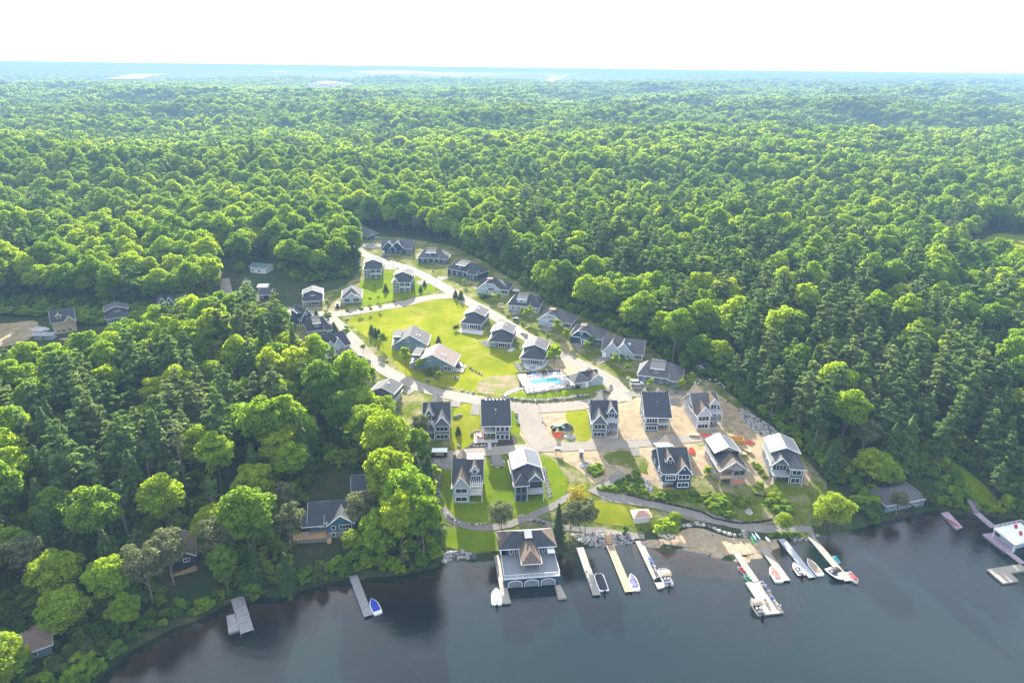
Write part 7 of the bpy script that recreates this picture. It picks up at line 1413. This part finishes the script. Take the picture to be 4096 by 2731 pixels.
for i, (c, x, y, s) in enumerate([(1, 325, 75, 1.6), (1, 658, 35, 2.0), (1, 430, 30, 1.6), (1, 592, 152, 1.3), (1, 1455, 145, 1.0), (2, 905, 40, 1.5), (2, 1310, 195, 1.2), (2, 1380, 195, 1.3), (2, 1480, 200, 1.6), (5, 1000, 345, 1.0), (5, 1070, 350, 1.0), (5, 1115, 385, 1.3), (5, 1150, 415, 1.2), (5, 1170, 440, 1.1), (5, 1210, 468, 1.1), (5, 1135, 470, 1.0), (5, 1080, 395, .9), (5, 1210, 600, 1.1), (5, 960, 400, 1.2), (3, 1565, 685, 1.8), (4, 640, 610, 1.9), (4, 620, 635, 1.3), (4, 590, 640, 1.3), (4, 850, 985, 1.5), (4, 890, 1000, 1.8), (4, 70, 1505, 2.0), (8, 1945, 150, 1.8), (8, 235, 862, 1.8), (1, 690, 830, 1.2)]):
    rock(PK(c, x, y, .3), s, 'scattered pale boulder on the grass, standing apart from the rows', 'scattered boulders')
def rubble(name, lbl, c, pts, n, s0, s1):
    pl = [tuple(p[:2]) for p in line3(c, pts)]; A = np.array(pl); lo, hi = A.min(0), A.max(0); x = rng.uniform(lo[0], hi[0], n * 4); y = rng.uniform(lo[1], hi[1], n * 4); k = inpoly(pl, x, y); x, y = x[k][:n], y[k][:n]; z = H(x, y) + .12
    inst_cloud(name, [(m_, None) for m_ in ROCK], np.stack([x, y, z], 1), rng.integers(0, 8, len(x)), rng.uniform(0, 6.28, len(x)), np.repeat(rng.uniform(s0, s1, len(x))[:, None], 3, 1), lbl)
rubble('shore_riprap', 'dark and pale broken stones on the bank by the yellow stairs', 9, [(-350, 560), (0, 520), (270, 540), (410, 600), (400, 650), (180, 690), (0, 700), (-200, 660)], 700, .4, .9)
rubble('stone_slope', 'pale broken stones running down the slope beside the board fence', 5, [(1330, 690), (1400, 690), (1560, 800), (1760, 930), (1830, 1010), (1700, 1020), (1520, 960), (1400, 840)], 800, .4, 1.0)
rubble('stone_strip', 'grey stone strip between the forest and the left front house', 1, [(370, 980), (480, 985), (480, 1240), (460, 1500), (420, 1500), (400, 1200)], 600, .25, .5); rubble('stone_strip', 'grey stone strip down the right side of the front pair', 1, [(1665, 1080), (1710, 1090), (1790, 1440), (1740, 1450)], 350, .25, .5)
rubble('shore_stones', 'stones at the waterline behind the left wing dock', 8, [(230, 770), (420, 745), (600, 790), (600, 830), (430, 840), (230, 850)], 120, .6, 1.3); rubble('shore_stones', 'stones and roots at the waterline right of the beach', 9, [(680, 560), (760, 600), (870, 590), (880, 550), (760, 570)], 90, .4, .8)
rubble('shore_stones', 'pale broken stones below the blue house', 2, [(1060, 1200), (1180, 1250), (1220, 1400), (1150, 1390), (1080, 1300)], 300, .3, .7); rubble('shore_stones', 'stones along the foot of the right bank', 10, [(760, 720), (1060, 700), (1260, 640), (1330, 680), (1100, 760), (800, 780)], 120, .5, 1.0); rubble('stone_bed', 'stone bed running down the lawn between the cottages', 6, [(1510, 340), (1620, 330), (1640, 400), (1620, 420)], 200, .3, .7); rubble('stone_bed', 'stone bed left of the curved terrace', 6, [(1910, 595), (2000, 600), (2050, 690), (1990, 690)], 200, .3, .7)
# ------------------------------------------------------------------ garden trees and shrubs
GT = [(1, 685, 690, 'small_spruce', 0.94, 'lone small spruce on the yard strip between two dark houses'), (3, 1465, 865, 'small_spruce', 1.10, 'small spruce on the tip lawn, upper one'), (3, 1420, 930, 'small_spruce', 1.10, 'small spruce on the tip lawn, lower one'), (3, 1830, 1000, 'small_spruce', 1.36, 'young spruce left of the pair by the road junction'), (3, 1893, 1020, 'small_spruce', 1.53, 'young spruce right of the pair by the road junction'),
 (3, 400, 1420, 'small_spruce', 1.70, 'young spruce beside the loop road, left of the small trees'), (3, 845, 1430, 'small_spruce', 1.44, 'small spruce in the lawn cluster, left'), (3, 890, 1460, 'small_spruce', 1.36, 'small spruce in the lawn cluster, middle'), (3, 930, 1480, 'small_spruce', 1.44, 'small spruce in the lawn cluster, right'), (3, 195, 1260, 'small_spruce', 1.53, 'young spruce left of the road corner'), (3, 1630, 1540, 'small_spruce', 0.94, 'small spruce on the lawn behind the broad gabled house'),
 (3, 560, 1210, 'sapling', .9, 'small tree in a mulch ring nearest the pickup'), (3, 720, 1190, 'sapling', .9, 'slim young tree, second in the upper lawn row'), (3, 835, 1175, 'sapling', .8, 'slim young tree, third in the upper lawn row'), (3, 945, 1150, 'sapling', .8, 'slim young tree, last in the upper lawn row'), (3, 1010, 930, 'small_spruce', 1.44, 'young spruce left of the red-flowered house'), (3, 885, 890, 'sapling', .8, 'tiny tree on the shaded slope lawn'), (3, 320, 1120, 'sapling_bright', .9, 'bright young tree between the two left cottages'), (3, 825, 1060, 'sapling', .8, 'young tree on the lower slope lawn, left'), (3, 925, 1040, 'sapling', .8, 'young tree on the lower slope lawn, right'),
 (6, 390, 410, 'sapling_bright', 1.5, 'dense round young tree at the road left of the blue-grey house'), (6, 655, 625, 'sapling_bright', 1.8, 'dense oval young tree in front of the brown-roofed house'), (6, 820, 700, 'sapling_bright', 1.3, 'bright thin tree at the corner of the brown-roofed house'), (6, 940, 740, 'shrub', 1.3, 'round dark bush before the brown-roofed house'), (6, 1030, 720, 'sapling', .9, 'thin sapling near the right end of the brown-roofed house'), (6, 1050, 810, 'sapling_bright', 1.0, 'young tree with mulch ring by the street lamp'), (6, 210, 740, 'cedar', .5, 'bushy evergreen beside the dark blue house on the loop'), (6, 245, 745, 'shrub', 1.6, 'grey-green bush at the corner of the dark blue house'), (6, 1040, 350, 'small_spruce', 1.02, 'small spruce behind the brown roof'),
 (6, 1228, 215, 'cedar', .32, 'slim cedar left of three by the pale patio'), (6, 1248, 210, 'cedar', .32, 'slim cedar middle of three by the pale patio'), (6, 1268, 200, 'cedar', .32, 'slim cedar right of three by the pale patio'), (6, 1040, 1395, 'sapling', .8, 'small tree beside the upper road dip'),
 (4, 575, 625, 'sapling_bright', 1.2, 'young bright tree in front of the light grey house'), (4, 845, 780, 'sapling_bright', 1.0, 'small bright tree before the square-dormer grey house'), (4, 920, 840, 'sapling', 2.0, 'taller leafy tree by the passing black sedan'), (4, 470, 600, 'sapling', 1.1, 'leafy shrub tree left in the front garden row'), (4, 525, 610, 'sapling', 1.1, 'leafy shrub tree middle in the front garden row'), (4, 1260, 990, 'sapling_bright', 1.6, 'yellowish tree between the pale and the navy house'), (4, 1370, 1080, 'sapling_bright', 1.4, 'bright tree at the left of the navy house'), (4, 1655, 1150, 'sapling', 1.5, 'tree before the navy house porch'), (4, 1610, 1200, 'sapling_bright', 1.1, 'small bright tree below the navy house'), (4, 1945, 1370, 'sapling_bright', 1.3, 'yellow-green tree before the two-gabled pale house'), (4, 2030, 1340, 'sapling', 1.0, 'small dark tree before the two-gabled pale house'), (4, 2105, 1370, 'sapling', 1.0, 'small tree right before the two-gabled pale house'), (4, 2090, 1450, 'sapling', 1.2, 'small tree by the road left of the SUV drive'), (4, 855, 950, 'sapling_bright', 1.0, 'thin young tree at the cottage drive'), (4, 1150, 1080, 'sapling_bright', .9, 'bright sapling at the road edge behind the third cottage'), (4, 1215, 1240, 'shrub', 2.2, 'big round tree behind the curved terrace, upper'), (4, 1225, 1370, 'sapling', 2.3, 'big round tree right of the curved terrace'), (4, 685, 840, 'sapling_bright', .8, 'small sapling between road and cottage'), (4, 170, 430, 'sapling', 1.2, 'small tree on the lawn below the deep blue house'), (4, 180, 80, 'shrub', .8, 'low bush on the upper slope'),
 (2, 1175, 165, 'sapling_bright', 1.0, 'small bright tree in a ring in front of the slate house'), (2, 1535, 185, 'sapling_bright', 1.1, 'small bright tree near the right corner of the slate house'), (5, 780, 440, 'sapling_bright', 1.4, 'bushy bright tree behind the lilac house'), (5, 970, 1450, 'shrub', 1.0, 'green bush beside the unfinished house'), (9, 1880, 0, 'shrub', .9, 'green bush behind the rightmost plots'), (7, 740, 715, 'small_spruce', 1.78, 'young spruce beside the loop road'), (7, 930, 830, 'sapling', 1.7, 'green tree at the road before the two pointed gables'), (7, 640, 590, 'sapling', 1.6, 'grey-green tree beside the flat-topped dormer house'), (7, 1190, 1010, 'sapling', .9, 'small tree at the road edge by the long pale roof')]
for c, x, y, kd, s, lb in GT:
    p = PK(c, x, y); tree(kd, p.x, p.y, p.z, s, label=lb, name={'small_spruce': 'spruce_sapling', 'sapling': 'young_tree', 'sapling_bright': 'young_tree', 'shrub': 'bush', 'cedar': 'cedar_tree'}[kd], cat='bush' if kd == 'shrub' else 'tree')
# weeds on the banks and the bright bushes at the shore
def scatter(name, lbl, c, pts, n, protos, lo, hi):
    pl = [tuple(p[:2]) for p in line3(c, pts)]; A = np.array(pl); l0, h0 = A.min(0), A.max(0); x = rng.uniform(l0[0], h0[0], n * 5); y = rng.uniform(l0[1], h0[1], n * 5); k = inpoly(pl, x, y); x, y = x[k][:n], y[k][:n]; s = rng.uniform(lo, hi, len(x))
    inst_cloud(name, protos, np.stack([x, y, H(x, y)], 1), rng.integers(0, len(protos), len(x)), rng.uniform(0, 6.28, len(x)), np.stack([s, s, s * .8], 1), lbl)
SB = PROTO['shrub']
for c, q, n, lo, hi in [(15, [(-60, 640), (330, 620), (700, 640), (1100, 600), (1500, 620), (1500, 700), (1000, 720), (600, 660), (-60, 660)], 160, .8, 2.2), (15, [(570, 640), (760, 620), (760, 720), (600, 720)], 25, .8, 2.0), (15, [(950, 590), (1140, 560), (1140, 700), (950, 700)], 30, .8, 2.0), (9, [(1250, 180), (1350, 140), (1480, 150), (1560, 280), (1620, 360), (1480, 370), (1300, 280)], 60, .35, .9), (9, [(1930, 120), (2080, 90), (2200, 180), (2260, 320), (2050, 290), (1980, 220)], 60, .35, .9), (9, [(560, 60), (800, 110), (760, 170), (560, 130)], 30, .3, .6), (9, [(0, 20), (500, 0), (560, 90), (300, 70), (0, 30)], 70, .3, .6), (2, [(520, 1340), (700, 1270), (900, 1200), (1010, 1180), (1130, 1380), (900, 1400)], 90, .25, .6), (2, [(960, 1130), (1030, 1150), (1100, 1260), (1060, 1300)], 30, .25, .5), (2, [(1230, 1410), (1700, 1390), (1900, 1400), (2200, 1420), (2352, 1500), (2300, 1560), (1800, 1480), (1300, 1470)], 160, .25, .6), (2, [(430, 1110), (560, 1060), (630, 1150), (520, 1210)], 50, .3, .7), (10, [(340, 660), (560, 640), (900, 630), (1070, 650), (1060, 700), (600, 700), (350, 690)], 70, .25, .5), (5, [(1480, 1330), (1560, 1330), (1690, 1500), (1640, 1530)], 30, .2, .5), (12, [(620, 1160), (700, 1050), (960, 1080), (960, 1160), (700, 1200)], 40, .4, .8), (13, [(1480, 1010), (1800, 900), (1780, 940), (1560, 1040)], 30, .3, .6), (11, [(1560, 800), (1700, 830), (1990, 830), (1990, 870), (1600, 880)], 50, .3, .7)]: scatter('weeds', 'leafy weeds and low bushes on the bank', c, q, n, [SB[0], SB[1], SB[2]], lo, hi)
